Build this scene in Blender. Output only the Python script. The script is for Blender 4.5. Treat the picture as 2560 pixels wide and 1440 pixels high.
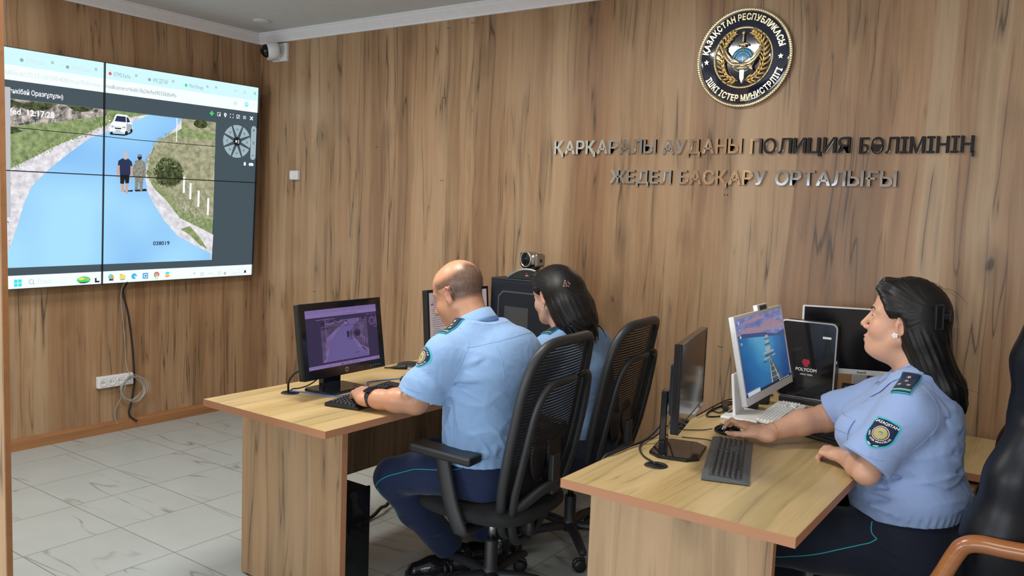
import bpy, bmesh, math, random
import numpy as np
from mathutils import Vector, Matrix, Euler
from mathutils.bvhtree import BVHTree
for o in list(bpy.data.objects): bpy.data.objects.remove(o)
SC = bpy.context.scene
COL = SC.collection
PI = math.pi
def V(*a): return Vector(a)
random.seed(4)

# ---------------------------------------------------------------- camera, world, light, exposure
CAM_F = 2056.347 / 2560
cam_d = bpy.data.cameras.new('camera'); cam = bpy.data.objects.new('camera', cam_d); COL.objects.link(cam)
cam_d.sensor_fit = 'HORIZONTAL'; cam_d.sensor_width = 36; cam_d.lens = 36 * CAM_F; cam_d.clip_start = 0.05; cam_d.clip_end = 60
def cam_axes(yaw, pitch, roll):
    f = V(math.sin(yaw)*math.cos(pitch), math.cos(yaw)*math.cos(pitch), -math.sin(pitch))
    r = V(math.cos(yaw), -math.sin(yaw), 0); u = r.cross(f)
    return f, math.cos(roll)*r + math.sin(roll)*u, -math.sin(roll)*r + math.cos(roll)*u
f_, r_, u_ = cam_axes(-0.61167, 0.09168, 0.03895)
cam.matrix_world = Matrix(((r_.x, u_.x, -f_.x, 5.0718), (r_.y, u_.y, -f_.y, -3.9230), (r_.z, u_.z, -f_.z, 1.5091), (0, 0, 0, 1)))
SC.camera = cam
SC.view_settings.view_transform = 'Standard'; SC.view_settings.look = 'None'; SC.view_settings.gamma = 1.0
SC.view_settings.exposure = 0.0; SC.view_settings.use_curve_mapping = False
W = bpy.data.worlds.new('World'); SC.world = W; W.use_nodes = True
W.node_tree.nodes['Background'].inputs[0].default_value = (0.75, 0.87, 1.0, 1); W.node_tree.nodes['Background'].inputs[1].default_value = 1.0
CEIL = 2.72
def area(name, loc, rot, sx, sy, power, color):
    l = bpy.data.lights.new(name, 'AREA'); l.shape = 'RECTANGLE'; l.size = sx; l.size_y = sy; l.energy = power; l.color = color
    o = bpy.data.objects.new(name, l); COL.objects.link(o); o.location = loc; o.rotation_euler = rot; return o
# ceiling LED panels of the room (out of frame) and daylight through the windows behind the camera
area('ceiling_lamp_light', (2.9, -1.9, CEIL-.03), (0, 0, 0), .6, .6, 38, (1, .96, .9))
area('ceiling_lamp_light', (1.3, -2.2, CEIL-.03), (0, 0, 0), .6, .6, 32, (1, .96, .9))
area('ceiling_lamp_light', (4.9, -2.7, CEIL-.03), (0, 0, 0), .6, .6, 11, (1, .96, .9))
area('window_light', (4.9, -5.7, 1.28), (math.radians(90), 0, 0), 2.4, 1.05, 50, (.86, .93, 1))
area('window_light', (1.9, -5.7, 1.28), (math.radians(90), 0, 0), 1.6, 1.05, 60, (.86, .93, 1))

# ---------------------------------------------------------------- helpers: tagging
def tag(o, label=None, cat=None, group=None, kind=None):
    if label: o['label'] = label
    if cat: o['category'] = cat
    if group: o['group'] = group
    if kind: o['kind'] = kind
    return o
def thing(name, label, cat, loc=(0, 0, 0), rz=0, group=None):
    o = bpy.data.objects.new(name, None); COL.objects.link(o); o.empty_display_size = .1
    o.location = loc; o.rotation_euler = (0, 0, rz)
    return tag(o, label, cat, group)
def copy_tree(o, parent=None):
    c = o.copy(); COL.objects.link(c)
    if parent is not None: c.parent = parent
    for ch in list(o.children): copy_tree(ch, c)
    return c

# ---------------------------------------------------------------- helpers: mesh builder
class MB:
    def __init__(s): s.v = []; s.f = []; s.m = []; s.sm = []
    def add(s, verts, faces, mi=0, M=None, smooth=False):
        b = len(s.v)
        for p in verts:
            p = Vector(p)
            s.v.append(M @ p if M is not None else p)
        for f in faces:
            s.f.append([b+i for i in f]); s.m.append(mi); s.sm.append(smooth)
        return s
    def bm(s, b, mi=0, M=None, smooth=False):
        b.verts.index_update()
        s.add([v.co.copy() for v in b.verts], [[v.index for v in f.verts] for f in b.faces], mi, M, smooth); b.free(); return s
    def box(s, c, d, mi=0, M=None, bev=0, seg=2, rot=None):
        b = bmesh.new(); bmesh.ops.create_cube(b, size=1)
        for v in b.verts: v.co = Vector((v.co.x*d[0], v.co.y*d[1], v.co.z*d[2]))
        if bev: bmesh.ops.bevel(b, geom=list(b.edges), offset=bev, segments=seg, profile=.5, affect='EDGES')
        T = Matrix.Translation(c)
        if rot is not None: T = T @ Euler(rot).to_matrix().to_4x4()
        return s.bm(b, mi, (M @ T) if M is not None else T, False)
    def prism(s, poly, y0, y1, mi=0, M=None, bev=0, axis='y'):
        # poly in (x,z), extruded along y from y0 to y1 (axis 'z': poly in (x,y), extruded along z)
        b = bmesh.new()
        def P(p, h): return (p[0], h, p[1]) if axis == 'y' else (p[0], p[1], h)
        f = b.faces.new([b.verts.new(P(p, y0)) for p in poly])
        r = bmesh.ops.extrude_face_region(b, geom=[f])
        for e in r['geom']:
            if isinstance(e, bmesh.types.BMVert):
                if axis == 'y': e.co.y = y1
                else: e.co.z = y1
        bmesh.ops.recalc_face_normals(b, faces=b.faces)
        if bev:
            ed = [e for e in b.edges if abs((e.verts[0].co-e.verts[1].co).normalized()['xyz'.index(axis)]) < .5]
            bmesh.ops.bevel(b, geom=ed, offset=bev, segments=2, profile=.5, affect='EDGES')
        return s.bm(b, mi, M)
    def flat(s, poly, y, mi=0, M=None):
        return s.add([(p[0], y, p[1]) for p in poly], [list(range(len(poly)))], mi, M)
    def rect(s, x0, z0, x1, z1, y, mi=0, M=None): return s.flat([(x0, z0), (x1, z0), (x1, z1), (x0, z1)], y, mi, M)
    def ngon(s, x, z, r, y, mi=0, n=20, M=None, rz=None, a0=0):
        return s.flat([(x+r*math.cos(a0+2*PI*i/n), z+(rz or r)*math.sin(a0+2*PI*i/n)) for i in range(n)], y, mi, M)
    def lathe(s, prof, n=24, mi=0, M=None, smooth=True):
        vs = []; fs = []
        for r, z in prof:
            for i in range(n): vs.append((r*math.cos(2*PI*i/n), r*math.sin(2*PI*i/n), z))
        for j in range(len(prof)-1):
            for i in range(n): fs.append([j*n+i, j*n+(i+1) % n, (j+1)*n+(i+1) % n, (j+1)*n+i])
        if prof[0][0] > 1e-6: fs.append(list(range(n))[::-1])
        if prof[-1][0] > 1e-6: fs.append([(len(prof)-1)*n+i for i in range(n)])
        return s.add(vs, fs, mi, M, smooth)
    def tube(s, pts, r, n=8, mi=0, M=None, closed=False, flat=1.0, up=None, cap=True, res=0):
        pts = [Vector(p) for p in pts]
        if res: pts = spline(pts, res, closed)
        N = len(pts); vs = []; fs = []
        rr = r if isinstance(r, (list, tuple)) else None
        prev = None
        for i, p in enumerate(pts):
            a = pts[i-1] if (i > 0 or closed) else p; b = pts[(i+1) % N] if (i < N-1 or closed) else p
            t = (b-a).normalized()
            if up is not None: nrm = Vector(up) - t*t.dot(Vector(up))
            elif prev is None: nrm = t.orthogonal()
            else: nrm = prev - t*prev.dot(t)
            if nrm.length < 1e-6: nrm = t.orthogonal()
            nrm.normalize(); prev = nrm; bn = t.cross(nrm)
            R = (rr[min(int(i*len(rr)/N), len(rr)-1)] if rr else r)
            if rr and N > 1:
                q = i/(N-1)*(len(rr)-1); k = min(int(q), len(rr)-2); R = rr[k]*(1-(q-k))+rr[k+1]*(q-k)
            for j in range(n):
                c, d = math.cos(2*PI*j/n), math.sin(2*PI*j/n)
                vs.append(p + nrm*(R*c*flat) + bn*(R*d))
        L = N if closed else N-1
        for i in range(L):
            for j in range(n): fs.append([i*n+j, i*n+(j+1) % n, ((i+1) % N)*n+(j+1) % n, ((i+1) % N)*n+j])
        if cap and not closed: fs.append(list(range(n))[::-1]); fs.append([(N-1)*n+j for j in range(n)])
        return s.add(vs, fs, mi, M, True)
    def ell(s, c, r, mi=0, M=None, seg=12, rot=None):
        b = bmesh.new(); bmesh.ops.create_uvsphere(b, u_segments=seg, v_segments=max(6, seg*2//3), radius=1)
        T = Matrix.Translation(c)
        if rot is not None: T = T @ (rot.to_4x4() if isinstance(rot, Matrix) else Euler(rot).to_matrix().to_4x4())
        T = T @ Matrix.Diagonal((r[0], r[1], r[2], 1))
        return s.bm(b, mi, (M @ T) if M is not None else T, True)
    def text(s, body, size, mi=0, M=None, extrude=0, offset=0, align='LEFT', bevel=0, width=None, font=None):
        vs, fs = text_geo(body, size, extrude, offset, align, bevel)
        if not vs: return s
        if width:
            x0 = min(p[0] for p in vs); x1 = max(p[0] for p in vs); k = width/max(1e-6, x1-x0)
            vs = [(p[0]*k, p[1], p[2]) for p in vs]
        return s.add(vs, fs, mi, M)
    def build(s, name, mats, parent=None, loc=None):
        me = bpy.data.meshes.new(name); me.from_pydata([tuple(p) for p in s.v], [], s.f)
        if not isinstance(mats, (list, tuple)): mats = [mats]
        for m in mats: me.materials.append(m)
        me.polygons.foreach_set('material_index', s.m); me.polygons.foreach_set('use_smooth', s.sm); me.update()
        o = bpy.data.objects.new(name, me); COL.objects.link(o)
        if parent is not None: o.parent = parent
        if loc is not None: o.location = loc
        return o
def spline(pts, k, closed=False):
    out = []; N = len(pts)
    for i in range(N if closed else N-1):
        p0 = pts[(i-1) % N] if (closed or i > 0) else pts[0]; p1 = pts[i]; p2 = pts[(i+1) % N]; p3 = pts[(i+2) % N] if (closed or i+2 < N) else p2
        for j in range(k):
            t = j/k
            out.append(.5*((2*p1)+(p2-p0)*t+(2*p0-5*p1+4*p2-p3)*t*t+(3*p1-p0-3*p2+p3)*t**3))
    if not closed: out.append(pts[-1])
    return out
_tc = {}
def text_geo(body, size, extrude=0, offset=0, align='LEFT', bevel=0):
    k = (body, size, extrude, offset, align, bevel)
    if k not in _tc:
        c = bpy.data.curves.new('t', 'FONT'); c.body = body; c.size = size; c.extrude = extrude; c.offset = offset; c.align_x = align; c.bevel_depth = bevel
        c.resolution_u = 3; c.bevel_resolution = 0
        o = bpy.data.objects.new('t', c); m = o.to_mesh()
        _tc[k] = ([tuple(v.co) for v in m.vertices], [list(p.vertices) for p in m.polygons])
        o.to_mesh_clear(); bpy.data.objects.remove(o); bpy.data.curves.remove(c)
    return _tc[k]
TXZ = Matrix(((1, 0, 0, 0), (0, 0, -1, 0), (0, 1, 0, 0), (0, 0, 0, 1)))     # text plane XY -> XZ facing -y
def at(x, y, z): return Matrix.Translation((x, y, z))
def txz(x, y, z): return Matrix.Translation((x, y, z)) @ TXZ

# ---------------------------------------------------------------- helpers: materials
def nmat(name):
    m = bpy.data.materials.new(name); m.use_nodes = True; nt = m.node_tree
    return m, nt, nt.nodes['Principled BSDF']
class NT:
    def __init__(s, nt): s.t = nt; s.n = nt.nodes; s.l = nt.links
    def new(s, ty, **kw):
        n = s.n.new(ty)
        for k, v in kw.items():
            if k == 'ins':
                for a, b in v.items():
                    if hasattr(b, 'is_output'): s.l.new(b, n.inputs[a])
                    else: n.inputs[a].default_value = b
            else: setattr(n, k, v)
        return n
    def math(s, op, a, b=0.0, c=None):
        n = s.new('ShaderNodeMath', operation=op)
        for i, x in enumerate((a, b) if c is None else (a, b, c)):
            if hasattr(x, 'is_output'): s.l.new(x, n.inputs[i])
            else: n.inputs[i].default_value = x
        return n.outputs[0]
    def mix(s, fac, a, b, blend='MIX'):
        n = s.new('ShaderNodeMix', data_type='RGBA', blend_type=blend)
        for i, x in ((0, fac), (6, a), (7, b)):
            if hasattr(x, 'is_output'): s.l.new(x, n.inputs[i])
            else: n.inputs[i].default_value = (*x, 1) if isinstance(x, tuple) and len(x) == 3 else x
        return n.outputs[2]
    def ramp(s, fac, stops, interp='LINEAR'):
        n = s.new('ShaderNodeValToRGB'); n.color_ramp.interpolation = interp; e = n.color_ramp.elements
        while len(e) < len(stops): e.new(.5)
        for i, (p, c) in enumerate(stops):
            e[i].position = p; e[i].color = (*c, 1) if len(c) == 3 else c
        s.l.new(fac, n.inputs[0]); return n.outputs[0]
    def mapr(s, x, a, b, c, d):
        n = s.new('ShaderNodeMapRange'); s.l.new(x, n.inputs[0])
        for i, v in enumerate((a, b, c, d)): n.inputs[i+1].default_value = v
        return n.outputs[0]
    def coords(s, scale=(1, 1, 1), loc=(0, 0, 0), src='Object', rot=(0, 0, 0)):
        tc = s.new('ShaderNodeTexCoord'); mp = s.new('ShaderNodeMapping'); mp.inputs[1].default_value = loc; mp.inputs[2].default_value = rot; mp.inputs[3].default_value = scale
        s.l.new(tc.outputs[src], mp.inputs[0]); return mp.outputs[0]
    def noise(s, vec, scale=1, detail=3, rough=.55, dist=0, out=0):
        n = s.new('ShaderNodeTexNoise'); s.l.new(vec, n.inputs['Vector']); n.inputs['Scale'].default_value = scale; n.inputs['Detail'].default_value = detail
        n.inputs['Roughness'].default_value = rough; n.inputs['Distortion'].default_value = dist; return n.outputs[out]
def plain(name, col, rough=.5, metal=0, spec=.5, bump=0, bscale=200, coat=0):
    m, nt, p = nmat(name); p.inputs['Base Color'].default_value = (*col, 1); p.inputs['Roughness'].default_value = rough; p.inputs['Metallic'].default_value = metal
    p.inputs['Specular IOR Level'].default_value = spec; p.inputs['Coat Weight'].default_value = coat
    g = NT(nt); n = g.noise(g.coords(), bscale, 3)
    # slight procedural variation so the surface is not perfectly uniform
    c = g.mix(n, tuple(x*.93 for x in col), tuple(min(1, x*1.07) for x in col)); nt.links.new(c, p.inputs['Base Color'])
    if bump:
        b = g.new('ShaderNodeBump'); b.inputs['Strength'].default_value = bump; b.inputs['Distance'].default_value = .002
        nt.links.new(n, b.inputs['Height']); nt.links.new(b.outputs[0], p.inputs['Normal'])
    return m
def emit(name, col, strength=1.0, col2=None, scale=60, contrast=(.35, .65), stretch=(1, 1, 1), detail=5):
    m, nt, p = nmat(name); g = NT(nt)
    p.inputs['Base Color'].default_value = (.01, .01, .012, 1); p.inputs['Roughness'].default_value = .35; p.inputs['Specular IOR Level'].default_value = .3
    p.inputs['Emission Strength'].default_value = strength; p.inputs['Emission Color'].default_value = (*col, 1)
    if col2:
        n = g.noise(g.coords(stretch), scale, detail, .65); c = g.mix(g.mapr(n, contrast[0], contrast[1], 0, 1), col, col2)
        nt.links.new(c, p.inputs['Emission Color'])
    return m
def wood(name, along, cols, dark, streak=1.0, rough=.38, spec=.35, plank=1.0, seed=0.0):
    # laminate printed with oak boards; 'along' = axis of the grain
    m, nt, p = nmat(name); g = NT(nt)
    def sc(u, w): return tuple(w if ax == along else u for ax in 'xyz')
    L = (seed*3.1, seed*1.7, seed*2.3)
    warp = g.noise(g.coords(sc(1.6, .9), L), 1, 2, .5, 0, 1)
    base = g.coords(sc(1, 1), L)
    ad = g.new('ShaderNodeVectorMath', operation='MULTIPLY_ADD'); g.l.new(warp, ad.inputs[0]); ad.inputs[1].default_value = tuple(.0 if ax == along else .06 for ax in 'xyz'); g.l.new(base, ad.inputs[2])
    def st(u, w):
        mp = g.new('ShaderNodeMapping'); mp.inputs[3].default_value = sc(u, w); g.l.new(ad.outputs[0], mp.inputs[0]); return mp.outputs[0]
    n1 = g.noise(st(5*plank, .3), 1, 2, .5)                  # slow tone drift
    n2 = g.noise(st(30, .8), 1, 4, .6)                        # figure
    n3 = g.noise(st(190, 5), 1, 3, .6)                        # fine grain
    # boards of varying width with their own tone
    sep = g.new('ShaderNodeSeparateXYZ'); g.l.new(ad.outputs[0], sep.inputs[0])
    ua = 'xyz'.index('y' if along == 'x' else 'x'); u0 = sep.outputs[ua]
    if along == 'z': u0 = g.math('ADD', sep.outputs[0], sep.outputs[1])
    wob = g.noise(st(.6, .9), 1, 2)
    bd = g.new('ShaderNodeTexVoronoi', voronoi_dimensions='1D'); g.l.new(g.math('ADD', g.math('MULTIPLY', u0, 9.5*plank), g.math('MULTIPLY', wob, .8)), bd.inputs['W']); bd.inputs['Scale'].default_value = 1
    bs = g.new('ShaderNodeSeparateColor'); g.l.new(bd.outputs['Color'], bs.inputs[0])
    t = g.math('ADD', g.math('MULTIPLY', n1, .36), g.math('ADD', g.math('MULTIPLY', n2, .20), g.math('ADD', g.math('MULTIPLY', n3, .13), g.math('MULTIPLY', g.math('SUBTRACT', bs.outputs[0], .5), .12))))
    c = g.ramp(t, [(.23, cols[0]), (.32, cols[1]), (.39, cols[2]), (.49, cols[3])])
    c = g.mix(g.math('MULTIPLY', bs.outputs[1], .35), c, g.mix(1.0, c, (1.12, .93, .82), 'MULTIPLY'))
    # grey-brown mineral streaks with soft edges
    n4 = g.noise(st(13, .55), 1, 3, .55, .3)
    s4 = g.mapr(n4, .56, .76, 0, .52*streak); c = g.mix(s4, c, tuple(.45*a+.55*b for a, b in zip(dark, cols[0])))
    # thin dark cracks: ridges of stretched noise, masked, with a faint halo
    for sc_, al_, ms_, w_ in ((7.5, .30, 3.1, .009), (12.5, .42, 4.3, .012)):
        n5 = g.noise(st(sc_, al_), 1, 2.5, .5, .15)
        rid = g.math('ABSOLUTE', g.math('SUBTRACT', n5, .5)); line = g.mapr(rid, 0, w_, 1, 0); halo = g.mapr(rid, 0, w_*6, .30, 0)
        msk = g.mapr(g.noise(st(ms_, 1.5), 1, 2), .46, .56, 0, 1)
        c = g.mix(g.math('MULTIPLY', g.math('MULTIPLY', g.math('MAXIMUM', line, halo), msk), .85*streak), c, dark)
    # knots
    vo = g.new('ShaderNodeTexVoronoi'); g.l.new(st(5.2, 2.3), vo.inputs['Vector']); vo.inputs['Scale'].default_value = 1
    kd = g.math('ADD', vo.outputs['Distance'], g.math('MULTIPLY', g.math('SUBTRACT', g.noise(st(28, 12), 1, 3), .5), .22))
    kn = g.mapr(kd, .03, .13, 1, 0); kh = g.mapr(kd, .05, .34, .42, 0)
    km = g.new('ShaderNodeSeparateColor'); g.l.new(vo.outputs['Color'], km.inputs[0]); kq = g.mapr(km.outputs[0], .35, .5, 0, 1)
    c = g.mix(g.math('MULTIPLY', g.math('MULTIPLY', g.math('MAXIMUM', kn, kh), kq), .85*streak), c, dark)
    nt.links.new(c, p.inputs['Base Color'])
    p.inputs['Specular IOR Level'].default_value = spec
    nt.links.new(g.mapr(n3, .3, .7, rough-.05, rough+.07), p.inputs['Roughness'])
    b = g.new('ShaderNodeBump'); b.inputs['Strength'].default_value = .12; b.inputs['Distance'].default_value = .001
    nt.links.new(n3, b.inputs['Height']); nt.links.new(b.outputs[0], p.inputs['Normal'])
    return m
WC = [(.27, .155, .082), (.355, .222, .122), (.42, .282, .162), (.475, .335, .205)]
M_WALLB = wood('wood_laminate_wall', 'z', WC, (.05, .033, .022))
M_WALLL = wood('wood_laminate_wall_left', 'z', WC, (.05, .033, .022), seed=1.3)
M_TOP = wood('wood_laminate_desktop', 'y', [(.40, .29, .125), (.48, .36, .165), (.525, .40, .195), (.57, .44, .23)], (.13, .095, .055), .6, .34, plank=.8, seed=.7)
M_LEG = wood('wood_laminate_panel', 'z', [(.36, .225, .125), (.45, .30, .17), (.51, .35, .205), (.55, .385, .24)], (.08, .055, .036), .9, .4, seed=2.1)
M_EDGE = wood('wood_edge_band', 'x', [(.42, .20, .105), (.45, .22, .115), (.47, .235, .125), (.49, .25, .135)], (.26, .11, .055), .12, .42, plank=.4)
M_EDGEY = wood('wood_edge_band_side', 'y', [(.42, .20, .105), (.45, .22, .115), (.47, .235, .125), (.49, .25, .135)], (.26, .11, .055), .12, .42, plank=.4)
M_BASEB = wood('wood_baseboard', 'y', [(.27, .125, .05), (.32, .15, .062), (.35, .17, .072), (.38, .19, .085)], (.14, .06, .03), .4, .4, plank=.4)
M_ARM = wood('varnished_beech', 'x', [(.30, .11, .035), (.37, .145, .05), (.41, .165, .06), (.45, .19, .075)], (.2, .07, .025), .3, .2, spec=.6)
M_CEIL = plain('ceiling_paint', (.60, .62, .63), .9, bscale=12)
M_CORN = plain('cornice_paint', (.80, .80, .82), .6, bscale=20)
M_BLACK = plain('black_plastic', (.012, .012, .014), .38, bump=.15, bscale=500)
M_BLACKG = plain('black_gloss', (.008, .008, .01), .08)
M_BLACKM = plain('black_matte', (.02, .021, .023), .6, bump=.2, bscale=600)
M_CHAIRF = plain('chair_frame_plastic', (.022, .023, .025), .45, bump=.2, bscale=400)
M_FABRIC = plain('black_seat_fabric', (.012, .012, .013), .9, bump=.8, bscale=900)
M_WHITE = plain('white_plastic', (.75, .76, .78), .4, bscale=50)
M_WHITEM = plain('white_monitor_plastic', (.80, .81, .82), .35)
M_SILVER = plain('silver_metal', (.42, .40, .38), .3, .9)
M_CHROME = plain('mirror_chrome', (.86, .85, .84), .045, 1.0)
M_STEEL = plain('polished_steel', (.7, .7, .7), .2, 1.0)
M_GOLD = plain('polished_gold', (.82, .62, .30), .16, 1.0, bscale=40)
M_GOLDP = plain('pale_gold', (.86, .74, .48), .2, 1.0, bscale=40)
M_NAVY = plain('navy_lacquer', (.006, .012, .035), .08, coat=1)
M_SKYB = plain('blue_enamel', (.03, .27, .55), .2)
M_GREYC = plain('grey_cable', (.36, .35, .32), .55)
M_BCAB = plain('black_cable', (.012, .012, .013), .5)
M_BLUEC = plain('blue_cable', (.03, .12, .5), .4)
M_GREYP = plain('dark_grey_plastic', (.09, .10, .105), .5, bump=.2, bscale=500)
M_KEY = plain('keycap_plastic', (.022, .023, .025), .5)
M_KEYL = plain('key_legend', (.55, .55, .55), .6)
M_WKEY = plain('white_keycap', (.72, .74, .74), .5)
M_RED = plain('red_mark', (.6, .01, .04), .5)
M_LIGHTMARK = plain('white_mark', (.8, .8, .8), .5)
M_DBLUE = plain('blue_plastic', (.01, .16, .55), .3)
M_PCPANEL = plain('dark_blue_steel', (.012, .018, .028), .42, .3, bump=.1, bscale=300)
M_PCLINE = plain('grey_trim_line', (.07, .08, .09), .4)
M_OFFSCR = plain('screen_off', (.004, .004, .005), .12)
M_GLOSSC = plain('dark_lens_glass', (.004, .004, .006), .04)
# ceramic floor tiles
M_FLOOR, _nt, _p = nmat('marbled_floor_tiles'); g = NT(_nt)
TS = .4227; TX = .696; TY = -1.939
co = g.new('ShaderNodeTexCoord').outputs['Object']; sx = g.new('ShaderNodeSeparateXYZ'); g.l.new(co, sx.inputs[0])
tu = g.math('DIVIDE', g.math('SUBTRACT', sx.outputs[0], TX), TS); tv = g.math('DIVIDE', g.math('SUBTRACT', sx.outputs[1], TY), TS)
def edge(t):
    fr = g.math('FRACT', t); return g.math('MINIMUM', fr, g.math('SUBTRACT', 1.0, fr))
gr = g.math('MINIMUM', edge(tu), edge(tv))
grout = g.mapr(gr, .0035, .0075, 1, 0)
cid = g.new('ShaderNodeCombineXYZ'); g.l.new(g.math('FLOOR', tu), cid.inputs[0]); g.l.new(g.math('FLOOR', tv), cid.inputs[1])
wn = g.new('ShaderNodeTexWhiteNoise'); g.l.new(cid.outputs[0], wn.inputs['Vector'])
off = g.new('ShaderNodeVectorMath', operation='MULTIPLY_ADD'); g.l.new(wn.outputs['Color'], off.inputs[0]); off.inputs[1].default_value = (7, 7, 7); g.l.new(co, off.inputs[2])
mp = g.new('ShaderNodeMapping'); mp.inputs[2].default_value = (0, 0, -.62); mp.inputs[3].default_value = (.5, 2.6, 1); g.l.new(off.outputs[0], mp.inputs[0])
vn = g.noise(mp.outputs[0], 1.7, 1.6, .5, .05)
vein = g.mapr(g.math('ABSOLUTE', g.math('SUBTRACT', vn, .5)), 0, .011, 1, 0)
vmask = g.mapr(g.noise(off.outputs[0], 4, 3), .44, .60, 0, 1)
cl = g.noise(off.outputs[0], 5, 4, .6)
tc = g.mix(cl, (.37, .405, .395), (.455, .49, .48))
tc = g.mix(g.math('MULTIPLY', g.math('MULTIPLY', vein, vmask), .75), tc, (.19, .165, .14))
tc = g.mix(g.math('MULTIPLY', grout, .85), tc, (.16, .155, .15))
_nt.links.new(tc, _p.inputs['Base Color']); _p.inputs['Roughness'].default_value = .28; _p.inputs['Specular IOR Level'].default_value = .4
# see-through chair mesh: woven horizontal threads with gaps
def mesh_fabric():
    m, nt, p = nmat('chair_mesh_fabric'); g = NT(nt); p.inputs['Base Color'].default_value = (.012, .012, .014, 1); p.inputs['Roughness'].default_value = .6
    sz = g.new('ShaderNodeSeparateXYZ'); g.l.new(g.coords(), sz.inputs[0])
    w = g.math('SINE', g.math('MULTIPLY', sz.outputs[2], 2*PI/.0115)); a = g.mapr(w, .25, .85, 0, .45)
    tr = g.new('ShaderNodeBsdfTransparent'); mx = g.new('ShaderNodeMixShader'); g.l.new(a, mx.inputs[0]); g.l.new(p.outputs[0], mx.inputs[1]); g.l.new(tr.outputs[0], mx.inputs[2])
    g.l.new(mx.outputs[0], nt.nodes['Material Output'].inputs[0]); return m
M_MESH = mesh_fabric()

# ---------------------------------------------------------------- the setting
def struct(name, mb, mats, parent=None):
    o = mb.build(name, mats, parent); o['kind'] = 'structure'; return o
RX, FY = 6.6, -5.75         # right wall, front wall (behind the camera)
struct('floor', MB().box((RX/2, FY/2, -.05), (RX+.4, -FY+.4, .1)), M_FLOOR)
struct('ceiling', MB().box((RX/2, FY/2, CEIL+.05), (RX+.4, -FY+.4, .1)), M_CEIL)
wl = struct('wall_left', MB().box((-.05, -1.65, CEIL/2), (.1, 3.5, CEIL)), M_WALLL)
M_OLIVE = plain('side_wall_paint', (.66, .64, .54), .8, bscale=15)
struct('wall_left_painted', MB().box((-.05, (FY-3.4)/2, CEIL/2), (.1, -FY-3.4+.1, CEIL)), M_OLIVE)
wb = struct('wall_back', MB().box((RX/2, .05, CEIL/2), (RX, .1, CEIL)), M_WALLB)
holes = MB()
for x, z in ((1.964, 2.617), (1.779, 2.605), (1.761, 1.688), (3.581, 1.635), (3.599, .883), (1.757, 2.189), (.62, .9), (1.2, 1.9)):
    for dx in (-.008, .008): holes.lathe([(.0032, 0), (.0032, .0012)], 8, 0, at(x+dx, -.0003, z) @ Matrix.Rotation(PI/2, 4, 'X'))
o = holes.build('screw_hole', M_BLACKM, wb); o['kind'] = 'structure'
M_PINK = plain('far_wall_paint', (.72, .62, .57), .8, bscale=15)
M_DARKREFL = plain('dark_panelling', (.02, .018, .02), .5)
struct('wall_right', MB().box((RX+.05, FY/2, CEIL/2), (.1, -FY+.2, CEIL)), M_PINK)
wf = MB()          # front wall with two window openings
for x0, x1, z0, z1 in ((-.1, 1.0, 0, CEIL), (1.0, 2.8, 0, .75), (1.0, 2.8, 2.05, CEIL), (2.8, 3.6, 0, CEIL), (3.6, 6.2, 0, .75), (3.6, 6.2, 2.05, CEIL), (6.2, RX+.1, 0, CEIL)):
    wf.box(((x0+x1)/2, FY-.05, (z0+z1)/2), (x1-x0, .1, z1-z0))
struct('wall_front', wf, M_PINK)
# unseen dark board added behind the camera for the mirror letters to reflect
struct('reflected_board', MB().box((3.0, FY+.06, 2.40), (2.4, .1, .5), bev=.01), M_DARKREFL)
for n, (x0, x1) in enumerate(((1.0, 2.8), (3.6, 6.2))):
    w = MB()
    for xx in (x0+.03, (x0+x1)/2, x1-.03): w.box((xx, FY-.05, 1.4), (.06, .06, 1.3), bev=.005)
    for zz in (.78, 2.02): w.box(((x0+x1)/2, FY-.05, zz), (x1-x0, .06, .06), bev=.005)
    struct('window_%d' % (n+1), w, M_WHITE)
# cornice: cove profile swept along the two visible walls
def cornice(name, L, M, ch):
    prof = [(0, -.07), (.012, -.07), (.016, -.06), (.03, -.045), (.048, -.026), (.056, -.014), (.06, -.012), (.06, 0), (0, 0)]
    mb = MB(); n = len(prof)
    mb.add([(0+p[0]*0, -p[0], p[1]) for p in prof] + [(L, -p[0], p[1]) for p in prof], [[i, (i+1) % n, n+(i+1) % n, n+i] for i in range(n)] + [list(range(n)), list(range(n, 2*n))[::-1]], 0, M)
    return struct(name, mb, M_CORN)
cornice('trim_1', RX, at(0, 0, CEIL), 0)
cornice('trim_2', -FY, at(0, 0, CEIL) @ Matrix.Rotation(-PI/2, 4, 'Z') @ Matrix.Scale(-1, 4, V(0, 1, 0)), 1)
struct('baseboard_left', MB().prism([(0, 0), (.022, 0), (.022, .05), (.014, .066), (0, .07)], -5.6, 0), M_BASEB)
struct('baseboard_back', MB().prism([(0, 0), (.022, 0), (.022, .05), (.014, .066), (0, .07)], 0, RX, 0, Matrix.Rotation(-PI/2, 4, 'Z')), M_EDGE)
# end of the wooden partition at the left edge of the view
pt = struct('partition_panel', MB().box((0, 0, CEIL/2), (1.2, .026, CEIL), 0, at(2.703, -2.912, 0) @ Matrix.Rotation(math.radians(38), 4, 'Z') @ at(-.6, 0, 0)), M_LEG)
eb = struct('edge_band', MB().box((.0015, 0, CEIL/2), (.003, .028, CEIL), 0, at(2.703, -2.912, 0) @ Matrix.Rotation(math.radians(38), 4, 'Z')), M_BASEB, pt)

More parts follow.
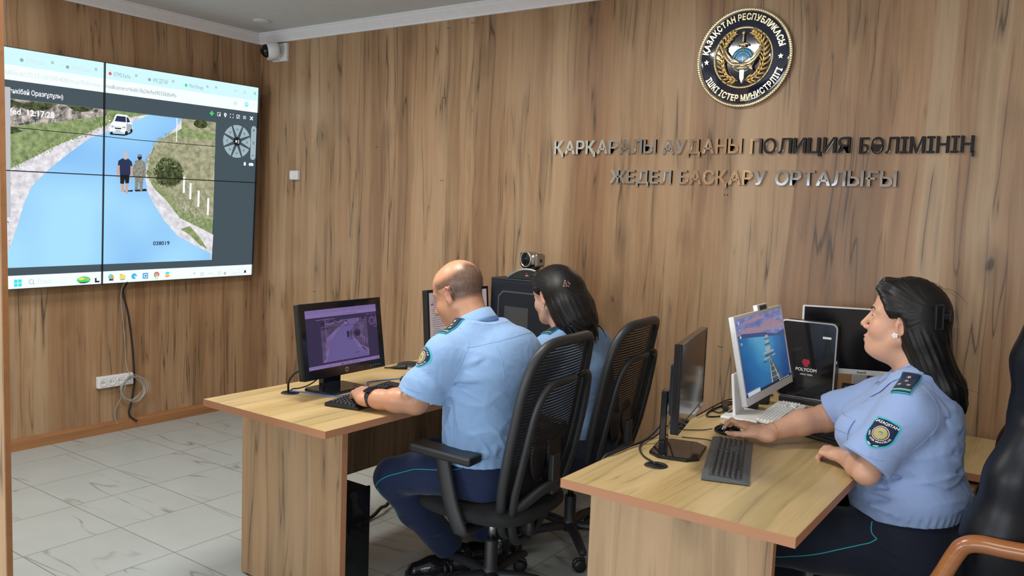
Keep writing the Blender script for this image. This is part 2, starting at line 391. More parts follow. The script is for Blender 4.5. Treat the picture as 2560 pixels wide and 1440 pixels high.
# ---------------------------------------------------------------- desks
def desk(label, x0, x1, y0, y1, leg_in, modesty_x):
    cx, cy = (x0+x1)/2, (y0+y1)/2
    t = thing('office_desk', label, 'desk', (cx, cy, 0)); hx, hy = (x1-x0)/2, (y1-y0)/2
    MB().box((0, 0, .737), (2*hx-.004, 2*hy-.004, .026)).build('desk_top', M_TOP, t)
    for sgn in (-1, 1):
        MB().box((0, sgn*(hy-.001), .737), (2*hx, .002, .0262)).build('edge_band', M_EDGE, t)
        MB().box((sgn*(hx-.001), 0, .737), (.002, 2*hy-.004, .0262)).build('edge_band', M_EDGEY, t)
    for sgn in (-1, 1):
        lg = MB().box((-.05, sgn*(hy-leg_in), .364), (2*hx-.11, .026, .716)).build('side_panel', M_LEG, t)
        MB().box((hx-.1045, sgn*(hy-leg_in), .364), (.002, .027, .716)).build('panel_edge', M_EDGE, lg)
        for sx_ in (-1, 1): MB().lathe([(.014, 0), (.014, .005)], 10, 0, at(-.05+sx_*(hx-.09), sgn*(hy-leg_in), .0)).build('glide', M_BLACK, lg)
    MB().box((modesty_x-cx, 0, .508), (.018, 2*(hy-leg_in)-.026, .432)).build('modesty_panel', M_LEG, t)
    return t
D1 = desk('wooden office desk in front of the video wall where the bald man sits', 2.335, 3.018, -2.055, -.36, .19, 2.385)
D2 = desk('wooden office desk at the right with the white all-in-one computer on it', 3.875, 4.545, -1.935, -.06, .19, 4.02)
def grommet(label, x, y):
    t = thing('cable_grommet', label, 'cable grommet', (x, y, .75))
    MB().lathe([(.024, .0005), (.026, .003), (.034, .003), (.037, .0)], 24).build('ring', M_BLACK, t)
    MB().lathe([(.0, .0004), (.0255, .0006)], 24).build('hole', M_BLACKM, t)
    return t
grommet('round black cable grommet in the left desk, blue cable rising from it', 2.48, -1.757)
grommet('round black cable grommet in the right desk near the side-on monitor', 4.031, -1.63)
# low cabinet in the corner behind the woman at the right
t = thing('low_cabinet', 'low wooden cabinet by the wall behind the woman at the right', 'cabinet', (5.3, -.33, 0))
MB().box((0, 0, .32), (1.3, .55, .61)).build('carcass', M_LEG, t)
MB().box((0, -.01, .638), (1.34, .6, .026)).build('top_board', M_TOP, t)
MB().box((0, -.311, .638), (1.34, .002, .0265)).build('edge_band', M_EDGE, t)
for i in (-1, 1):
    d = MB().box((i*.325, -.285, .32), (.63, .018, .58), bev=.002).build('door', M_LEG, t)
    MB().tube([(i*.06, -.295, .45), (i*.06, -.315, .45), (i*.06, -.315, .55), (i*.06, -.295, .55)], .005, 8).build('handle', M_STEEL, d)

# ---------------------------------------------------------------- desktop picture shown by the video wall and by the man's monitor
def shade(c, pal):
    if pal == 'wall': return c
    l = .3*c[0]+.5*c[1]+.2*c[2]; k = .55
    return ((.30*l+.10*c[0])*k+.012, (.20*l+.07*c[1])*k+.006, (.45*l+.18*c[2])*k+.03)
def screen_mats(pal, S):
    def E(n, a, b=None, **k): return emit(pal+'_'+n, shade(a, pal), S, shade(b, pal) if b else None, **k)
    return [E('white', (.93, 1.0, 1.0)), E('tabstrip', (.66, .96, 1.0)), E('darkgrey', (.055, .085, .105)), E('road', (.20, .47, .93), (.40, .76, 1.0), scale=1.6, detail=1, contrast=(.30, .66)),
            E('shoulder', (.56, .55, .60), (.93, .91, .95), scale=22, detail=8), E('grass', (.11, .19, .06), (.40, .47, .22), scale=26, detail=8, contrast=(.32, .68)), E('meadow', (.15, .17, .08), (.56, .54, .36), scale=24, detail=9, contrast=(.30, .68)),
            E('rubble', (.05, .06, .05), (.78, .66, .62), scale=18, detail=8, contrast=(.40, .62)), E('bush', (.008, .014, .006), (.15, .19, .07), scale=40, detail=8, contrast=(.38, .72)), E('posts', (.95, .97, 1.0)),
            E('ink', (.30, .42, .48)), E('black', (.006, .010, .016)), E('control', (.36, .47, .52)), E('scrollbar', (.52, .53, .56)), E('skin', (.62, .40, .33)),
            E('navyshirt', (.015, .03, .09)), E('camouflage', (.10, .10, .07), (.42, .42, .36), scale=120), E('green', (.05, .75, .2)), E('orange', (.9, .35, .1)),
            E('blue', (.08, .45, .85)), E('yellow', (.95, .75, .12)), E('faintink', (.66, .80, .84)), E('roaddark', (.14, .34, .85), (.22, .50, .98), scale=3, detail=2), E('cyan', (.05, .80, .85)), E('red', (.85, .12, .10))]
(WHI, TAB, DKG, ROA, SHO, GRA, MEA, RUB, BUS, POS, INK, BLK, CTL, SCR, SKN, NVY, CAM, GRN, ORA, BLU, YEL, FNT, RDK, CYA, RED) = range(25)
def desktop_picture(mb, full, L):
    """browser window with a traffic camera picture, in metres on a 2.238 x 1.345 field, one layer every L metres towards the viewer"""
    def y(k): return -L*k
    x0, x1 = 0, 2.238
    mb.rect(x0, 0, x1, 1.345, y(0), DKG)
    mb.rect(x0, 1.25, x1, 1.345, y(1), TAB); mb.rect(x0, 1.168, x1, 1.25, y(1), WHI); mb.rect(x0, 0, x1, .078, y(1), WHI)
    ix0 = .43 if full else .05
    il = .43
    mb.rect(il, .124, 1.897, 1.068, y(1), GRA)
    mb.flat([(il, 1.067), (1.144, 1.067), (1.132, 1.029), (.976, .997), (.816, .96), (.601, .919), (il, .88)], y(2), RUB)
    mb.flat([(il, 1.066), (.56, 1.066), (.66, 1.05), (.74, 1.066), (.84, 1.066), (.80, 1.03), (.70, 1.01), (.62, 1.035), (.56, .98), (.50, .95), (il, .95)], y(3), BUS)
    mb.flat([(.90, 1.067), (1.06, 1.067), (1.03, 1.045), (.98, 1.035), (.92, 1.05)], y(3), BUS)
    mb.flat([(.43, .905), (.62, .912), (.66, .895), (.60, .875), (.50, .87)], y(3), BUS)
    # road, shoulders, verges
    mb.flat([(1.408, 1.066), (1.297, 1.042), (1.158, .989), (1.036, .925), (.862, .84), (.729, .762), (.601, .687), (.50, .60), (il, .50), (il, .124), (1.897, .124), (1.904, .30), (1.766, .361), (1.645, .414), (1.54, .531), (1.454, .606), (1.40, .70), (1.448, .874), (1.489, .915), (1.64, 1.0), (1.64, 1.066)], y(4), SHO)
    mb.flat([(il, .70), (.56, .66), (.60, .60), (.53, .50), (.57, .40), (.52, .30), (.545, .22), (il, .15)], y(5), MEA)
    road = [(1.408, 1.066), (1.337, 1.026), (1.221, .971), (1.037, .89), (.908, .786), (.795, .686), (.707, .591), (.664, .488), (.632, .374), (.59, .238), (.562, .193), (.545, .124), (1.889, .124), (1.887, .171), (1.802, .21), (1.633, .294), (1.529, .4), (1.457, .504), (1.414, .579), (1.39, .68), (1.409, .795), (1.448, .874), (1.599, 1.002), (1.64, 1.066)]
    mb.flat(road, y(6), ROA)
    mb.flat([(1.448, .874), (1.489, .915), (1.572, .953), (1.897, .944), (1.897, .40), (1.80, .43), (1.766, .361+.05), (1.645, .464), (1.56, .561), (1.474, .636), (1.41, .72), (1.42, .81)], y(7), MEA)
    mb.flat([(1.64, 1.066), (1.897, 1.066), (1.897, .99), (1.776, .992), (1.657, 1.012)], y(7), MEA); mb.ngon(1.78, 1.045, .055, y(8), BUS, 9, rz=.03)
    mb.flat([(1.65, .34), (1.72, .36), (1.80, .28), (1.86, .20), (1.80, .23), (1.72, .30)], y(8), GRA)
    rnd = random.Random(3)
    mb.flat([(1.557+(.102+rnd.uniform(-.014, .01))*math.cos(2*PI*i/26), .712+(.096+rnd.uniform(-.014, .01))*math.sin(2*PI*i/26)) for i in range(26)], y(8), BUS)
    for a, b, c in ((1.667, .688, .582), (1.716, .648, .541), (1.779, .602, .491), (1.854, .553, .435)): mb.rect(a-.007, c, a+.008, b, y(9), POS)
    mb.rect(1.602, .914, 1.608, 1.066, y(9), POS)
    mb.flat([(il, .915), (.977, .911), (1.353, .904), (1.897, .907), (1.897, .903), (1.353, .900), (.977, .907), (il, .911)], y(9), BLK)
    # car
    mb.flat([(1.155, .934), (1.165, .928), (1.25, .930), (1.30, .965), (1.295, .94), (1.25, .921), (1.16, .92)], y(9), BLK)
    mb.flat([(1.160, .934), (1.157, .962), (1.162, .985), (1.176, 1.003), (1.190, 1.040), (1.202, 1.049), (1.262, 1.049), (1.276, 1.040), (1.290, 1.012), (1.300, .998), (1.302, .965), (1.288, .948), (1.262, .934)], y(10), POS)
    mb.flat([(1.186, 1.004), (1.199, 1.038), (1.256, 1.038), (1.258, 1.004)], y(11), NVY); mb.flat([(1.263, 1.003), (1.262, 1.037), (1.272, 1.035), (1.286, 1.008)], y(11), NVY)
    mb.flat([(1.262, .998), (1.298, .994), (1.299, .966), (1.286, .95), (1.262, .938)], y(11), CTL); mb.rect(1.150, 1.000, 1.160, 1.008, y(11), POS)
    mb.flat([(1.162, .966), (1.170, .978), (1.184, .973), (1.180, .965)], y(11), CTL); mb.flat([(1.232, .966), (1.236, .974), (1.254, .979), (1.256, .968)], y(11), CTL)
    mb.flat([(1.186, .966), (1.190, .958), (1.226, .958), (1.230, .966)], y(11), BLK); mb.rect(1.186, .970, 1.230, .972, y(11), INK); mb.rect(1.192, .943, 1.224, .950, y(11), INK); mb.rect(1.172, .936, 1.246, .940, y(11), INK)
    mb.ngon(1.168, .932, .008, y(11), BLK, 8); mb.ngon(1.262, .938, .010, y(12), BLK, 10, rz=.014); mb.ngon(1.294, .956, .008, y(12), BLK, 10, rz=.012)
    # ragged edges of verges, bush leaves, stones
    rs = random.Random(8)
    def tufts(pts, n, sp, hgt, cols, lay):
        sp_ = spline([V(a, 0, c) for a, c in pts], 12)
        for k in range(n):
            p = sp_[rs.randrange(len(sp_))]; x_, z_ = p.x+rs.gauss(0, sp), p.z+rs.gauss(0, sp); w_, h_ = rs.uniform(.0012, .0032), rs.uniform(.35, 1)*hgt*.75; dx = rs.uniform(-.4, .4)*h_
            if .44 < x_ < 1.885 and .13 < z_ < 1.05: mb.flat([(x_-w_, z_), (x_+w_, z_), (x_+dx, z_+h_)], y(lay+.02*k/n), rs.choice(cols))
    tufts([(.60, .69), (.73, .765), (.86, .845), (1.04, .93), (1.16, .99), (1.30, 1.045)], 420, .012, .020, (GRA, MEA, GRA, GRA, BUS), 6.2)
    tufts([(.46, .64), (.52, .55), (.55, .45), (.53, .33), (.54, .24)], 160, .022, .012, (MEA, RUB, BUS), 6.2)
    tufts([(1.42, .80), (1.42, .72), (1.47, .64), (1.56, .56), (1.65, .46), (1.77, .40), (1.89, .37)], 560, .016, .026, (MEA, MEA, GRA, MEA, BUS), 8.2)
    tufts([(1.45, .88), (1.50, .92), (1.58, .955), (1.75, .95), (1.88, .945)], 200, .010, .022, (MEA, GRA, MEA), 8.2)
    tufts([(.60, .93), (.80, .965), (.97, 1.0), (1.13, 1.035)], 160, .014, .016, (RUB, GRA, BUS, SHO), 6.2)
    tufts([(1.62, .52), (1.72, .45), (1.80, .40)], 200, .025, .016, (MEA, GRA, BUS, SHO), 8.3)
    for k in range(420):
        a, r_ = rs.uniform(0, 2*PI), .108*math.sqrt(rs.uniform(.15, 1.0)); x_, z_ = 1.557+r_*math.cos(a), .712+r_*.92*math.sin(a); s_ = rs.uniform(.004, .009); t_ = rs.uniform(0, PI)
        mb.flat([(x_+s_*math.cos(t_), z_+s_*math.sin(t_)), (x_-.4*s_*math.sin(t_), z_+.4*s_*math.cos(t_)), (x_-s_*math.cos(t_), z_-s_*math.sin(t_)), (x_+.4*s_*math.sin(t_), z_-.4*s_*math.cos(t_))], y(8.4+.3*k/420), BUS if (math.sin(a) < .2 or rs.random() < .55) else GRA)
    # two walkers seen from behind
    px = 1.258
    mb.flat([(px-.03, .578), (px+.055, .59), (px+.05, .578)], y(9), BLK); mb.flat([(1.32, .59), (1.40, .60), (1.405, .585), (1.33, .58)], y(9), BLK)
    mb.flat([(px-.024, .575), (px-.026, .65), (px-.006, .65), (px-.004, .575)], y(10), SKN); mb.flat([(px+.004, .565), (px+.006, .65), (px+.026, .65), (px+.018, .565)], y(10), SKN)
    mb.flat([(px-.03, .625), (px-.033, .69), (px+.03, .69), (px+.026, .63), (px+.004, .628), (px-.002, .655), (px-.006, .625)], y(11), BLK)
    mb.flat([(px-.050, .655), (px-.054, .71), (px-.042, .765), (px-.032, .74), (px-.04, .66)], y(10), SKN); mb.flat([(px+.046, .655), (px+.05, .71), (px+.045, .765), (px+.032, .74), (px+.036, .66)], y(10), SKN)
    mb.flat([(px-.034, .682), (px-.036, .74), (px-.048, .735), (px-.045, .765), (px-.02, .782), (px+.02, .782), (px+.042, .765), (px+.048, .735), (px+.034, .74), (px+.034, .682)], y(12), NVY)
    mb.ngon(px, .80, .017, y(13), SCR, 14, rz=.024); mb.rect(px-.012, .775, px+.012, .79, y(12), SKN)
    px = 1.352
    mb.flat([(px-.028, .59), (px-.03, .69), (px+.03, .69), (px+.022, .585), (px+.006, .585), (px, .65), (px-.008, .59)], y(10), CAM)
    mb.flat([(px-.042, .665), (px-.046, .72), (px-.03, .77), (px-.01, .782), (px+.012, .782), (px+.035, .77), (px+.046, .72), (px+.04, .665), (px+.03, .68), (px-.03, .68)], y(11), CAM)
    mb.ngon(px, .797, .015, y(12), BLK, 12, rz=.018); mb.ngon(px, .807, .015, y(13), CAM, 12, rz=.009)
    # captions burnt into the picture
    mb.text('Wed  12:17:28', .046, POS, txz(.555 if full else .555, y(13), .985), offset=.0012, width=.275); mb.text('038019', .036, NVY, txz(1.454, y(13), .236), offset=.0008, width=.117)
    mb.text('қоғамдық техника Сенкібай Оразғұлұлы)', .038, POS, txz(.30, y(13), 1.098), offset=.0006, width=.575)
    mb.rect(.563, .41, .592, 1.128, y(14), SCR)
    # browser tabs, address, window buttons
    for i, (tx, s) in enumerate(((.675, 'RTMS Karka'), (.925, 'EGSV Karka'), (1.178, 'RTMS Karka'), (1.432, 'VMS ДЕПАР'), (1.688, 'Pilot Perspe'))):
        c = INK if i > 1 else FNT
        mb.text(s, .036, c, txz(tx, y(3), 1.272), width=.105); mb.text('×', .045, INK, txz((.805, 1.056, 1.309, 1.559, 1.811)[i], y(3), 1.28)); mb.ngon(tx-.022, 1.284, .010, y(3), (INK, INK, RED, INK, GRN)[i], 12)
    mb.text('+', .045, INK, txz(1.878, y(3), 1.283))
    mb.text('200:4080/mdi/172.17.130.200:4080/map/?fullscreen=', .036, FNT, txz(.50, y(3), 1.196), width=.617); mb.text('true&camera=6a6b18a24e9ed90358dfa49a', .036, INK, txz(1.122, y(3), 1.196), width=.476)
    mb.rect(2.034, 1.296, 2.056, 1.299, y(3), INK); mb.tube([(2.114, y(3), 1.289), (2.130, y(3), 1.289), (2.130, y(3), 1.305), (2.114, y(3), 1.305)], .0013, 4, INK, closed=True); mb.text('×', .055, INK, txz(2.191, y(3), 1.281))
    star(mb, 2.048, 1.214, .015, y(3), INK); star(mb, 2.048, 1.214, .010, y(4), WHI)
    mb.ngon(2.14, 1.216, .017, y(3), CYA, 18); mb.ngon(2.14, 1.216, .013, y(4), WHI, 18); mb.ngon(2.14, 1.220, .005, y(5), CYA, 10); mb.ngon(2.14, 1.209, .008, y(5), CYA, 10, rz=.005)
    for k in (-1, 0, 1): mb.ngon(2.201, 1.218+k*.008, .002, y(3), INK, 6)
    # picture tools
    zi = 1.124
    for a in range(4): mb.flat([(1.864+.018*math.cos(a*PI/2+d)*s_, zi+.018*math.sin(a*PI/2+d)*s_) for d, s_ in ((-.5, .75), (0, 1.0), (.5, .75), (PI-.9, .12), (PI+.9, .12))], y(3), GRN)
    def frame(cx, s_, w):
        mb.rect(cx-s_, zi-s_, cx+s_, zi+s_, y(3), POS); mb.rect(cx-s_+w, zi-s_+w, cx+s_-w, zi+s_-w, y(4), DKG)
    frame(1.92, .013, .003); mb.rect(1.92, zi-.008, 1.929, zi+.001, y(5), POS)
    mb.ngon(1.97, zi+.004, .011, y(3), POS, 14); mb.flat([(1.961, zi), (1.979, zi), (1.97, zi-.018)], y(3), POS); mb.ngon(1.97, zi+.004, .004, y(4), DKG, 10)
    for sx_ in (-1, 1):
        for sz_ in (-1, 1):
            mb.rect(2.022+sx_*.010-.004, zi+sz_*.012-.0016, 2.022+sx_*.010+.004, zi+sz_*.012+.0016, y(3), POS); mb.rect(2.022+sx_*.0125-.0016, zi+sz_*.009-.004, 2.022+sx_*.0125+.0016, zi+sz_*.009+.004, y(3), POS)
    frame(2.074, .013, .003); mb.flat([(2.066, zi-.008), (2.07, zi-.009), (2.083, zi+.007), (2.079, zi+.009)], y(5), POS)
    for k in (-1, 0, 1): mb.rect(2.115, zi+k*.008-.0018, 2.139, zi+k*.008+.0018, y(3), POS)
    mb.text('×', .062, POS, txz(2.168, y(3), zi-.022), offset=.001)
    # pan / tilt wheel
    cx, cz, R = 2.072, .953, .113
    for k in range(8):
        a0, a1 = k*PI/4+PI/8+.05, (k+1)*PI/4+PI/8-.05
        mb.flat([(cx+.030*math.cos((a0+a1)/2), cz+.030*math.sin((a0+a1)/2))] + [(cx+R*math.cos(a0+(a1-a0)*i/6), cz+R*math.sin(a0+(a1-a0)*i/6)) for i in range(7)], y(3), CTL)
        am = (a0+a1)/2; M = at(cx+.082*math.cos(am), 0, cz+.082*math.sin(am))
        c, s_ = math.cos(am), math.sin(am)
        mb.flat([(.008*c, .008*s_), (-.006*c-.011*s_, -.006*s_+.011*c), (-.009*c-.009*s_, -.009*s_+.009*c), (.002*c, .002*s_), (-.009*c+.009*s_, -.009*s_-.009*c), (-.006*c+.011*s_, -.006*s_-.011*c)], y(4), DKG, M)
    mb.ngon(cx, cz, .030, y(4), BLK, 20); mb.text('×1', .036, POS, txz(cx-.017, y(5), cz-.013), offset=.001)
    mb.rect(2.187, .855, 2.231, 1.05, y(3), CTL); mb.ngon(2.209, 1.05, .022, y(3), CTL, 16); mb.ngon(2.209, .855, .022, y(3), CTL, 16)
    mb.rect(2.199, 1.040, 2.219, 1.044, y(4), DKG); mb.rect(2.207, 1.032, 2.211, 1.052, y(4), DKG); mb.rect(2.199, .862, 2.219, .866, y(4), DKG)
    for k in (-1, 0, 1): mb.rect(2.200, .953+k*.008-.0016, 2.218, .953+k*.008+.0016, y(4), DKG)
    mb.rect(2.134, .79, 2.152, .806, y(3), POS); mb.ngon(2.143, .809, .007, y(3), POS, 12)
    mb.ngon(2.187, .80, .011, y(3), POS, 12); mb.ngon(2.206, .80, .011, y(3), POS, 12); mb.rect(2.187, .793, 2.206, .811, y(3), POS); mb.rect(2.182, .799, 2.192, .801, y(4), DKG)
    # task bar
    for i in (0, 1):
        for j in (0, 1): mb.rect(.612+i*.022, .014+j*.022, .631+i*.022, .033+j*.022, y(3), CYA)
    mb.ngon(.706, .038, .014, y(3), INK, 16); mb.ngon(.706, .038, .011, y(4), WHI, 16); mb.flat([(.714, .028), (.716, .030), (.726, .020), (.724, .018)], y(3), INK)
    mb.text('Поиск', .038, FNT, txz(.74, y(3), .022), width=.08)
    mb.ngon(1.009, .032, .042, y(3), GRN, 20, rz=.022); mb.ngon(.995, .04, .02, y(4), YEL, 12, rz=.008); mb.ngon(1.03, .036, .012, y(4), ORA, 10, rz=.006); mb.flat([(.975, .02), (1.05, .02), (1.02, .012), (.99, .012)], y(4), DKG)
    mb.rect(1.078, .012, 1.088, .04, y(3), BLK); mb.rect(1.078, .012, 1.106, .022, y(3), BLK)
    mb.ngon(1.179, .042, .018, y(3), CYA, 14); mb.ngon(1.186, .036, .013, y(4), ORA, 12); mb.rect(1.168, .018, 1.195, .030, y(4), NVY)
    mb.rect(1.236, .024, 1.274, .05, y(3), YEL); mb.rect(1.236, .05, 1.254, .056, y(3), ORA); mb.rect(1.24, .018, 1.27, .024, y(3), BLU)
    mb.ngon(1.332, .038, .019, y(3), BLU, 16); mb.ngon(1.338, .036, .010, y(4), CYA, 12); mb.ngon(1.343, .032, .006, y(5), WHI, 10)
    mb.rect(1.390, .018, 1.428, .056, y(3), BLU); mb.rect(1.399, .027, 1.419, .047, y(4), WHI); mb.rect(1.404, .032, 1.414, .042, y(5), NVY)
    mb.ngon(1.487, .040, .020, y(3), RED, 18); mb.flat([(1.487, .040), (1.470, .030), (1.480, .021), (1.495, .021), (1.504, .030)], y(4), YEL); mb.flat([(1.487, .040), (1.468, .044), (1.469, .032), (1.482, .021)], y(5), GRN); mb.ngon(1.487, .040, .009, y(6), WHI, 12); mb.ngon(1.487, .040, .007, y(7), BLU, 12); mb.rect(1.477, .012, 1.497, .015, y(3), BLU)
    for k, c in enumerate((ORA, YEL, CYA)): mb.flat([(1.544, .028+k*.01), (1.564, .018+k*.01), (1.584, .028+k*.01), (1.564, .038+k*.01)], y(3+k), c)
    mb.text('^', .04, INK, txz(1.758, y(3), .016)); mb.text('ENG', .03, FNT, txz(1.872, y(3), .018), width=.045)
    mb.rect(1.952, .020, 1.976, .038, y(3), INK); mb.rect(1.954, .022, 1.974, .036, y(4), WHI); mb.ngon(1.826, .028, .012, y(3), INK, 12); mb.ngon(1.826, .028, .009, y(4), WHI, 12); mb.ngon(2.009, .024, .010, y(3), INK, 12); mb.ngon(2.009, .024, .004, y(4), WHI, 8)
    mb.text('12:17', .028, FNT, txz(2.108, y(3), .038), width=.05); mb.text('19.08.2026', .028, FNT, txz(2.056, y(3), .008), width=.105); mb.ngon(2.178, .032, .008, y(3), BLK, 10); mb.rect(2.168, .020, 2.188, .026, y(3), BLK)
def star(mb, x, z, r, y, mi, M=None, rot=0):
    pts = [(x+(r if i % 2 == 0 else r*.42)*math.sin(i*PI/5+rot), z+(r if i % 2 == 0 else r*.42)*math.cos(i*PI/5+rot)) for i in range(10)]
    mb.add([(p[0], y, p[1]) for p in pts]+[(x, y, z)], [[i, (i+1) % 10, 10] for i in range(10)], mi, M)
SCREEN_WALL = screen_mats('wall', 1.0)
SCREEN_MON = screen_mats('dim', .9)

# ---------------------------------------------------------------- video wall
tl = math.atan2(.085, 1.5); th = math.radians(.6)
rv = V(0, math.cos(th), math.sin(th)); nv = V(math.cos(tl), 0, -math.sin(tl)); upv = nv.cross(rv)
vw = thing('video_wall', 'large two by two video wall showing a road camera picture', 'video wall')
Wv, Hv = 2.238, 1.345
pc = V(.107, -1.234, 1.638)
vw.matrix_world = Matrix(((rv.x, -nv.x, upv.x, pc.x), (rv.y, -nv.y, upv.y, pc.y), (rv.z, -nv.z, upv.z, pc.z), (0, 0, 0, 1)))
for i in (0, 1):
    for j in (0, 1):
        w, h = Wv/2, Hv/2; c = at((i-.5)*w, .0, (j-.5)*h)
        pn = MB().box((0, .022, 0), (w-.001, .034, h-.001), 0, c, .002).box((0, .045, 0), (w*.8, .02, h*.7), 0, c).build('display_panel', M_BLACK, vw)
        fr = MB()
        for s_ in (-1, 1): fr.box((s_*(w/2-.0014), -.003, 0), (.0028, .016, h-.0002), 0, c).box((0, -.003, s_*(h/2-.0014)), (w-.0002, .016, .0028), 0, c)
        fr.build('bezel', M_BLACK, pn)
mount = MB().box((-.6, .068, 0), (.05, .03, 1.2)).box((.6, .068, 0), (.05, .03, 1.2)).box((0, .075, .3), (1.9, .02, .05)).box((0, .075, -.3), (1.9, .02, .05)).build('wall_mount', M_BLACKM, vw)
mb = MB(); desktop_picture(mb, True, .0005)
for i, p in enumerate(mb.v): mb.v[i] = V(p.x-Wv/2, p.y+.004, p.z-Hv/2)
sc = mb.build('screen_image', SCREEN_WALL, vw)

# ---------------------------------------------------------------- wall things
t = thing('dome_camera', 'white dome security camera with dark eye in the upper corner', 'security camera', (.26, 0, 2.575))
MB().box((-.02, -.012, 0), (.15, .024, .125), bev=.004).box((-.05, -.045, -.03), (.10, .05, .05), bev=.006).build('bracket', M_WHITE, t)
Mh = at(-.01, -.095, .0) @ Matrix.Rotation(math.radians(-28), 4, 'Z') @ Matrix.Rotation(math.radians(100), 4, 'X')
MB().lathe([(.0, -.045), (.045, -.044), (.056, -.03), (.060, 0), (.057, .022), (.05, .034), (.047, .036)], 28, 0, Mh).build('housing', M_WHITE, t)
ge = MB().lathe([(.047, .034), (.045, .05), (.036, .066), (.02, .076), (0, .079)], 28, 0, Mh).build('dome_eye', M_GLOSSC, t)
MB().lathe([(.012, .07), (.016, .079), (.012, .082), (0, .083)], 16, 0, Mh).build('lens', M_BLACKG, ge)
t = thing('wall_sensor', 'small white sensor box on the wood wall right of the video wall', 'sensor', (.412, 0, 1.711))
MB().box((0, -.014, 0), (.085, .028, .066), bev=.006).build('housing', M_WHITE, t); MB().box((-.02, -.029, 0), (.035, .003, .05), bev=.001).build('cover', M_LIGHTMARK, t)
t = thing('ceiling_disc', 'round white cover plate on the ceiling above the corner camera', 'ceiling cover', (.41, -.31, CEIL))
MB().lathe([(.0, -.012), (.04, -.012), (.055, -.008), (.06, 0)], 32).build('plate', M_CEIL, t)
t = thing('socket_strip', 'white four gang wall socket strip under the video wall', 'wall socket', (0, -1.115, .335), PI/2)
MB().box((0, -.016, 0), (.235, .032, .075), bev=.006, seg=3).build('housing', M_WHITE, t)
for i in range(4):
    s_ = MB().lathe([(.0, .001), (.020, .0015), (.023, .003), (.025, .003), (.0255, 0)], 24, 0, at(-.085+i*.0565, -.032, 0) @ Matrix.Rotation(PI/2, 4, 'X')).build('socket', M_WHITE, t)
    h = MB()
    for d in ((-.008, .008) if i else (-.01, 0, .01)): h.lathe([(.0025, 0), (.0025, .0035)], 8, 0, at(-.085+i*.0565+d, -.0322, 0) @ Matrix.Rotation(PI/2, 4, 'X'))
    h.build('pin_hole', M_GREYP, s_)
tag(MB().tube([(.07, -1.06, .97), (.012, -1.055, .90), (.010, -1.02, .75), (.010, -.995, .55), (.012, -.985, .38), (.012, -.982, .30), (.012, -1.0, .19), (.012, -1.02, .10), (.03, -.99, .055), (.035, -.975, .05)], .006, 8, res=6).build('power_cable', M_BCAB), 'black power cable hanging from the video wall to the baseboard', 'cable')
cp = [(.07, -1.075, .97), (.008, -1.07, .88), (.007, -1.045, .62), (.008, -1.035, .42), (.045, -1.03, .36)]
for k in range(5*14):
    a = PI/2+.4 - k*2*PI/14; r = .078+.006*math.sin(k*1.7)+.004*(k//14-2); cp.append((.048+.002*(k//14), -1.02+r*math.cos(a)*1.05+.004*(k//14), .272+r*math.sin(a)))
cp += [(.044, -1.075, .25), (.012, -1.10, .17), (.008, -1.112, .12), (.008, -1.108, .07), (.026, -1.106, .05)]
tag(MB().tube(cp, .0028, 6, res=3).build('network_cable', M_GREYC), 'thin grey network cable coiled beside the socket strip', 'cable')

# ---------------------------------------------------------------- emblem
t = thing('wall_emblem', 'round navy and gold ministry emblem high on the wood wall', 'emblem', (3.632, 0, 2.288))
Re = .232
MF = Matrix.Rotation(PI/2, 4, 'X')     # lathe axis z -> -y
MB().lathe([(.0, .022), (.10, .022), (.20, .021), (.222, .018), (Re, .008), (Re, 0)], 96, 0, MF).build('disc', M_NAVY, t)
def rope(R, r, y0, n, tw):
    mb = MB()
    for i in range(n):
        a = 2*PI*i/n; d = V(math.cos(a), 0, math.sin(a)); tn = V(-math.sin(a), 0, math.cos(a))
        ax = (tn*math.cos(tw)+V(0, -1, 0)*math.sin(tw)*.5+d*math.sin(tw)).normalized()
        q = ax.to_track_quat('Z', 'Y').to_matrix()
        mb.ell(d*R+V(0, y0, 0), (r*.62, r*.8, r*1.25), 0, None, 6, q)
    mb.tube([(R*math.cos(2*PI*i/72), y0+.002, R*math.sin(2*PI*i/72)) for i in range(72)], r*.8, 6, closed=True)
    return mb
rope(.225, .0105, -.018, 132, .8).build('rope_rim', M_GOLDP, t); rope(.140, .0068, -.024, 112, .8).build('inner_rope_rim', M_GOLDP, t)
def arc_text(s_, R, a0, a1, size, top, name):
    mb = MB(); n = len(s_)
    ws = []
    for ch in s_:
        if ch == ' ': ws.append(size*.30); continue
        vs, _ = text_geo(ch, size, .003, .0009, 'CENTER', 0); ws.append(max(p[0] for p in vs)-min(p[0] for p in vs)+size*.14)
    tot = sum(ws); acc = 0; kx = abs(a1-a0)*(R+size*.35 if top else R-size*.35)/tot
    for ch, w in zip(s_, ws):
        a = a0+(a1-a0)*(acc+w/2)/tot; acc += w
        if ch == ' ': continue
        rot = (a-PI/2) if top else (a+PI/2)
        mb.text(ch, size, 0, at(R*math.cos(a), -.024, R*math.sin(a)) @ Matrix.Rotation(-rot, 4, 'Y') @ TXZ @ Matrix.Diagonal((kx, 1, 1, 1)), .003, .0009, 'CENTER', 0)
    return mb.build(name, M_GOLDP, t)
arc_text('ҚАЗАҚСТАН РЕСПУБЛИКАСЫ', .176, math.radians(173), math.radians(12), .040, True, 'upper_lettering')
arc_text('ІШКІ ІСТЕР МИНИСТРЛІГІ', .205, math.radians(208), math.radians(342), .040, False, 'lower_lettering')
for a in (188, 362):
    mb = MB(); c = (.181*math.cos(math.radians(a-4)), .181*math.sin(math.radians(a-4))); star(mb, c[0], c[1], .013, -.027, 0); mb.ngon(c[0], c[1], .004, -.024, 0, 10); mb.build('star', M_GOLDP, t)
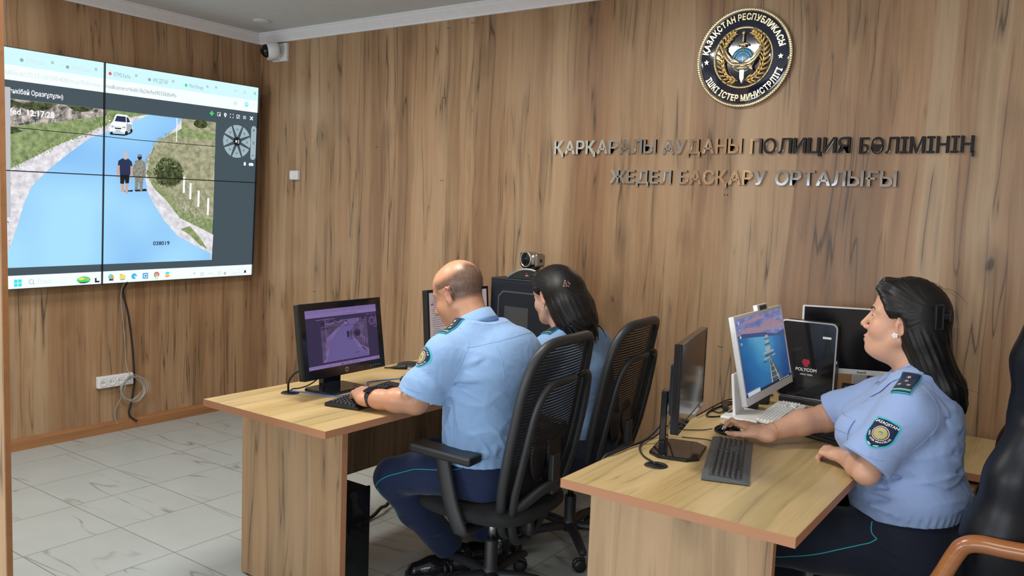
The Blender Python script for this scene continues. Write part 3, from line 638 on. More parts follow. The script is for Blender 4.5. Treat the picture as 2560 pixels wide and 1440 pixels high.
gl = MB().lathe([(0, .030), (.035, .029), (.052, .026), (.057, .022)], 40, 0, MF @ at(0, -.01, 0)).build('globe', M_SKYB, t)
mb = MB()
for r in (.032, .045): mb.tube([(r*math.cos(2*PI*i/40), -.031, -.01+r*math.sin(2*PI*i/40)) for i in range(40)], .0007, 5, closed=True)
mb.tube([(.057*math.cos(2*PI*i/48), -.026, -.01+.057*math.sin(2*PI*i/48)) for i in range(48)], .0016, 6, closed=True)
mb.build('globe_lines', M_GOLDP, gl)
mb = MB()           # sword behind the globe
mb.ell((0, -.034, .113), (.009, .008, .009)); mb.tube([(0, -.034, .103), (0, -.034, .07)], .0045, 10)
for k in range(7): mb.lathe([(.0048, 0), (.0056, .002), (.0048, .004)], 10, 0, at(0, -.034, .074+k*.004))
mb.tube([(-.028, -.033, .055), (-.018, -.036, .062), (0, -.037, .058), (.018, -.036, .062), (.028, -.033, .055)], [.003, .006, .008, .006, .003], 8, res=3)
mb.ell((0, -.034, .054), (.018, .008, .006)); mb.prism([(-.012, -.05), (-.011, -.098), (0, -.122), (.011, -.098), (.012, -.05)], -.024, -.031, bev=.002)
mb.prism([(-.0035, -.05), (-.003, -.1), (0, -.112), (.003, -.1), (.0035, -.05)], -.030, -.034)
mb.tube([(0, -.026, .056), (0, -.0265, -.055)], .004, 8)
mb.build('sword', M_GOLDP, t)
for sgn in (-1, 1):  # wreath branches
    mb = MB()
    pts = [V(sgn*.018, -.028, -.108), V(sgn*.06, -.028, -.098), V(sgn*.092, -.028, -.06), V(sgn*.103, -.028, -.005), V(sgn*.098, -.028, .05), V(sgn*.075, -.028, .09), V(sgn*.05, -.028, .112)]
    sp = spline(pts, 5); mb.tube(sp, .004, 6)
    for i in range(1, len(sp)-1, 2):
        tn = (sp[i+1]-sp[i-1]).normalized(); nr = V(-tn.z, 0, tn.x)
        for s2 in (-1, 1):
            d = (tn*.8+nr*s2*.62).normalized(); q = d.to_track_quat('X', 'Y').to_matrix(); L = .026 if i < 24 else .018
            mb.ell(sp[i]+d*L*.75+V(0, -.003, 0), (L*.85, .006, .0105), 0, None, 8, q)
    mb.ell(sp[-1]+V(-sgn*.006, -.003, .006), (.012, .005, .006), 0, None, 8, Euler((0, sgn*.6, 0)).to_matrix())
    mb.build('wreath_branch', M_GOLD, t)
mb = MB()           # eagle carrying the globe: spread wings, body, head, tail
for sgn in (-1, 1):
    for k in range(9):
        a = V(sgn*.012, -.040, -.034+.001*k); tip = V(sgn*(.050+.0062*k), -.046+.001*k, -.028+.0098*k+(.012 if k > 5 else 0))
        mid = (a+tip)/2+V(sgn*.006, -.004, -.013)
        mb.tube([a, mid, tip], [.007, .0065, .0015], 8, flat=.55, up=(0, 1, 0), res=4)
    mb.tube([V(sgn*.004, -.042, -.036), V(sgn*.045, -.048, -.032), V(sgn*.082, -.046, .010), V(sgn*.094, -.042, .052)], [.010, .009, .006, .002], 10, res=5)
mb.ell((.004, -.042, -.04), (.03, .009, .010), 0, None, 12, (0, .2, 0)); mb.ell((-.026, -.043, -.030), (.010, .007, .007)); mb.ell((-.036, -.043, -.032), (.005, .003, .0025))
for k in range(5): mb.ell((.034+.002*k, -.040, -.046-.004*k+.010), (.020, .003, .005), 0, None, 8, (0, .25+.1*k, 0))
mb.ell((.0, -.040, -.052), (.034, .006, .006))
mb.build('eagle', M_GOLDP, t)

# ---------------------------------------------------------------- mirror letters on the wall
ORD = ['first', 'second', 'third', 'fourth', 'fifth', 'sixth', 'seventh', 'eighth', 'ninth']
def embolden(vs, fs):
    V2, F2 = [], []
    for i, (dx, dz) in enumerate(((-.026, -.010), (.026, -.010), (-.026, .010), (.026, .010), (0, -.014), (0, .014), (-.012, 0), (.012, 0))):
        n = len(V2); V2 += [(p[0]+dx, p[1]+dz, p[2]+(.0006*i if p[2] > 0 else 0)) for p in vs]; F2 += [[k+n for k in f] for f in fs]
    return V2, F2
def sign_word(word, x0, x1, z, cap, line):
    geo = []; tot = 0
    for ch in word:
        vs, fs = text_geo(ch, 1.0, .07, 0, 'LEFT', 0); vs, fs = embolden(vs, fs); a = min(p[0] for p in vs); b = max(p[0] for p in vs); geo.append((vs, fs, a, b)); tot += b-a
    gap = .085; tot += gap*(len(word)-1); k = (x1-x0)/tot; kz = cap/.757; x = x0
    for i, (ch, (vs, fs, a, b)) in enumerate(zip(word, geo)):
        w = (b-a)*k; mb = MB().add([((p[0]-(a+b)/2)*k, -.0075-p[2]*.1, p[1]*kz) for p in vs], fs)
        o = mb.build('wall_letter', M_CHROME); o.location = (x+w/2, 0, z)
        tag(o, 'mirror chrome letter %s, %s letter of the word %s in the %s sign line' % (ch, ORD[i], word, line), 'letter', 'mirror letters of the wall sign')
        x += w+gap*k
for wd, x0, x1, dz in (('ҚАРҚАРАЛЫ', 2.580, 3.198, .007), ('АУДАНЫ', 3.232, 3.651, .003), ('ПОЛИЦИЯ', 3.691, 4.147, -.001), ('БӨЛІМІНІҢ', 4.186, 4.640, -.005)): sign_word(wd, x0, x1, 1.834+dz, .073, 'upper')
for wd, x0, x1, dz in (('ЖЕДЕЛ', 2.94, 3.292, 0), ('БАСҚАРУ', 3.333, 3.776, 0), ('ОРТАЛЫҒЫ', 3.821, 4.351, 0)): sign_word(wd, x0, x1, 1.686+dz, .070, 'lower')

# ---------------------------------------------------------------- computers and what lies on the desks
M_DIM = emit('screen_standby_glow', (.02, .02, .025), .3)
def monitor(name, label, cat, c, yaw, tilt, w, h, bez, depth, bmat, base, neck=True, chin=None, group=None, bm=None, back=True):
    """c = centre of the front face; local x = right seen from the viewer, -y = towards the viewer; the thing's base sits on the desk"""
    chin = bez if chin is None else chin
    rz = math.radians(yaw); t = thing(name, label, cat, (base[0], base[1], .75), rz, group)
    R = Matrix.Rotation(-rz, 4, 'Z'); lc = R @ V(c[0]-base[0], c[1]-base[1], c[2]-.75)
    M = at(*lc) @ Matrix.Rotation(-math.radians(tilt), 4, 'X')
    fr = MB()
    fr.box((0, depth/2+.001, 0), (w, depth, h), 0, M, .004)
    case = fr.build('casing', bmat, t)
    bz = MB()
    bz.box((0, -.0005, h/2-bez/2), (w, .005, bez), 0, M, .0015).box((0, -.0005, -h/2+chin/2), (w, .005, chin), 0, M, .0015)
    for s_ in (-1, 1): bz.box((s_*(w/2-bez/2), -.0005, (chin-bez)/2), (bez, .005, h-bez-chin+.002), 0, M, .0015)
    bz.build('bezel', bm or bmat, t)
    if back: MB().box((0, depth+.012, -h*.08), (w*.62, .03, h*.6), 0, M, .01).build('back_cover', bmat, t)
    return t, M, (w-2*bez, h-bez-chin, (chin-bez)/2)
# the man's monitor
t, M, (sw, sh, so) = monitor('computer_monitor', 'black monitor with a purplish road picture in front of the bald man', 'monitor', (2.622, -1.605, .978), 92, 8, .456, .298, .028, .028, M_BLACKG, (2.565, -1.585), chin=.038)
mb = MB(); desktop_picture(mb, False, .0004); k = sw/2.238; kz = sh/1.345
for i, p in enumerate(mb.v): mb.v[i] = M @ V((p.x-1.119)*k, p.y*.3-.0002, (p.z-.6725)*kz+so)
mb.build('screen_image', SCREEN_MON, t)
R = Matrix.Rotation(-math.radians(92), 4, 'Z')
lg = MB().ngon(0, -.298/2+.019, .0105, -.0034, 0, 24, M).build('logo', M_SILVER, t)
MB().text('hp', .014, 0, M @ txz(-.0062, -.0037, -.298/2+.0155), .0, .0006).build('logo_letters', M_BLACKG, lg)
b = MB()
for kx in range(5): b.box((.14+.014*kx, -.003, -.298/2+.016), (.004, .001, .0012), 0, M)
b.build('button_mark', M_LIGHTMARK, t)
MB().box((-.02, .02, .055), (.10, .03, .10), bev=.006).build('neck', M_BLACKG, t)
MB().prism([(-.11, -.075), (.09, -.075), (.11, -.05), (.11, .07), (.09, .085), (-.09, .085), (-.11, .07)], 0, .012, bev=.003, axis='z').build('base', M_BLACKG, t)
# the dark monitor seen from the side on the right desk
t, M, (sw, sh, so) = monitor('computer_monitor', 'thin black monitor seen edge-on on the right desk, its screen turned away', 'monitor', (4.035, -1.388, .992), 103, 0, .47, .28, .012, .022, M_BLACKG, (4.015, -1.44), chin=.02)
MB().rect(-sw/2, -sh/2+so, sw/2, sh/2+so, -.0012, 0, M).build('screen', M_OFFSCR, t)
MB().box((.0, .045, .10), (.05, .022, .20), bev=.004).build('neck', M_BLACKG, t)
MB().prism([(-.075, -.085), (.075, -.085), (.11, -.05), (.11, .04), (.075, .075), (-.075, .075), (-.11, .04), (-.11, -.05)], 0, .012, bev=.004, axis='z').build('base', M_BLACKG, t)
MB().box((.19, -.004, -.06+.24), (.02, .002, .03)).build('sticker', M_LIGHTMARK, t)
# woman's monitor at the far end of the left desk, showing a list
M_PAGE = emit('document_page', (.46, .38, .38), .75); M_PTXT = emit('document_ink', (.16, .13, .14), .6); M_PRED = emit('document_red', (.5, .03, .1), .7)
t, M, (sw, sh, so) = monitor('computer_monitor', 'black monitor showing a page of text, partly behind the bald man', 'monitor', (2.487, -.69, .961), 88, 5, .47, .315, .014, .03, M_BLACK, (2.45, -.69))
pg = MB().rect(-sw/2, -sh/2, sw/2, sh/2, -.0012, 0, M); rnd = random.Random(5)
for k in range(24):
    z = sh/2-.03-.0105*k
    if k == 3: pg.rect(-sw/2+.012, z, -sw/2+.03, z+.008, -.0016, 2, M)
    pg.rect(-sw/2+.02+rnd.choice((0, .01)), z, -sw/2+.05+rnd.uniform(.02, .16), z+.0022, -.0016, 1, M)
    pg.rect(.03, z, .04+rnd.uniform(.02, .12), z+.0022, -.0016, 1, M)
pg.build('screen_image', [M_PAGE, M_PTXT, M_PRED], t)
MB().box((0, .045, .08), (.06, .03, .16), bev=.005).build('neck', M_BLACK, t); MB().lathe([(.0, .0), (.10, 0), (.10, .008), (.03, .016), (0, .016)], 28).build('base', M_BLACK, t)
# white all-in-one computer
t, M, (sw, sh, so) = monitor('all_in_one_computer', 'white all-in-one computer with a blue sea wallpaper on the right desk', 'computer', (4.100, -.868, 1.024), 92, 12.5, .60, .315, .012, .016, M_WHITEM, (4.012, -.80), chin=.03, back=False)
MB().box((0, .026, -.02), (.40, .03, .25), 0, M, .012).build('back_cover', M_WHITEM, t)
MB().box((.05, .006, .315/2+.010), (.13, .018, .022), 0, M, .003).box((.05, -.0035, .315/2+.008), (.085, .002, .016), 1, M).build('webcam_module', [M_WHITEM, M_BLACK], t)
def sea_mat():
    m, nt, p = nmat('sea_picture'); g = NT(nt); p.inputs['Base Color'].default_value = (.01, .01, .012, 1); p.inputs['Roughness'].default_value = .3
    co = g.new('ShaderNodeTexCoord').outputs['Object']; v = g.new('ShaderNodeVectorMath', operation='DISTANCE'); g.l.new(co, v.inputs[0]); v.inputs[1].default_value = (-.10, .03, .345)
    n = g.noise(g.coords((1, 1, 2)), 7, 3); t_ = g.math('ADD', v.outputs['Value'], g.math('MULTIPLY', g.math('SUBTRACT', n, .5), .10))
    c_ = g.ramp(t_, [(.03, (.30, .58, .72)), (.10, (.10, .40, .62)), (.20, (.018, .17, .42)), (.34, (.006, .05, .20))])
    nt.links.new(c_, p.inputs['Emission Color']); p.inputs['Emission Strength'].default_value = .8; return m
SEA = [sea_mat(), emit('sea_light', (.10, .38, .58), .8), emit('dusk_sky', (.10, .13, .36), .8, (.30, .30, .52), scale=12, stretch=(1, 1, 4)),
       emit('pink_cloud', (.50, .26, .30), .75, (.30, .26, .42), scale=30, stretch=(1, 1, 3)), emit('pier_dark', (.02, .035, .05), .8, (.12, .16, .18), scale=120), emit('pier_light', (.36, .42, .44), .8), emit('taskbar_navy', (.01, .02, .05), .8), emit('search_box', (.55, .66, .70), .8), emit('hill', (.05, .08, .22), .8)]
w2, h2 = sw/2, sh/2
pg = MB()
def q(pts, lay, mi): pg.flat([(x*sw-w2, z*sh-h2+so) for x, z in pts], -.0012-.0004*lay, mi, M)
q([(0, 0), (1, 0), (1, 1), (0, 1)], 0, 0); q([(0, .76), (1, .62+.0), (1, 1), (0, 1)], 1, 2)
q([(0, .80), (.2, .86), (.45, .82), (.7, .90), (1, .80), (1, .74), (.5, .755), (0, .79)], 2, 3); q([(.1, .93), (.4, .97), (.6, .95), (.3, .91)], 2, 3)
q([(0, .785), (.10, .80), (.25, .775), (.5, .74), (.8, .66), (1, .69), (1, .60), (0, .76)], 3, 8)
for k in range(0): q([(.36-.055*k+.015, .66), (.44+.055*k*.8, .64), (.42+.03*k, .50-.012*k), (.36-.035*k, .50-.012*k)], 2+.1*k, 0 if k > 4 else 1) if k < 3 else None
q([(.53, .03), (.80, .03), (.575, .42), (.55, .42)], 4, 4); q([(.535, .03), (.56, .03), (.56, .41), (.555, .41)], 5, 5); q([(.70, .03), (.73, .03), (.572, .41), (.567, .41)], 5, 5)
for k, (x0, x1, z0, z1) in enumerate(((.46, .68, .44, .465), (.48, .66, .40, .425), (.44, .58, .365, .385), (.42, .50, .33, .345), (.51, .61, .47, .53), (.50, .62, .555, .575), (.525, .60, .575, .62), (.51, .615, .63, .645), (.535, .59, .645, .69), (.55, .575, .69, .73), (.62, .70, .385, .40))): q([(x0, z0), (x1, z0), (x1, z1), (x0, z1)], 5+.2*k, 4 if k % 2 else 5)
for k in range(9): q([(.555+.001*k, .05+.04*k), (.74-.02*k, .05+.04*k), (.738-.02*k, .058+.04*k), (.555+.001*k, .058+.04*k)], 7, 5 if k % 2 else 4)
q([(0, 0), (1, 0), (1, .032), (0, .032)], 8, 6); q([(.02, .003), (.27, .003), (.27, .055), (.02, .055)], 9, 7)
for k in range(5): q([(.70+.05*k, .008), (.725+.05*k, .008), (.725+.05*k, .024), (.70+.05*k, .024)], 9, 7)
for k in range(4): q([(.03, .93-.09*k), (.055, .93-.09*k), (.055, .965-.09*k), (.03, .965-.09*k)], 9, 5 if k % 2 else 7)
pg.build('screen_image', SEA, t)
MB().box((0, .028, .085), (.11, .012, .17), bev=.004, rot=(math.radians(-6), 0, 0)).build('stand_neck', M_WHITEM, t); MB().box((0, -.01, .006), (.20, .14, .012), bev=.004).build('stand_base', M_WHITEM, t)
# white-framed monitor, switched off, at the back of the right desk
t, M, (sw, sh, so) = monitor('computer_monitor', 'white framed monitor with a black screen at the back of the right desk', 'monitor', (4.325, -.20, 1.018), 22, 9, .54, .285, .007, .022, M_WHITEM, (4.30, -.165), chin=.022, bm=M_WHITEM)
MB().rect(-sw/2, -sh/2+so, sw/2, sh/2+so, -.0012, 0, M).build('screen', M_OFFSCR, t)
MB().text('SmartS', .013, 0, M @ txz(-.04, -.0035, -.285/2+.006), 0, .0003).build('lettering', M_BLACK, t)
MB().box((0, .035, .09), (.06, .02, .18), bev=.004).build('neck', M_WHITEM, t); MB().box((0, .0, .005), (.20, .14, .01), bev=.003).build('base', M_WHITEM, t)
# video conference unit
t = thing('video_conference_unit', 'tall black video conference unit with a red mark, between two monitors', 'conference unit', (4.127, -.375, .75))
MB().box((0, .0, .012), (.20, .08, .024), bev=.004).build('foot', M_BLACK, t)
def rrect(w, h, r, n=5):
    out = []
    for cx, cz, a in ((w/2-r, h/2-r, 0), (-w/2+r, h/2-r, PI/2), (-w/2+r, -h/2+r, PI), (w/2-r, -h/2+r, 1.5*PI)):
        for i in range(n+1): out.append((cx+r*math.cos(a+PI/2*i/n), cz+r*math.sin(a+PI/2*i/n)))
    return out
Mu = at(0, 0, .187)
MB().prism(rrect(.232, .326, .022), -.018, .05, 0, Mu, .003).build('body', M_BLACK, t)
MB().prism(rrect(.236, .330, .024), -.020, -.012, 0, Mu).build('trim_frame', M_SILVER, t)
MB().prism(rrect(.224, .318, .02), -.0225, -.019, 0, Mu, .001).build('front_plate', M_BLACKG, t)
lg = MB()
for r_, n_ in ((0, 3), (1, 4), (2, 3), (3, 2)):
    for i in range(n_): lg.box(((i-(n_-1)/2)*.0085, -.0232, .205-.0078*r_-.018), (.0065, .001, .006))
lg.build('logo', M_RED, t)
MB().text('POLYCOM', .019, 0, txz(-.042, -.0235, .140), 0, .0003, width=.086).text('HDX 9000', .010, 0, txz(-.022, -.0235, .123), 0, 0, width=.05).build('lettering', M_LIGHTMARK, t)
MB().box((.078, -.0235, .29), (.034, .001, .009)).build('sticker', M_LIGHTMARK, t); MB().box((.1185, -.005, .19), (.001, .004, .012)).build('status_light', emit('blue_led', (.2, .4, 1), 1.5), t)
# computer case with the conference camera on top
t = thing('computer_tower', 'black computer tower standing on the far end of the left desk', 'computer', (2.70, -.335, .75))
MB().box((0, 0, .2075), (.43, .19, .415), bev=.004).build('case', M_PCPANEL, t)
sp = MB().box((.0, -.0955, .205), (.40, .003, .385), bev=.001).build('side_panel', M_PCPANEL, t)
oc = [(-.165, -.17), (-.165, .115), (-.135, .145), (.19, .145), (.19, .137), (-.131, .137), (-.157, .111), (-.157, -.17)]
MB().flat([(x, z+.205) for x, z in oc], -.0976, 0).build('panel_line', M_PCLINE, sp)
M_VENT, nt_, p_ = nmat('perforated_grille'); gg = NT(nt_); vr = gg.new('ShaderNodeTexVoronoi'); gg.l.new(gg.coords((1, 1, 1)), vr.inputs['Vector']); vr.inputs['Scale'].default_value = 190; vr.inputs['Randomness'].default_value = .15
gg.l.new(gg.mix(gg.mapr(vr.outputs['Distance'], .28, .36, 0, 1), (.003, .003, .004), (.05, .055, .06)), p_.inputs['Base Color']); p_.inputs['Roughness'].default_value = .5
MB().rect(-.12, .145, .03, .27, -.0976, 0).build('vent', M_VENT, sp)
t = thing('conference_camera', 'silver pan tilt conference camera on top of the black tower', 'camera', (2.70, -.375, 1.165))
N_ = 16; R0, hh = .20, .048
arch = [(-.13+.26*i/N_, .006+hh*(1-((i/N_-.5)*2)**2)) for i in range(N_+1)]
MB().prism([(-.133, 0)]+[(x*1.03, z+.004) for x, z in arch]+[(.133, 0)], -.03, .035, 0, None, .003).build('base_arch', M_SILVER, t)
fp = MB().prism([(-.122, .003)]+[(x*.96, z-.004) for x, z in arch]+[(.122, .003)], -.034, -.029, 0).build('base_front', M_BLACKG, t)
MB().ngon(-.003, .030, .0045, -.0345, 0, 8).rect(-.013, .0195, .008, .022, -.0345, 1).build('logo', [M_RED, M_LIGHTMARK], fp)
Mc = at(0, 0, 0) @ Matrix.Rotation(math.radians(-14), 4, 'Z')
MB().tube([(-.058, 0, .135), (-.062, 0, .10), (-.055, 0, .075), (-.03, 0, .062), (0, 0, .058), (.03, 0, .062), (.055, 0, .075), (.062, 0, .10), (.058, 0, .135)], .012, 10, 0, Mc, flat=2.0, up=(0, 1, 0), res=4).build('yoke', M_BLACK, t)
hd = MB().lathe([(.0, -.045), (.03, -.045), (.036, -.04), (.040, 0), (.042, .03), (.041, .034)], 28, 0, Mc @ at(-.008, 0, .105) @ Matrix.Rotation(PI/2, 4, 'X') ).box((.02, .0, .105), (.07, .065, .058), 0, Mc, .016).build('camera_head', M_SILVER, t)
MB().lathe([(.034, .030), (.037, .037), (.041, .036), (.042, .031)], 28, 0, Mc @ at(-.008, 0, .105) @ Matrix.Rotation(PI/2, 4, 'X')).build('lens_ring', M_STEEL, hd)
ln = MB().lathe([(.0, .028), (.02, .028), (.035, .034)], 24, 0, Mc @ at(-.008, 0, .105) @ Matrix.Rotation(PI/2, 4, 'X')).build('lens_recess', M_BLACKM, hd)
MB().lathe([(.0, .038), (.009, .036), (.014, .03)], 20, 0, Mc @ at(-.008, 0, .105) @ Matrix.Rotation(PI/2, 4, 'X')).build('lens', M_GLOSSC, hd)
MB().box((.064, 0, .103), (.018, .062, .066), 0, Mc, .008).build('side_cap', M_SILVER, hd)
# computer tower on the floor under the left desk
t = thing('computer_tower', 'glossy black computer tower on the floor under the left desk', 'computer', (2.632, -1.745, 0))
MB().box((-.008, 0, .215), (.42, .17, .41), bev=.003).build('case', M_BLACKG, t)
fp = MB().box((.206, 0, .215), (.012, .176, .416), bev=.003)
for tri in (((.2125, -.08, .40), (.2125, .02, .40), (.219, -.03, .25)), ((.2125, .02, .40), (.2125, .08, .30), (.219, -.03, .25)), ((.2125, -.08, .40), (.219, -.03, .25), (.2125, -.08, .10)), ((.219, -.03, .25), (.2125, .08, .30), (.2125, .04, .05)), ((.219, -.03, .25), (.2125, .04, .05), (.2125, -.08, .10))): fp.add(tri, [[0, 1, 2]])
fp.build('front_panel', M_BLACKG, t)
for sx_ in (-.16, .16):
    for sy_ in (-.06, .06): MB().box((sx_, sy_, .005), (.03, .02, .01)).build('foot', M_BLACK, t)
tag(MB().tube([(2.41, -1.66, .06), (2.37, -1.55, .012), (2.34, -1.3, .010), (2.330, -1.13, .012), (2.31, -1.04, .03), (2.29, -.98, .022), (2.27, -.90, .05), (2.30, -.86, .10)], .009, 8, res=6).build('power_cable', M_BCAB), 'black power cable on the tiles beside the floor computer tower', 'cable')
# keyboards
def keyboard(label, loc, rz, L, D, mats, rows=6, tilt=0, high=.016, z=.75, num=True, legend=True):
    t = thing('keyboard', label, 'keyboard', (loc[0], loc[1], z), math.radians(rz)); M = Matrix.Rotation(math.radians(tilt), 4, 'X')
    MB().prism([(-D/2, .002), (-D/2, .007), (-D/2+.012, .010), (D/2-.01, high), (D/2, high-.002), (D/2, .002)], -L/2, L/2, 0, M @ Matrix.Rotation(PI/2, 4, 'Z') @ Matrix.Scale(-1, 4, V(0, 1, 0)) @ Matrix.Scale(1, 4, V(1, 0, 0)), .0015).build('body', mats[0], t)
    def zt(y): return .010+(high-.010)*(y+D/2-.012)/(D-.022)
    blocks = [(-L/2+.012, .285 if num else L-.024, 15)] + ([(-L/2+.312, .055, 3), (-L/2+.375, L-.387, 4)] if num else [])
    ky = MB(); lt = MB(); y0 = -D/2+.022; rp = (D-.04)/rows
    for bx, bw, n in blocks:
        for r in range(rows):
            y = y0+rp*(r+.5)
            if n == 3 and r == 2: continue
            if n == 3 and r == 1: cols = [(1, 1)]
            elif n == 15 and r == 0: cols = [(0, 1.4), (1.4, 1.2), (2.6, 1.2), (3.8, 6.2), (10, 1.2), (11.2, 1.2), (12.4, 1.2), (13.6, 1.4)]
            else: cols = [(i, 1) for i in range(n)]
            p = bw/n
            for c0, cw in cols:
                x = bx+p*(c0+cw/2); w = p*cw-.0022
                ky.add([(x-w/2, y-rp/2+.001, zt(y)), (x+w/2, y-rp/2+.001, zt(y)), (x+w/2, y+rp/2-.001, zt(y)), (x-w/2, y+rp/2-.001, zt(y)),
                        (x-w/2+.0018, y-rp/2+.0025, zt(y)+.006), (x+w/2-.0018, y-rp/2+.0025, zt(y)+.006), (x+w/2-.0018, y+rp/2-.003, zt(y)+.0065), (x-w/2+.0018, y+rp/2-.003, zt(y)+.0065)],
                       [[0, 1, 5, 4], [1, 2, 6, 5], [2, 3, 7, 6], [3, 0, 4, 7], [4, 5, 6, 7]], 0, M)
                if legend and cw < 2: lt.add([(x-.003, y+.0005, zt(y)+.0068), (x+.0012, y+.0005, zt(y)+.0068), (x+.0012, y+.0035, zt(y)+.0070), (x-.003, y+.0035, zt(y)+.0070)], [[0, 1, 2, 3]], 0, M)
    k = ky.build('keycaps', mats[1], t); k['kind'] = 'stuff'
    if legend: l_ = lt.build('key_legends', mats[2], k); l_['kind'] = 'stuff'
    return t
KB = (M_GREYP, M_KEY, M_KEYL)
keyboard('black keyboard under the hand of the bald man', (2.765, -1.575), 103.5, .455, .15, (M_BLACK, M_KEY, M_KEYL))
keyboard('dark grey keyboard lying alone on the right desk near the mouse', (4.188, -1.428), 107.5, .465, .135, (M_GREYP, M_KEY, M_KEYL))
keyboard('slim white keyboard in front of the white all-in-one computer', (4.112, -.665), 93, .41, .115, (M_WHITE, M_WKEY, M_GREYC), high=.011)
keyboard('black keyboard on the right desk just under the forearm of the seated woman', (4.40, -.925), -20, .25, .12, (M_BLACK, M_KEY, M_KEYL), num=False)
keyboard('black keyboard leaning by the stand of the white framed monitor', (4.362, -.335), 5, .20, .12, (M_BLACK, M_KEY, M_KEYL), num=False, tilt=48, z=.795)
t = thing('folder', 'bright blue folder on the right desk behind the black keyboard', 'folder', (4.405, -.832, .75), math.radians(-20))
MB().box((0, 0, .009), (.23, .05, .018), bev=.004).build('cover', M_DBLUE, t); MB().box((0, -.002, .009), (.224, .05, .012)).build('paper_block', M_LIGHTMARK, t)
def mouse(label, loc, rz, wheel=True):
    t = thing('computer_mouse', label, 'mouse', (loc[0], loc[1], .75), math.radians(rz))
    b = bmesh.new(); bmesh.ops.create_uvsphere(b, u_segments=24, v_segments=14, radius=1)
    for v in b.verts:
        x, y, z = v.co; fl = 1 if z > -.15 else .15/max(.15, -z)
        v.co = V(x*.031*(1-.12*abs(y)), y*.055, .001+(max(z, -.18)+.18)*.030*(1-.18*y))
    MB().bm(b, 0, None, True).build('shell', M_BLACKG, t)
    MB().lathe([(.006, -.003), (.007, 0), (.006, .003)], 14, 0, at(0, .028, .026) @ Matrix.Rotation(PI/2, 4, 'Y')).build('scroll_wheel', M_GREYP, t)
    return t
mouse('black mouse under the right hand of the bald man', (2.680, -1.262), 96)
mouse('black mouse under the right hand of the seated woman at the right desk', (4.062, -1.105), 78)
# cables
tag(MB().tube([(2.618, -1.255, .757), (2.59, -1.30, .754), (2.57, -1.36, .754), (2.575, -1.42, .756), (2.63, -1.468, .754), (2.672, -1.51, .754), (2.676, -1.60, .754), (2.672, -1.69, .756), (2.59, -1.722, .758), (2.53, -1.738, .758), (2.487, -1.755, .756), (2.482, -1.757, .7525)], .0028, 8, res=8).build('mouse_cable', M_BLUEC), 'blue mouse cable running from the mouse to the grommet of the left desk', 'cable')
tag(MB().tube([(2.474, -1.759, .7525), (2.476, -1.763, .77), (2.49, -1.772, .80), (2.52, -1.772, .835), (2.565, -1.765, .86)], .0045, 8, res=6).build('monitor_cable', M_BCAB), 'black cable rising from the left desk grommet to the monitor of the bald man', 'cable')
tag(MB().tube([(2.473, -1.750, .7525), (2.479, -1.744, .764), (2.49, -1.72, .765), (2.505, -1.68, .775), (2.515, -1.64, .80), (2.53, -1.60, .85)], .003, 8, res=6).build('power_cable', M_BCAB), 'thin black cable from the left desk grommet up behind the monitor', 'cable')
t = thing('speakerphone', 'flat round black speakerphone at the far edge of the left desk', 'speakerphone', (2.44, -1.0, .75))
MB().lathe([(0, .0), (.055, 0), (.062, .006), (.06, .014), (.045, .020), (0, .021)], 32).build('puck', M_BLACKM, t); MB().box((.058, -.055, .008), (.035, .02, .012), bev=.003).build('metal_clip', M_STEEL, t)
MB().tube([(.03, -.055, .012), (-.005, -.085, .009), (-.03, -.10, .006), (-.055, -.115, .004), (-.06, -.10, .003)], [.012, .010, .004, .0025, .0025], 8, res=5).build('cable', M_BCAB, t)
for y_, w_ in ((-.655, 'nearer'), (-.515, 'farther')):
    t = thing('desk_speaker', '%s of two small round black speakers behind the white computer' % w_, 'speaker', (3.985, y_, .75), 0, 'small round speakers')
    MB().lathe([(.0, 0), (.032, 0), (.035, .006), (.036, .03), (.033, .048), (.028, .053), (0, .054)], 24).build('body', M_BLACKM, t); MB().lathe([(.0, .056), (.02, .056), (.026, .0535)], 20).build('grille', M_VENT, t)
t = thing('power_adapter', 'black inline power adapter among the cables left of the white computer', 'adapter', (3.915, -.745, .75), math.radians(25))
MB().box((0, 0, .012), (.022, .085, .022), bev=.004).build('body', M_BLACK, t); MB().tube([(0, .04, .012), (.0, .07, .012), (.012, .11, .006), (.05, .15, .004), (.06, .19, .004)], .003, 6, res=5).build('cord', M_BCAB, t)
MB().tube([(0, -.04, .012), (-.002, -.06, .008), (-.03, -.08, .004), (-.05, -.05, .004), (-.048, .0, .004), (-.036, .04, .004)], .003, 6, res=5).build('cord', M_BCAB, t)
tag(MB().tube([(3.99, -.74, .79), (3.955, -.86, .755), (3.92, -.92, .754), (3.90, -.90, .754), (3.885, -.82, .754), (3.89, -.70, .754), (3.93, -.58, .756), (3.96, -.45, .76), (3.98, -.34, .755)], .0034, 7, res=7).build('power_cable', M_BCAB), 'long black cable looping along the left edge of the right desk', 'cable')
tag(MB().tube([(3.95, -.30, .756), (3.93, -.42, .754), (3.90, -.55, .754), (3.892, -.64, .770), (3.885, -.80, .766), (3.883, -.96, .757)], .0026, 7, res=7).build('signal_cable', M_BCAB), 'thin black cable beside the adapter on the right desk', 'cable')
tag(MB().tube([(4.01, -1.37, .93), (3.975, -1.36, .90), (3.93, -1.37, .82), (3.898, -1.43, .765), (3.882, -1.52, .757), (3.88, -1.60, .757), (3.868, -1.66, .752), (3.862, -1.70, .70)], .0042, 8, res=7).build('monitor_cable', M_BCAB), 'black cable from the edge-on monitor over the left edge of the right desk', 'cable')
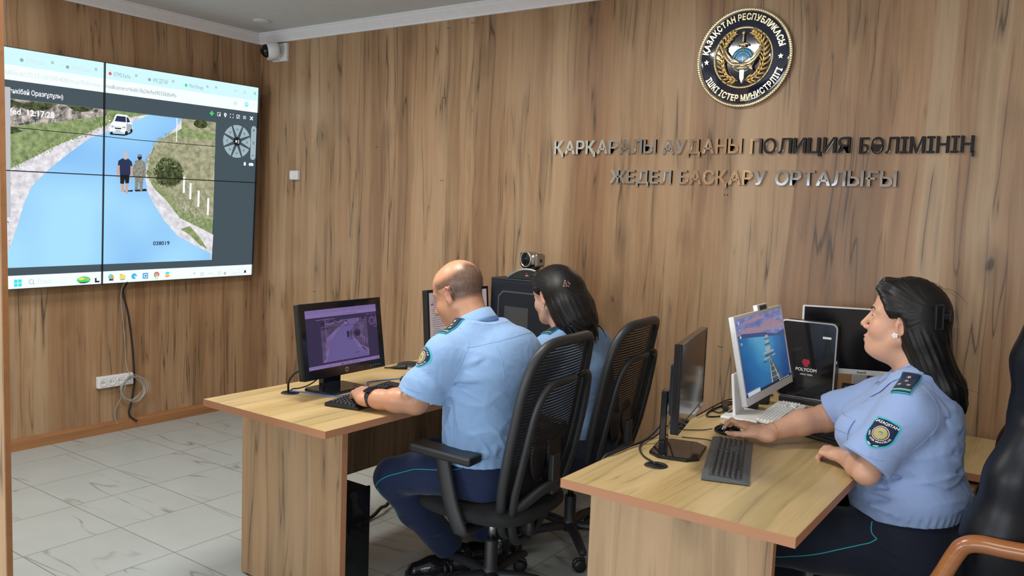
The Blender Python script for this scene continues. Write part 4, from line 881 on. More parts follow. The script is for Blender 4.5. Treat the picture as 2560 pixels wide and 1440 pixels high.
tag(MB().tube([(4.00, -1.35, .90), (3.96, -1.31, .87), (3.92, -1.29, .80), (3.892, -1.33, .758), (3.89, -1.42, .756), (3.91, -1.50, .756), (3.96, -1.575, .755), (4.018, -1.622, .756), (4.028, -1.63, .7535)], .003, 8, res=7).build('power_cable', M_BCAB), 'thin black cable curving from the edge-on monitor to the right grommet', 'cable')
tag(MB().tube([(4.008, -1.113, .760), (3.98, -1.13, .754), (3.95, -1.16, .754), (3.91, -1.19, .754), (3.88, -1.20, .754)], .002, 6, res=6).build('mouse_cable', M_BCAB), 'thin black mouse cable from the mouse of the woman to the desk edge', 'cable')
tag(MB().tube([(4.115, -1.24, .758), (4.08, -1.255, .754), (4.04, -1.245, .754), (4.0, -1.26, .754), (3.96, -1.275, .754)], .002, 6, res=6).build('keyboard_cable', M_BCAB), 'thin black keyboard cable from the dark grey keyboard', 'cable')
tag(MB().tube([(4.33, -.16, .90), (4.36, -.13, .86), (4.42, -.12, .84), (4.47, -.13, .87), (4.50, -.12, .92)], .0018, 6, res=6).build('thin_wire', M_WHITE), 'thin white wire hanging below the white framed monitor', 'cable')

# ---------------------------------------------------------------- chairs
def office_chair(label, x, y, rz):
    """faces -x at rz = 0"""
    t = thing('office_chair', label, 'chair', (x, y, 0), rz, 'black mesh office chairs')
    # five-star base with castors
    for k in range(5):
        a = 2*PI*k/5+.35; d = V(math.cos(a), math.sin(a), 0); n = V(-d.y, d.x, 0)
        MB().tube([d*.02+V(0, 0, .098), d*.14+V(0, 0, .100), d*.26+V(0, 0, .085), d*.285+V(0, 0, .076)], [.026, .024, .02, .016], 8, flat=.8, up=(0, 0, 1), res=4).build('base_arm', M_CHAIRF, t)
        c = d*.275; M = at(c.x, c.y, .028) @ Matrix.Rotation(a+.8+k, 4, 'Z')
        cs = MB()
        for s_ in (-1, 1): cs.lathe([(.010, -.008), (.026, -.007), (.0275, 0), (.026, .007), (.010, .008)], 20, 0, M @ at(.012, s_*.013, 0) @ Matrix.Rotation(PI/2, 4, 'X'))
        cs.box((.004, 0, .016), (.036, .014, .032), 0, M, .005).lathe([(.006, .02), (.006, .05)], 8, 0, M)
        cs.build('castor', M_BLACK, t)
    MB().lathe([(.033, .075), (.033, .125), (.026, .13), (.026, .235), (.022, .24)], 24).build('gas_sleeve', M_CHAIRF, t)
    MB().lathe([(.0145, .235), (.0145, .345)], 20).build('gas_piston', M_STEEL, t)
    MB().box((.02, 0, .352), (.24, .17, .04), bev=.012).build('tilt_mechanism', M_BLACK, t)
    MB().tube([(-.02, .08, .345), (-.03, .20, .34), (-.03, .26, .338)], .006, 8).ell((-.03, .275, .337), (.012, .03, .008)).build('height_lever', M_BLACK, t)
    # seat cushion
    b = bmesh.new(); bmesh.ops.create_uvsphere(b, u_segments=36, v_segments=18, radius=1)
    def sq(v, e): return math.copysign(abs(v)**e, v)
    for v in b.verts:
        x_, y_, z_ = v.co; h = math.sqrt(x_*x_+y_*y_) or 1e-6
        ca, sa = x_/h, y_/h; rr = min(1, h)**.55
        px_, py_ = sq(ca, .6)*rr*.245, sq(sa, .6)*rr*.25
        v.co = V(px_, py_, .410+sq(z_, .75)*.040-(.018*max(0, (-px_-.12)/.125)**2))
    MB().bm(b, 0, None, True).build('seat', M_FABRIC, t)
    # backrest
    def xb(z): return float(np.interp(z, [.25, .36, .46, .58, .72, .88, 1.0, 1.09], [.065, .115, .155, .192, .222, .250, .275, .305]))
    def outline(hw, zc, hz, dx, n=72, low=.38, tw=0.0):
        out = []
        for i in range(n):
            a = 2*PI*i/n; c, s_ = math.cos(a), math.sin(a)
            e = .62 if s_ < 0 else .40
            z = zc+hz*math.copysign(abs(s_)**e, s_); yy = hw*math.copysign(abs(c)**e, c)
            if z < zc: yy *= 1-low*((zc-z)/hz)**2
            else: yy *= 1-.05*((z-zc)/hz)**2
            curve = -.035*(1-min(1, abs(yy)/hw)**2)*0+.0
            out.append(V(xb(z)+dx-.025*(abs(yy)/hw)**2+.02, yy, z))
        return out
    ol = outline(.240, .68, .385, 0)
    fr = MB().tube(ol, .019, 10, closed=True, flat=1.0).build('back_frame', M_CHAIRF, t)
    grid = MB(); N, K = 24, 16; vs = []
    for k in range(K+1):
        z = .68+.375*math.sin(-PI/2+PI*k/K)
        half = [p.y for p in ol if abs(p.z-z) < .05 and p.y > 0]
        u = (z-.68)/.385; ee = .62 if u < 0 else .40; hw = .240*max(.0, 1-abs(u)**(2/ee))**(ee/2)
        hw *= (1-.38*u*u) if u < 0 else (1-.05*u*u)
        for i in range(N+1):
            yy = hw*(2*i/N-1); vs.append((xb(z)+.02-.025*(abs(yy)/.240)**2, yy, z))
    grid.add(vs, [[k*(N+1)+i, k*(N+1)+i+1, (k+1)*(N+1)+i+1, (k+1)*(N+1)+i] for k in range(K) for i in range(N)], 0, None, True)
    grid.build('back_mesh', M_MESH, t)
    il = outline(.205, .60, .325, .045, 56, .45)
    sf = MB().tube(il, .014, 8, closed=True, flat=1.3, up=(0, 1, 0)).build('support_frame', M_CHAIRF, t)
    MB().tube([(xb(.40)+.045, -.16, .42), (xb(.5)+.075, -.07, .50), (xb(.54)+.085, 0, .515), (xb(.5)+.075, .07, .50), (xb(.40)+.045, .16, .42)], .016, 8, flat=1.4, up=(0, 0, 1), res=5).build('crossbar', M_CHAIRF, sf)
    MB().box((xb(.56)+.075, 0, .555), (.024, .055, .15), bev=.006).build('lumbar_slider', M_CHAIRF, t)
    pads = MB()
    for s_ in (-1, 1): pads.prism([(p[0]*.05+s_*.062, p[1]*.085+.62) for p in ((math.cos(2*PI*i/20), math.sin(2*PI*i/20)) for i in range(20))], 0, .012, 0, at(xb(.62)+.028, 0, 0) @ Matrix.Rotation(-PI/2, 4, 'Z') @ Matrix.Scale(-1, 4, V(0, 1, 0)), .003)
    pads.build('lumbar_pad', M_BLACK, t)
    MB().tube([(.08, 0, .35), (.17, 0, .325), (xb(.33)+.03, 0, .33), (xb(.40)+.055, 0, .41)], .032, 10, flat=.6, up=(0, 1, 0), res=5).build('back_bracket', M_CHAIRF, t)
    for s_ in (-1, 1):
        ar = MB().tube([(.03, s_*.16, .352), (.03, s_*.245, .352), (.02, s_*.262, .375), (-.02, s_*.265, .47), (-.055, s_*.263, .60), (-.06, s_*.262, .625)], .016, 8, flat=2.1, up=(1, 0, 0), res=4).build('arm_post', M_CHAIRF, t)
        MB().box((-.045, s_*.268, .638), (.27, .085, .034), bev=.010, seg=3, rot=(0, math.radians(2), 0)).build('arm_pad', M_BLACK, ar)
    return t
office_chair('black mesh office chair with the bald man sitting on it', 3.255, -1.405, math.radians(4))
office_chair('black mesh office chair of the long-haired woman by the wood wall', 3.225, -.76, math.radians(5))

# ---------------------------------------------------------------- sculpting with distance fields (numpy) and surface nets
def _R3(fwd, up):
    f = Vector(fwd).normalized(); l = Vector(up).cross(f).normalized(); u = f.cross(l)
    return np.array([[f.x, l.x, u.x], [f.y, l.y, u.y], [f.z, l.z, u.z]], float)
class Sdf:
    def __init__(s, lo, hi, h):
        s.lo = np.array(lo, float); s.h = h; n = np.ceil((np.array(hi)-s.lo)/h).astype(int)+1
        s.n = n; s.ax = [(s.lo[i]+h*np.arange(n[i])).astype(np.float32) for i in range(3)]
        s.d = np.full(n, 9.0, np.float32); s.R = np.eye(3); s.t = np.zeros(3); s.sc = 1.0
    def frame(s, R=None, t=(0, 0, 0), sc=1.0): s.R = np.eye(3) if R is None else R; s.t = np.array(t, float); s.sc = sc; return s
    def w(s, p): return s.t+s.sc*(s.R @ np.array(p, float))
    def _sl(s, lo, hi):
        a = np.clip(np.floor((np.array(lo)-s.lo)/s.h).astype(int), 0, s.n); b = np.clip(np.ceil((np.array(hi)-s.lo)/s.h).astype(int)+1, 0, s.n)
        if (b <= a).any(): return None
        return tuple(slice(i, j) for i, j in zip(a, b))
    def _P(s, sl): return s.ax[0][sl[0]][:, None, None], s.ax[1][sl[1]][None, :, None], s.ax[2][sl[2]][None, None, :]
    def put(s, fn, lo, hi, k=.01, op='add'):
        m = k+3*s.h+.006; sl = s._sl(np.array(lo)-m, np.array(hi)+m)
        if sl is None: return s
        X, Y, Z = s._P(sl); b = fn(X, Y, Z); a = s.d[sl]
        if op == 'add':
            h = np.clip(.5+.5*(a-b)/k, 0, 1); s.d[sl] = a*(1-h)+b*h-k*h*(1-h)
        elif op == 'sub':
            b = -b; h = np.clip(.5+.5*(b-a)/k, 0, 1); s.d[sl] = a*(1-h)+b*h+k*h*(1-h)
        return s
    def ell(s, c, r, k=.01, op='add', rot=None):
        c = s.w(c); r = np.array(r, float)*s.sc; R = s.R if rot is None else s.R @ np.array(Euler([math.radians(a) for a in rot]).to_matrix())
        rm = np.abs(R) @ r
        def fn(X, Y, Z):
            dx, dy, dz = X-c[0], Y-c[1], Z-c[2]; k0 = 0; k1 = 0
            for i in range(3):
                q = (dx*R[0, i]+dy*R[1, i]+dz*R[2, i]).astype(np.float32); k0 = k0+(q/r[i])**2; k1 = k1+(q/r[i]**2)**2
            k0 = np.sqrt(k0); return k0*(k0-1)/np.maximum(np.sqrt(k1), 1e-6)
        return s.put(fn, c-rm, c+rm, k*s.sc, op)
    def cap(s, a, b, ra, rb=None, k=.01, op='add', fl=1.0, n=None):
        rb = ra if rb is None else rb; a = s.w(a); b = s.w(b); ra *= s.sc; rb *= s.sc; ba = b-a; L2 = max(ba @ ba, 1e-9)
        nn = None if n is None else (s.R @ np.array(n, float)); 
        if nn is not None: nn = nn/np.linalg.norm(nn)
        g = 1/fl-1
        def fn(X, Y, Z):
            dx, dy, dz = X-a[0], Y-a[1], Z-a[2]; t = np.clip((dx*ba[0]+dy*ba[1]+dz*ba[2])/L2, 0, 1).astype(np.float32)
            dx = dx-t*ba[0]; dy = dy-t*ba[1]; dz = dz-t*ba[2]
            if nn is not None:
                q = dx*nn[0]+dy*nn[1]+dz*nn[2]; dx = dx+q*g*nn[0]; dy = dy+q*g*nn[1]; dz = dz+q*g*nn[2]
            return np.sqrt(dx*dx+dy*dy+dz*dz)-(ra+(rb-ra)*t)
        rm = max(ra, rb)*max(1, fl)
        return s.put(fn, np.minimum(a, b)-rm, np.maximum(a, b)+rm, k*s.sc, op)
    def chain(s, pts, rs, k=.012, op='add', **kw):
        for i in range(len(pts)-1): s.cap(pts[i], pts[i+1], rs[i], rs[i+1], k, op, **kw)
        return s
    def loft(s, keys, k=.02, op='add', grow=0.0):
        """keys: (z, cx, cy, depth half-axis, width half-axis, yaw degrees)"""
        K = np.array(keys, float); z0, z1 = K[0, 0], K[-1, 0]
        zz = np.linspace(z0, z1, 160); cols = []
        for i in range(1, 6):
            c = np.interp(zz, K[:, 0], K[:, i]); ker = np.hanning(23); ker /= ker.sum(); c = np.convolve(np.pad(c, 11, 'edge'), ker, 'valid'); cols.append(c)
        def fn(X, Y, Z):
            zf = np.clip(Z, z0, z1); v = [np.interp(zf.ravel(), zz, c).reshape(zf.shape).astype(np.float32) for c in cols]
            a, b = v[2]+grow, v[3]+grow; cy, sy = np.cos(np.radians(v[4])), np.sin(np.radians(v[4]))
            dx, dy = X-v[0], Y-v[1]; u = dx*cy+dy*sy; w_ = -dx*sy+dy*cy
            e = np.power(np.power(np.abs(u/a), 2.3)+np.power(np.abs(w_/b), 2.3), 1/2.3); q = (e-1)*np.minimum(a, b)
            return np.maximum(q, np.maximum(z0-Z, Z-z1))
        m = K[:, 3:5].max()+grow; lo = (K[:, 1].min()-m, K[:, 2].min()-m, z0); hi = (K[:, 1].max()+m, K[:, 2].max()+m, z1)
        return s.put(fn, lo, hi, k, op)
    def cut(s, p, n, lo=None, hi=None):
        p = s.w(p); n = s.R @ np.array(n, float); n = n/np.linalg.norm(n)
        sl = (slice(None),)*3 if lo is None else s._sl(lo, hi)
        X, Y, Z = s._P(sl); s.d[sl] = np.maximum(s.d[sl], (X-p[0])*n[0]+(Y-p[1])*n[1]+(Z-p[2])*n[2]); return s
    def crease(s, a, b, width, depth):
        a = np.array(a, float); b = np.array(b, float); ba = b-a; L2 = ba @ ba; m = width*3
        sl = s._sl(np.minimum(a, b)-m, np.maximum(a, b)+m)
        if sl is None: return s
        X, Y, Z = s._P(sl); dx, dy, dz = X-a[0], Y-a[1], Z-a[2]; t = np.clip((dx*ba[0]+dy*ba[1]+dz*ba[2])/L2, 0, 1)
        q = (dx-t*ba[0])**2+(dy-t*ba[1])**2+(dz-t*ba[2])**2
        s.d[sl] += (depth*np.exp(-q/width**2)*(.25+.75*np.sin(np.pi*np.clip(t, .03, .97)))).astype(np.float32); return s
    def disp(s, fn, lo=None, hi=None):
        sl = (slice(None),)*3 if lo is None else s._sl(lo, hi); X, Y, Z = s._P(sl); s.d[sl] += fn(X, Y, Z).astype(np.float32); return s
    def mesh(s):
        d = s.d; sg = (d < 0); n = d.shape
        c = np.zeros((n[0]-1, n[1]-1, n[2]-1), np.uint8)
        for i in (0, 1):
            for j in (0, 1):
                for k in (0, 1): c += sg[i:n[0]-1+i, j:n[1]-1+j, k:n[2]-1+k]
        act = (c > 0) & (c < 8); idx = np.argwhere(act); vid = np.full(act.shape, -1, np.int32); vid[act] = np.arange(len(idx))
        acc = np.zeros((len(idx), 3)); cnt = np.zeros(len(idx))
        cor = [(i, j, k) for i in (0, 1) for j in (0, 1) for k in (0, 1)]
        for a in cor:
            for ax in range(3):
                if a[ax]: continue
                b = list(a); b[ax] = 1; va = d[tuple((idx+a).T)]; vb = d[tuple((idx+b).T)]; m = (va < 0) != (vb < 0)
                t = np.where(m, va/np.where(m, va-vb, 1), 0); p = np.array(a, float)[None]+np.zeros((len(idx), 3)); p[:, ax] += t
                acc[m] += p[m]; cnt += m
        V_ = s.lo+s.h*(idx+acc/np.maximum(cnt, 1)[:, None]); F = []
        for ax in range(3):
            o1, o2 = (ax+1) % 3, (ax+2) % 3
            A = [slice(1, -1)]*3; A[ax] = slice(0, n[ax]-1); B = list(A); B[ax] = slice(1, n[ax])
            A[o1] = slice(1, n[o1]-1); A[o2] = slice(1, n[o2]-1); B[o1] = A[o1]; B[o2] = A[o2]
            sa, sb = sg[tuple(A)], sg[tuple(B)]; e = np.argwhere(sa != sb)
            if not len(e): continue
            fl = sa[tuple(e.T)]; base = e.copy(); base[:, o1] += 1; base[:, o2] += 1
            def g_(d1, d2):
                q = base.copy(); q[:, o1] += d1; q[:, o2] += d2; return vid[tuple(q.T)]
            Q = np.stack([g_(-1, -1), g_(0, -1), g_(0, 0), g_(-1, 0)], 1); Q[~fl] = Q[~fl][:, ::-1]; F.append(Q)
        F = np.concatenate(F); F = F[(F >= 0).all(1)]
        return V_, F
def relax(Vv, F, it=2, lam=.5):
    n = len(Vv)
    for k in range(it):
        acc = np.zeros_like(Vv); cnt = np.zeros(n)
        for i in range(4):
            a, b = F[:, i], F[:, (i+1) % 4]
            for c in range(3): acc[:, c] += np.bincount(a, Vv[b, c], n)+np.bincount(b, Vv[a, c], n)
            cnt += np.bincount(a, minlength=n)+np.bincount(b, minlength=n)
        m = acc/np.maximum(cnt, 1)[:, None]; Vv = Vv+(m-Vv)*(lam if k % 2 == 0 else -lam*.9)
    return Vv
def mesh_obj(name, Vv, F, mats, parent, colors=None):
    o0 = np.array(parent.matrix_basis.translation) if parent is not None else np.zeros(3)
    par = parent
    while par is not None and par.parent is not None: par = par.parent; o0 = o0+np.array(par.matrix_basis.translation)
    me = bpy.data.meshes.new(name); me.vertices.add(len(Vv)); me.vertices.foreach_set('co', (Vv-o0).astype(np.float32).ravel())
    me.loops.add(F.size); me.loops.foreach_set('vertex_index', F.astype(np.int32).ravel()); me.polygons.add(len(F))
    me.polygons.foreach_set('loop_start', np.arange(0, F.size, 4, dtype=np.int32)); me.polygons.foreach_set('loop_total', np.full(len(F), 4, np.int32))
    me.update(calc_edges=True); me.validate(); me.polygons.foreach_set('use_smooth', np.ones(len(me.polygons), bool))
    for m in (mats if isinstance(mats, (list, tuple)) else [mats]): me.materials.append(m)
    if colors is not None:
        at_ = me.color_attributes.new('Col', 'FLOAT_COLOR', 'POINT'); at_.data.foreach_set('color', np.concatenate([colors, np.ones((len(Vv), 1))], 1).astype(np.float32).ravel())
    o = bpy.data.objects.new(name, me); COL.objects.link(o); o.parent = parent
    return o
def wbuild(mb, name, mats, parent):
    """build a world-space MB under a parent Empty (unrotated)"""
    o0 = parent.matrix_basis.translation.copy(); p = parent
    while p.parent is not None: p = p.parent; o0 += p.matrix_basis.translation
    mb.v = [q-o0 for q in mb.v]; return mb.build(name, mats, parent)
def conform(mb, bvh, O, U, Vv, N, lift=.0012, back=.06):
    """wrap a flat MB (x = along U, z = along V, -y = height) onto a surface"""
    U = Vector(U).normalized(); N = Vector(N).normalized(); Vv = Vector(Vv).normalized(); O = Vector(O)
    for i, p in enumerate(mb.v):
        q = O+U*p.x+Vv*p.z+N*back; h = bvh.ray_cast(q, -N, back*2.5)
        mb.v[i] = (h[0] if h[0] is not None else q-N*back)+N*(lift-p.y)
    return mb
def on_surf(bvh, pts, lift=.001):
    out = []
    for p in pts:
        h = bvh.find_nearest(Vector(p)); out.append(h[0]+h[1]*lift)
    return out
def disc_grid(mb, outline, y, mi=0, rings=8):
    n = len(outline); cx = sum(p[0] for p in outline)/n; cz = sum(p[1] for p in outline)/n; vs = [(cx, y, cz)]
    for r in range(1, rings+1):
        for p in outline: vs.append((cx+(p[0]-cx)*r/rings, y, cz+(p[1]-cz)*r/rings))
    fs = [[0, 1+i, 1+(i+1) % n] for i in range(n)]
    for r in range(rings-1):
        for i in range(n): fs.append([1+r*n+i, 1+(r+1)*n+i, 1+(r+1)*n+(i+1) % n, 1+r*n+(i+1) % n])
    mb.add(vs, fs, mi, None, True); return mb

# ---------------------------------------------------------------- materials of the people
def skin(name, rough=.45, spec=.45):
    m, nt, p = nmat(name); g = NT(nt); a = g.new('ShaderNodeAttribute', attribute_name='Col')
    n = g.noise(g.coords(), 90, 3); c = g.mix(.5, a.outputs[0], g.mix(n, (.80, .76, .74), (1.16, 1.12, 1.10)), 'MULTIPLY')
    c2 = g.mix(.5, a.outputs[0], c); nt.links.new(g.mix(1.0, a.outputs[0], g.mix(n, (.93, .92, .91), (1.06, 1.05, 1.05)), 'MULTIPLY'), p.inputs['Base Color'])
    p.inputs['Roughness'].default_value = rough; p.inputs['Specular IOR Level'].default_value = spec; p.inputs['Subsurface Weight'].default_value = .12; p.inputs['Subsurface Radius'].default_value = (.012, .005, .003); p.inputs['Subsurface Scale'].default_value = .5
    b = g.new('ShaderNodeBump'); b.inputs['Strength'].default_value = .12; b.inputs['Distance'].default_value = .0008; nt.links.new(g.noise(g.coords(), 700, 2), b.inputs['Height']); nt.links.new(b.outputs[0], p.inputs['Normal'])
    return m
def cloth(name, col, rough=.85, weave=900, fold=.5, fs=14, sheen=.15):
    m, nt, p = nmat(name); g = NT(nt); n = g.noise(g.coords(), weave, 2); f = g.noise(g.coords(), fs, 2, .5, .6)
    nt.links.new(g.mix(n, tuple(x*.9 for x in col), tuple(min(1, x*1.08) for x in col)), p.inputs['Base Color'])
    p.inputs['Roughness'].default_value = rough; p.inputs['Specular IOR Level'].default_value = .25; p.inputs['Sheen Weight'].default_value = sheen
    b = g.new('ShaderNodeBump'); b.inputs['Strength'].default_value = fold; b.inputs['Distance'].default_value = .010; nt.links.new(f, b.inputs['Height'])
    b2 = g.new('ShaderNodeBump'); b2.inputs['Strength'].default_value = .15; b2.inputs['Distance'].default_value = .0008; nt.links.new(n, b2.inputs['Height']); nt.links.new(b.outputs[0], b2.inputs['Normal']); nt.links.new(b2.outputs[0], p.inputs['Normal'])
    return m
def hairmat(name, col, axis_scale=(260, 260, 9), rough=.46):
    m, nt, p = nmat(name); g = NT(nt); n = g.noise(g.coords(axis_scale), 1, 3, .6)
    nt.links.new(g.mix(n, tuple(x*.5 for x in col), tuple(x*1.6 for x in col)), p.inputs['Base Color']); p.inputs['Roughness'].default_value = rough; p.inputs['Specular IOR Level'].default_value = .32
    b = g.new('ShaderNodeBump'); b.inputs['Strength'].default_value = .25; b.inputs['Distance'].default_value = .0015; nt.links.new(n, b.inputs['Height']); nt.links.new(b.outputs[0], p.inputs['Normal'])
    return m
M_SKINM = skin('skin_man', .38, .45); M_SKINW = skin('skin_woman', .45, .4)
M_SHIRT = cloth('light_blue_uniform_shirt', (.245, .39, .63)); M_SHIRTW = cloth('pale_blue_uniform_shirt', (.285, .385, .63))
M_TROU = cloth('navy_uniform_trousers', (.010, .020, .062), .8, fold=.35); M_TROUW = cloth('dark_navy_uniform_trousers', (.007, .010, .022), .8, fold=.35)
M_PIPE = plain('turquoise_piping', (.02, .32, .36), .6); M_TURQ = plain('turquoise_thread', (.03, .45, .52), .7, bump=.4, bscale=900)
M_NAVYC = cloth('navy_badge_cloth', (.010, .016, .055), .8, 1200, 0); M_THREAD = plain('white_thread', (.72, .72, .70), .8); M_GTHREAD = plain('gold_thread', (.52, .42, .14), .6, bump=.6, bscale=900)
M_PALEG = plain('pale_gold_star', (.66, .60, .38), .45, .4)
M_HAIR = hairmat('black_hair', (.008, .007, .007)); M_HAIRM = plain('cropped_dark_hair', (.022, .018, .016), .6)
M_SHOE = plain('black_polished_leather', (.010, .010, .011), .18, bump=.15, bscale=120); M_SOCK = plain('black_sock', (.01, .01, .011), .9)
M_EYEW = plain('eye_white', (.72, .69, .66), .2); M_IRIS = plain('dark_brown_iris', (.035, .017, .010), .1)
M_NAIL = plain('white_nail_polish', (.80, .79, .80), .2); M_BROW = plain('dark_eyebrow_hair', (.035, .022, .016), .7); M_PEARL = plain('pearl_earring', (.82, .80, .77), .2)

# ---------------------------------------------------------------- anatomy builders
def head_field(S, R, o, sc, fem):
    S.frame(R, o, sc)
    S.ell((-.020, 0, .045), (.098, .075, .088), .01); S.ell((.034, 0, .045), (.050, .060, .062), .03); S.ell((.034, 0, -.030), (.056, .060, .074), .03)
    for y in (-1, 1):
        S.cap((-.008, y*.052, -.045), (.056, y*.018, -.096), .021, .017, .025); S.ell((.056, y*.034, -.030), (.028, .025, .028), .02)
    S.ell((.072, 0, -.098), (.017, .022, .015), .018); S.ell((.070, 0, -.066), (.022, .030, .026), .02)
    if fem: S.ell((.030, 0, -.088), (.045, .040, .026), .03)
    for y in (-1, 1):
        S.cap((.084, y*.010, .031), (.066, y*.046, .030), .0085 if fem else .0105, .008, .014)
        S.ell((.096, y*.032, .011), (.014, .019, .012), .014, 'sub')
        S.ell((.0715, y*.031, .011), (.0140, .0165, .0130), .005)
        S.ell((.0862, y*.031, .0095), (.006, .0125, .0042), .002, 'sub')
    S.cap((.084, 0, .022), (.1145 if not fem else .1085, 0, -.027 if not fem else -.0245), .0075, .0110 if not fem else .0102, .010)
    for y in (-1, 1):
        S.ell((.099 if not fem else .095, y*.0125, -.032), (.0125, .0075, .0075), .006); S.ell((.106 if not fem else .101, y*.006, -.0385), (.006, .0032, .003), .002, 'sub')
    S.ell((.0925, 0, -.0612), (.0085, .022, .0058), .005); S.ell((.0905, 0, -.0735), (.0090, .0185, .0075), .005); S.ell((.103, 0, -.0670), (.0085, .026, .0013), .0018, 'sub')
    for y in (-1, 1):     # ears: shell, rim, concha, lobe
        S.ell((-.012, y*.0765, .000), (.0180, .0055, .0300), .006, rot=(0, -10, y*22))
        rim = [(.004, .0745, -.020), (.007, .077, .004), (.002, .081, .024), (-.013, .084, .031), (-.026, .085, .020), (-.028, .084, .002), (-.020, .080, -.016), (-.008, .0765, -.029), (.002, .0745, -.027)]
        for i in range(len(rim)-1): S.cap((rim[i][0], y*rim[i][1], rim[i][2]), (rim[i+1][0], y*rim[i+1][1], rim[i+1][2]), .0042, .0042 if i < 6 else .0056, .003)
        S.ell((-.008, y*.0865, -.002), (.0095, .0065, .0140), .003, 'sub'); S.ell((-.010, y*.087, .017), (.010, .0045, .006), .003, 'sub'); S.cap((.004, y*.0765, -.007), (.004, y*.078, .001), .0035, .003, .003)
    S.frame()
def hand_field(S, wrist, d, n, thumb, curls, sc=1.0, spread=.12, thumb_dir=None, rw=.026):
    """d towards the fingers, n out of the palm; thumb = +1/-1 side along n x d; returns fingertip positions with direction and normal"""
    d = Vector(d).normalized(); n = Vector(n); n = (n-d*n.dot(d)).normalized(); sd = n.cross(d)*thumb; W_ = Vector(wrist); tips = []
    offs = (.027, .009, -.009, -.026); kn_l = (.093, .096, .090, .080); segs = ((.042, .026, .021), (.046, .029, .022), (.042, .027, .021), (.033, .020, .018)); rad = (.0098, .0100, .0094, .0084)
    kn = [W_+d*kn_l[i]*sc+sd*offs[i]*sc-n*(.004*sc-.003*abs(i-1)*sc) for i in range(4)]
    for i in range(4): S.cap(tuple(W_+sd*offs[i]*.55*sc), tuple(kn[i]), .0165*sc, .0125*sc, .014, fl=.8, n=tuple(n))
    S.cap(tuple(W_-d*.02), tuple(W_+d*.03*sc), rw, .023*sc, .02, fl=.78, n=tuple(n))
    S.ell(tuple(W_+d*.042*sc+sd*.020*sc+n*.002*sc), (.019*sc,)*3, .012); S.ell(tuple(W_+d*.042*sc-sd*.016*sc+n*.002*sc), (.016*sc,)*3, .012)
    for i in range(4):
        a = 0; p = kn[i]; fd = (d+sd*spread*(1.2-i*.85)).normalized(); cs = curls[i] if isinstance(curls[i], (list, tuple)) else (curls[i],)*3; r = rad[i]*sc
        for j in range(3):
            a += math.radians(cs[j]); q = p+(fd*math.cos(a)+n*math.sin(a))*segs[i][j]*sc
            S.cap(tuple(p), tuple(q), r*(1-.09*j), r*(1-.09*(j+1)), .0035 if j else .006); S.ell(tuple(p), (r*1.03*(1-.07*j),)*3, .004); p0, p = p, q
        tips.append((p, (p-p0).normalized(), (-n*math.cos(a)+fd*math.sin(a)).normalized(), r*.75))
    td = Vector(thumb_dir).normalized() if thumb_dir is not None else (d*.62+sd*.72+n*.28).normalized()
    b = W_+d*.022*sc+sd*.024*sc+n*.006*sc; m1 = b+(td*.8+sd*.25).normalized()*.040*sc; m2 = m1+td*.033*sc; m3 = m2+(td+d*.35).normalized()*.026*sc
    S.cap(tuple(b), tuple(m1), .0155*sc, .0125*sc, .012); S.cap(tuple(m1), tuple(m2), .0118*sc, .0105*sc, .005); S.cap(tuple(m2), tuple(m3), .0105*sc, .0088*sc, .004)
    tdn = (m3-m2).normalized(); nn = (-n-tdn*(-n).dot(tdn)).normalized(); tips.append((m3, tdn, nn, .0082*sc))
    return tips
def paint(Vv, base, blobs):
    """blobs: (centre, radii or radius, colour, strength, R): local colour of skin zones (lips, cheeks, knuckles ...)"""
    C_ = np.tile(np.array(base, float), (len(Vv), 1))
    for c, r, col, st, R in blobs:
        q = (Vv-np.array(c)) @ (R if R is not None else np.eye(3)); q = np.sqrt(((q/np.array(r))**2).sum(1)); w = np.clip((1.25-q)/.5, 0, 1); w = (w*w*(3-2*w)*st)[:, None]
        C_ = C_*(1-w)+np.array(col)*w
    return C_
def face_blobs(R, o, sc, lip, warm):
    W_ = lambda p: np.array(o)+sc*(R @ np.array(p))
    out = [(W_((.097, 0, -.0615)), np.array((.010, .021, .0055))*sc, lip, .8, R), (W_((.095, 0, -.0735)), np.array((.010, .017, .0065))*sc, lip, .75, R), (W_((.112, 0, -.03)), np.array((.014, .016, .012))*sc, warm, .45, R)]
    for y in (-1, 1): out += [(W_((.07, y*.04, -.03)), np.array((.03, .026, .022))*sc, warm, .4, R), (W_((-.012, y*.083, 0)), np.array((.022, .014, .034))*sc, warm, .55, R)]
    return out
def face_parts(root, bvh, R, o, sc, fem):
    W_ = lambda p: Vector(tuple(np.array(o)+sc*(R @ np.array(p)))); Rm = Matrix(R.tolist())
    for y in (-1, 1):
        ey = wbuild(MB().ell(W_((.0735, y*.031, .0095)), (.0125*sc, .0125*sc, .0125*sc), 0, None, 20), 'eye', M_EYEW, root)
        wbuild(MB().ell(W_((.0838, y*.032, .0095)), (.0026*sc, .0054*sc, .0054*sc), 0, None, 14, Rm), 'iris', M_IRIS, ey)
        lash = [W_((.0835, y*(.031+.0135*t), .0095+.0052*(1-t*t)-.001)) for t in (-1, -.7, -.35, 0, .35, .7, 1)]
        wbuild(MB().tube(on_surf(bvh, lash, .0004), .0011*sc if fem else .0007*sc, 6, res=2), 'eyelashes', M_BROW, root)
        br = [W_((.092, y*.012, .028)), W_((.090, y*.022, .0335)), W_((.085, y*.034, .0355)), W_((.076, y*.046, .030))]
        wbuild(MB().tube(on_surf(bvh, spline(br, 5), .0002), [.0028*sc, .0038*sc, .0032*sc, .0012*sc], 6, flat=.6), 'eyebrow', M_BROW, root)
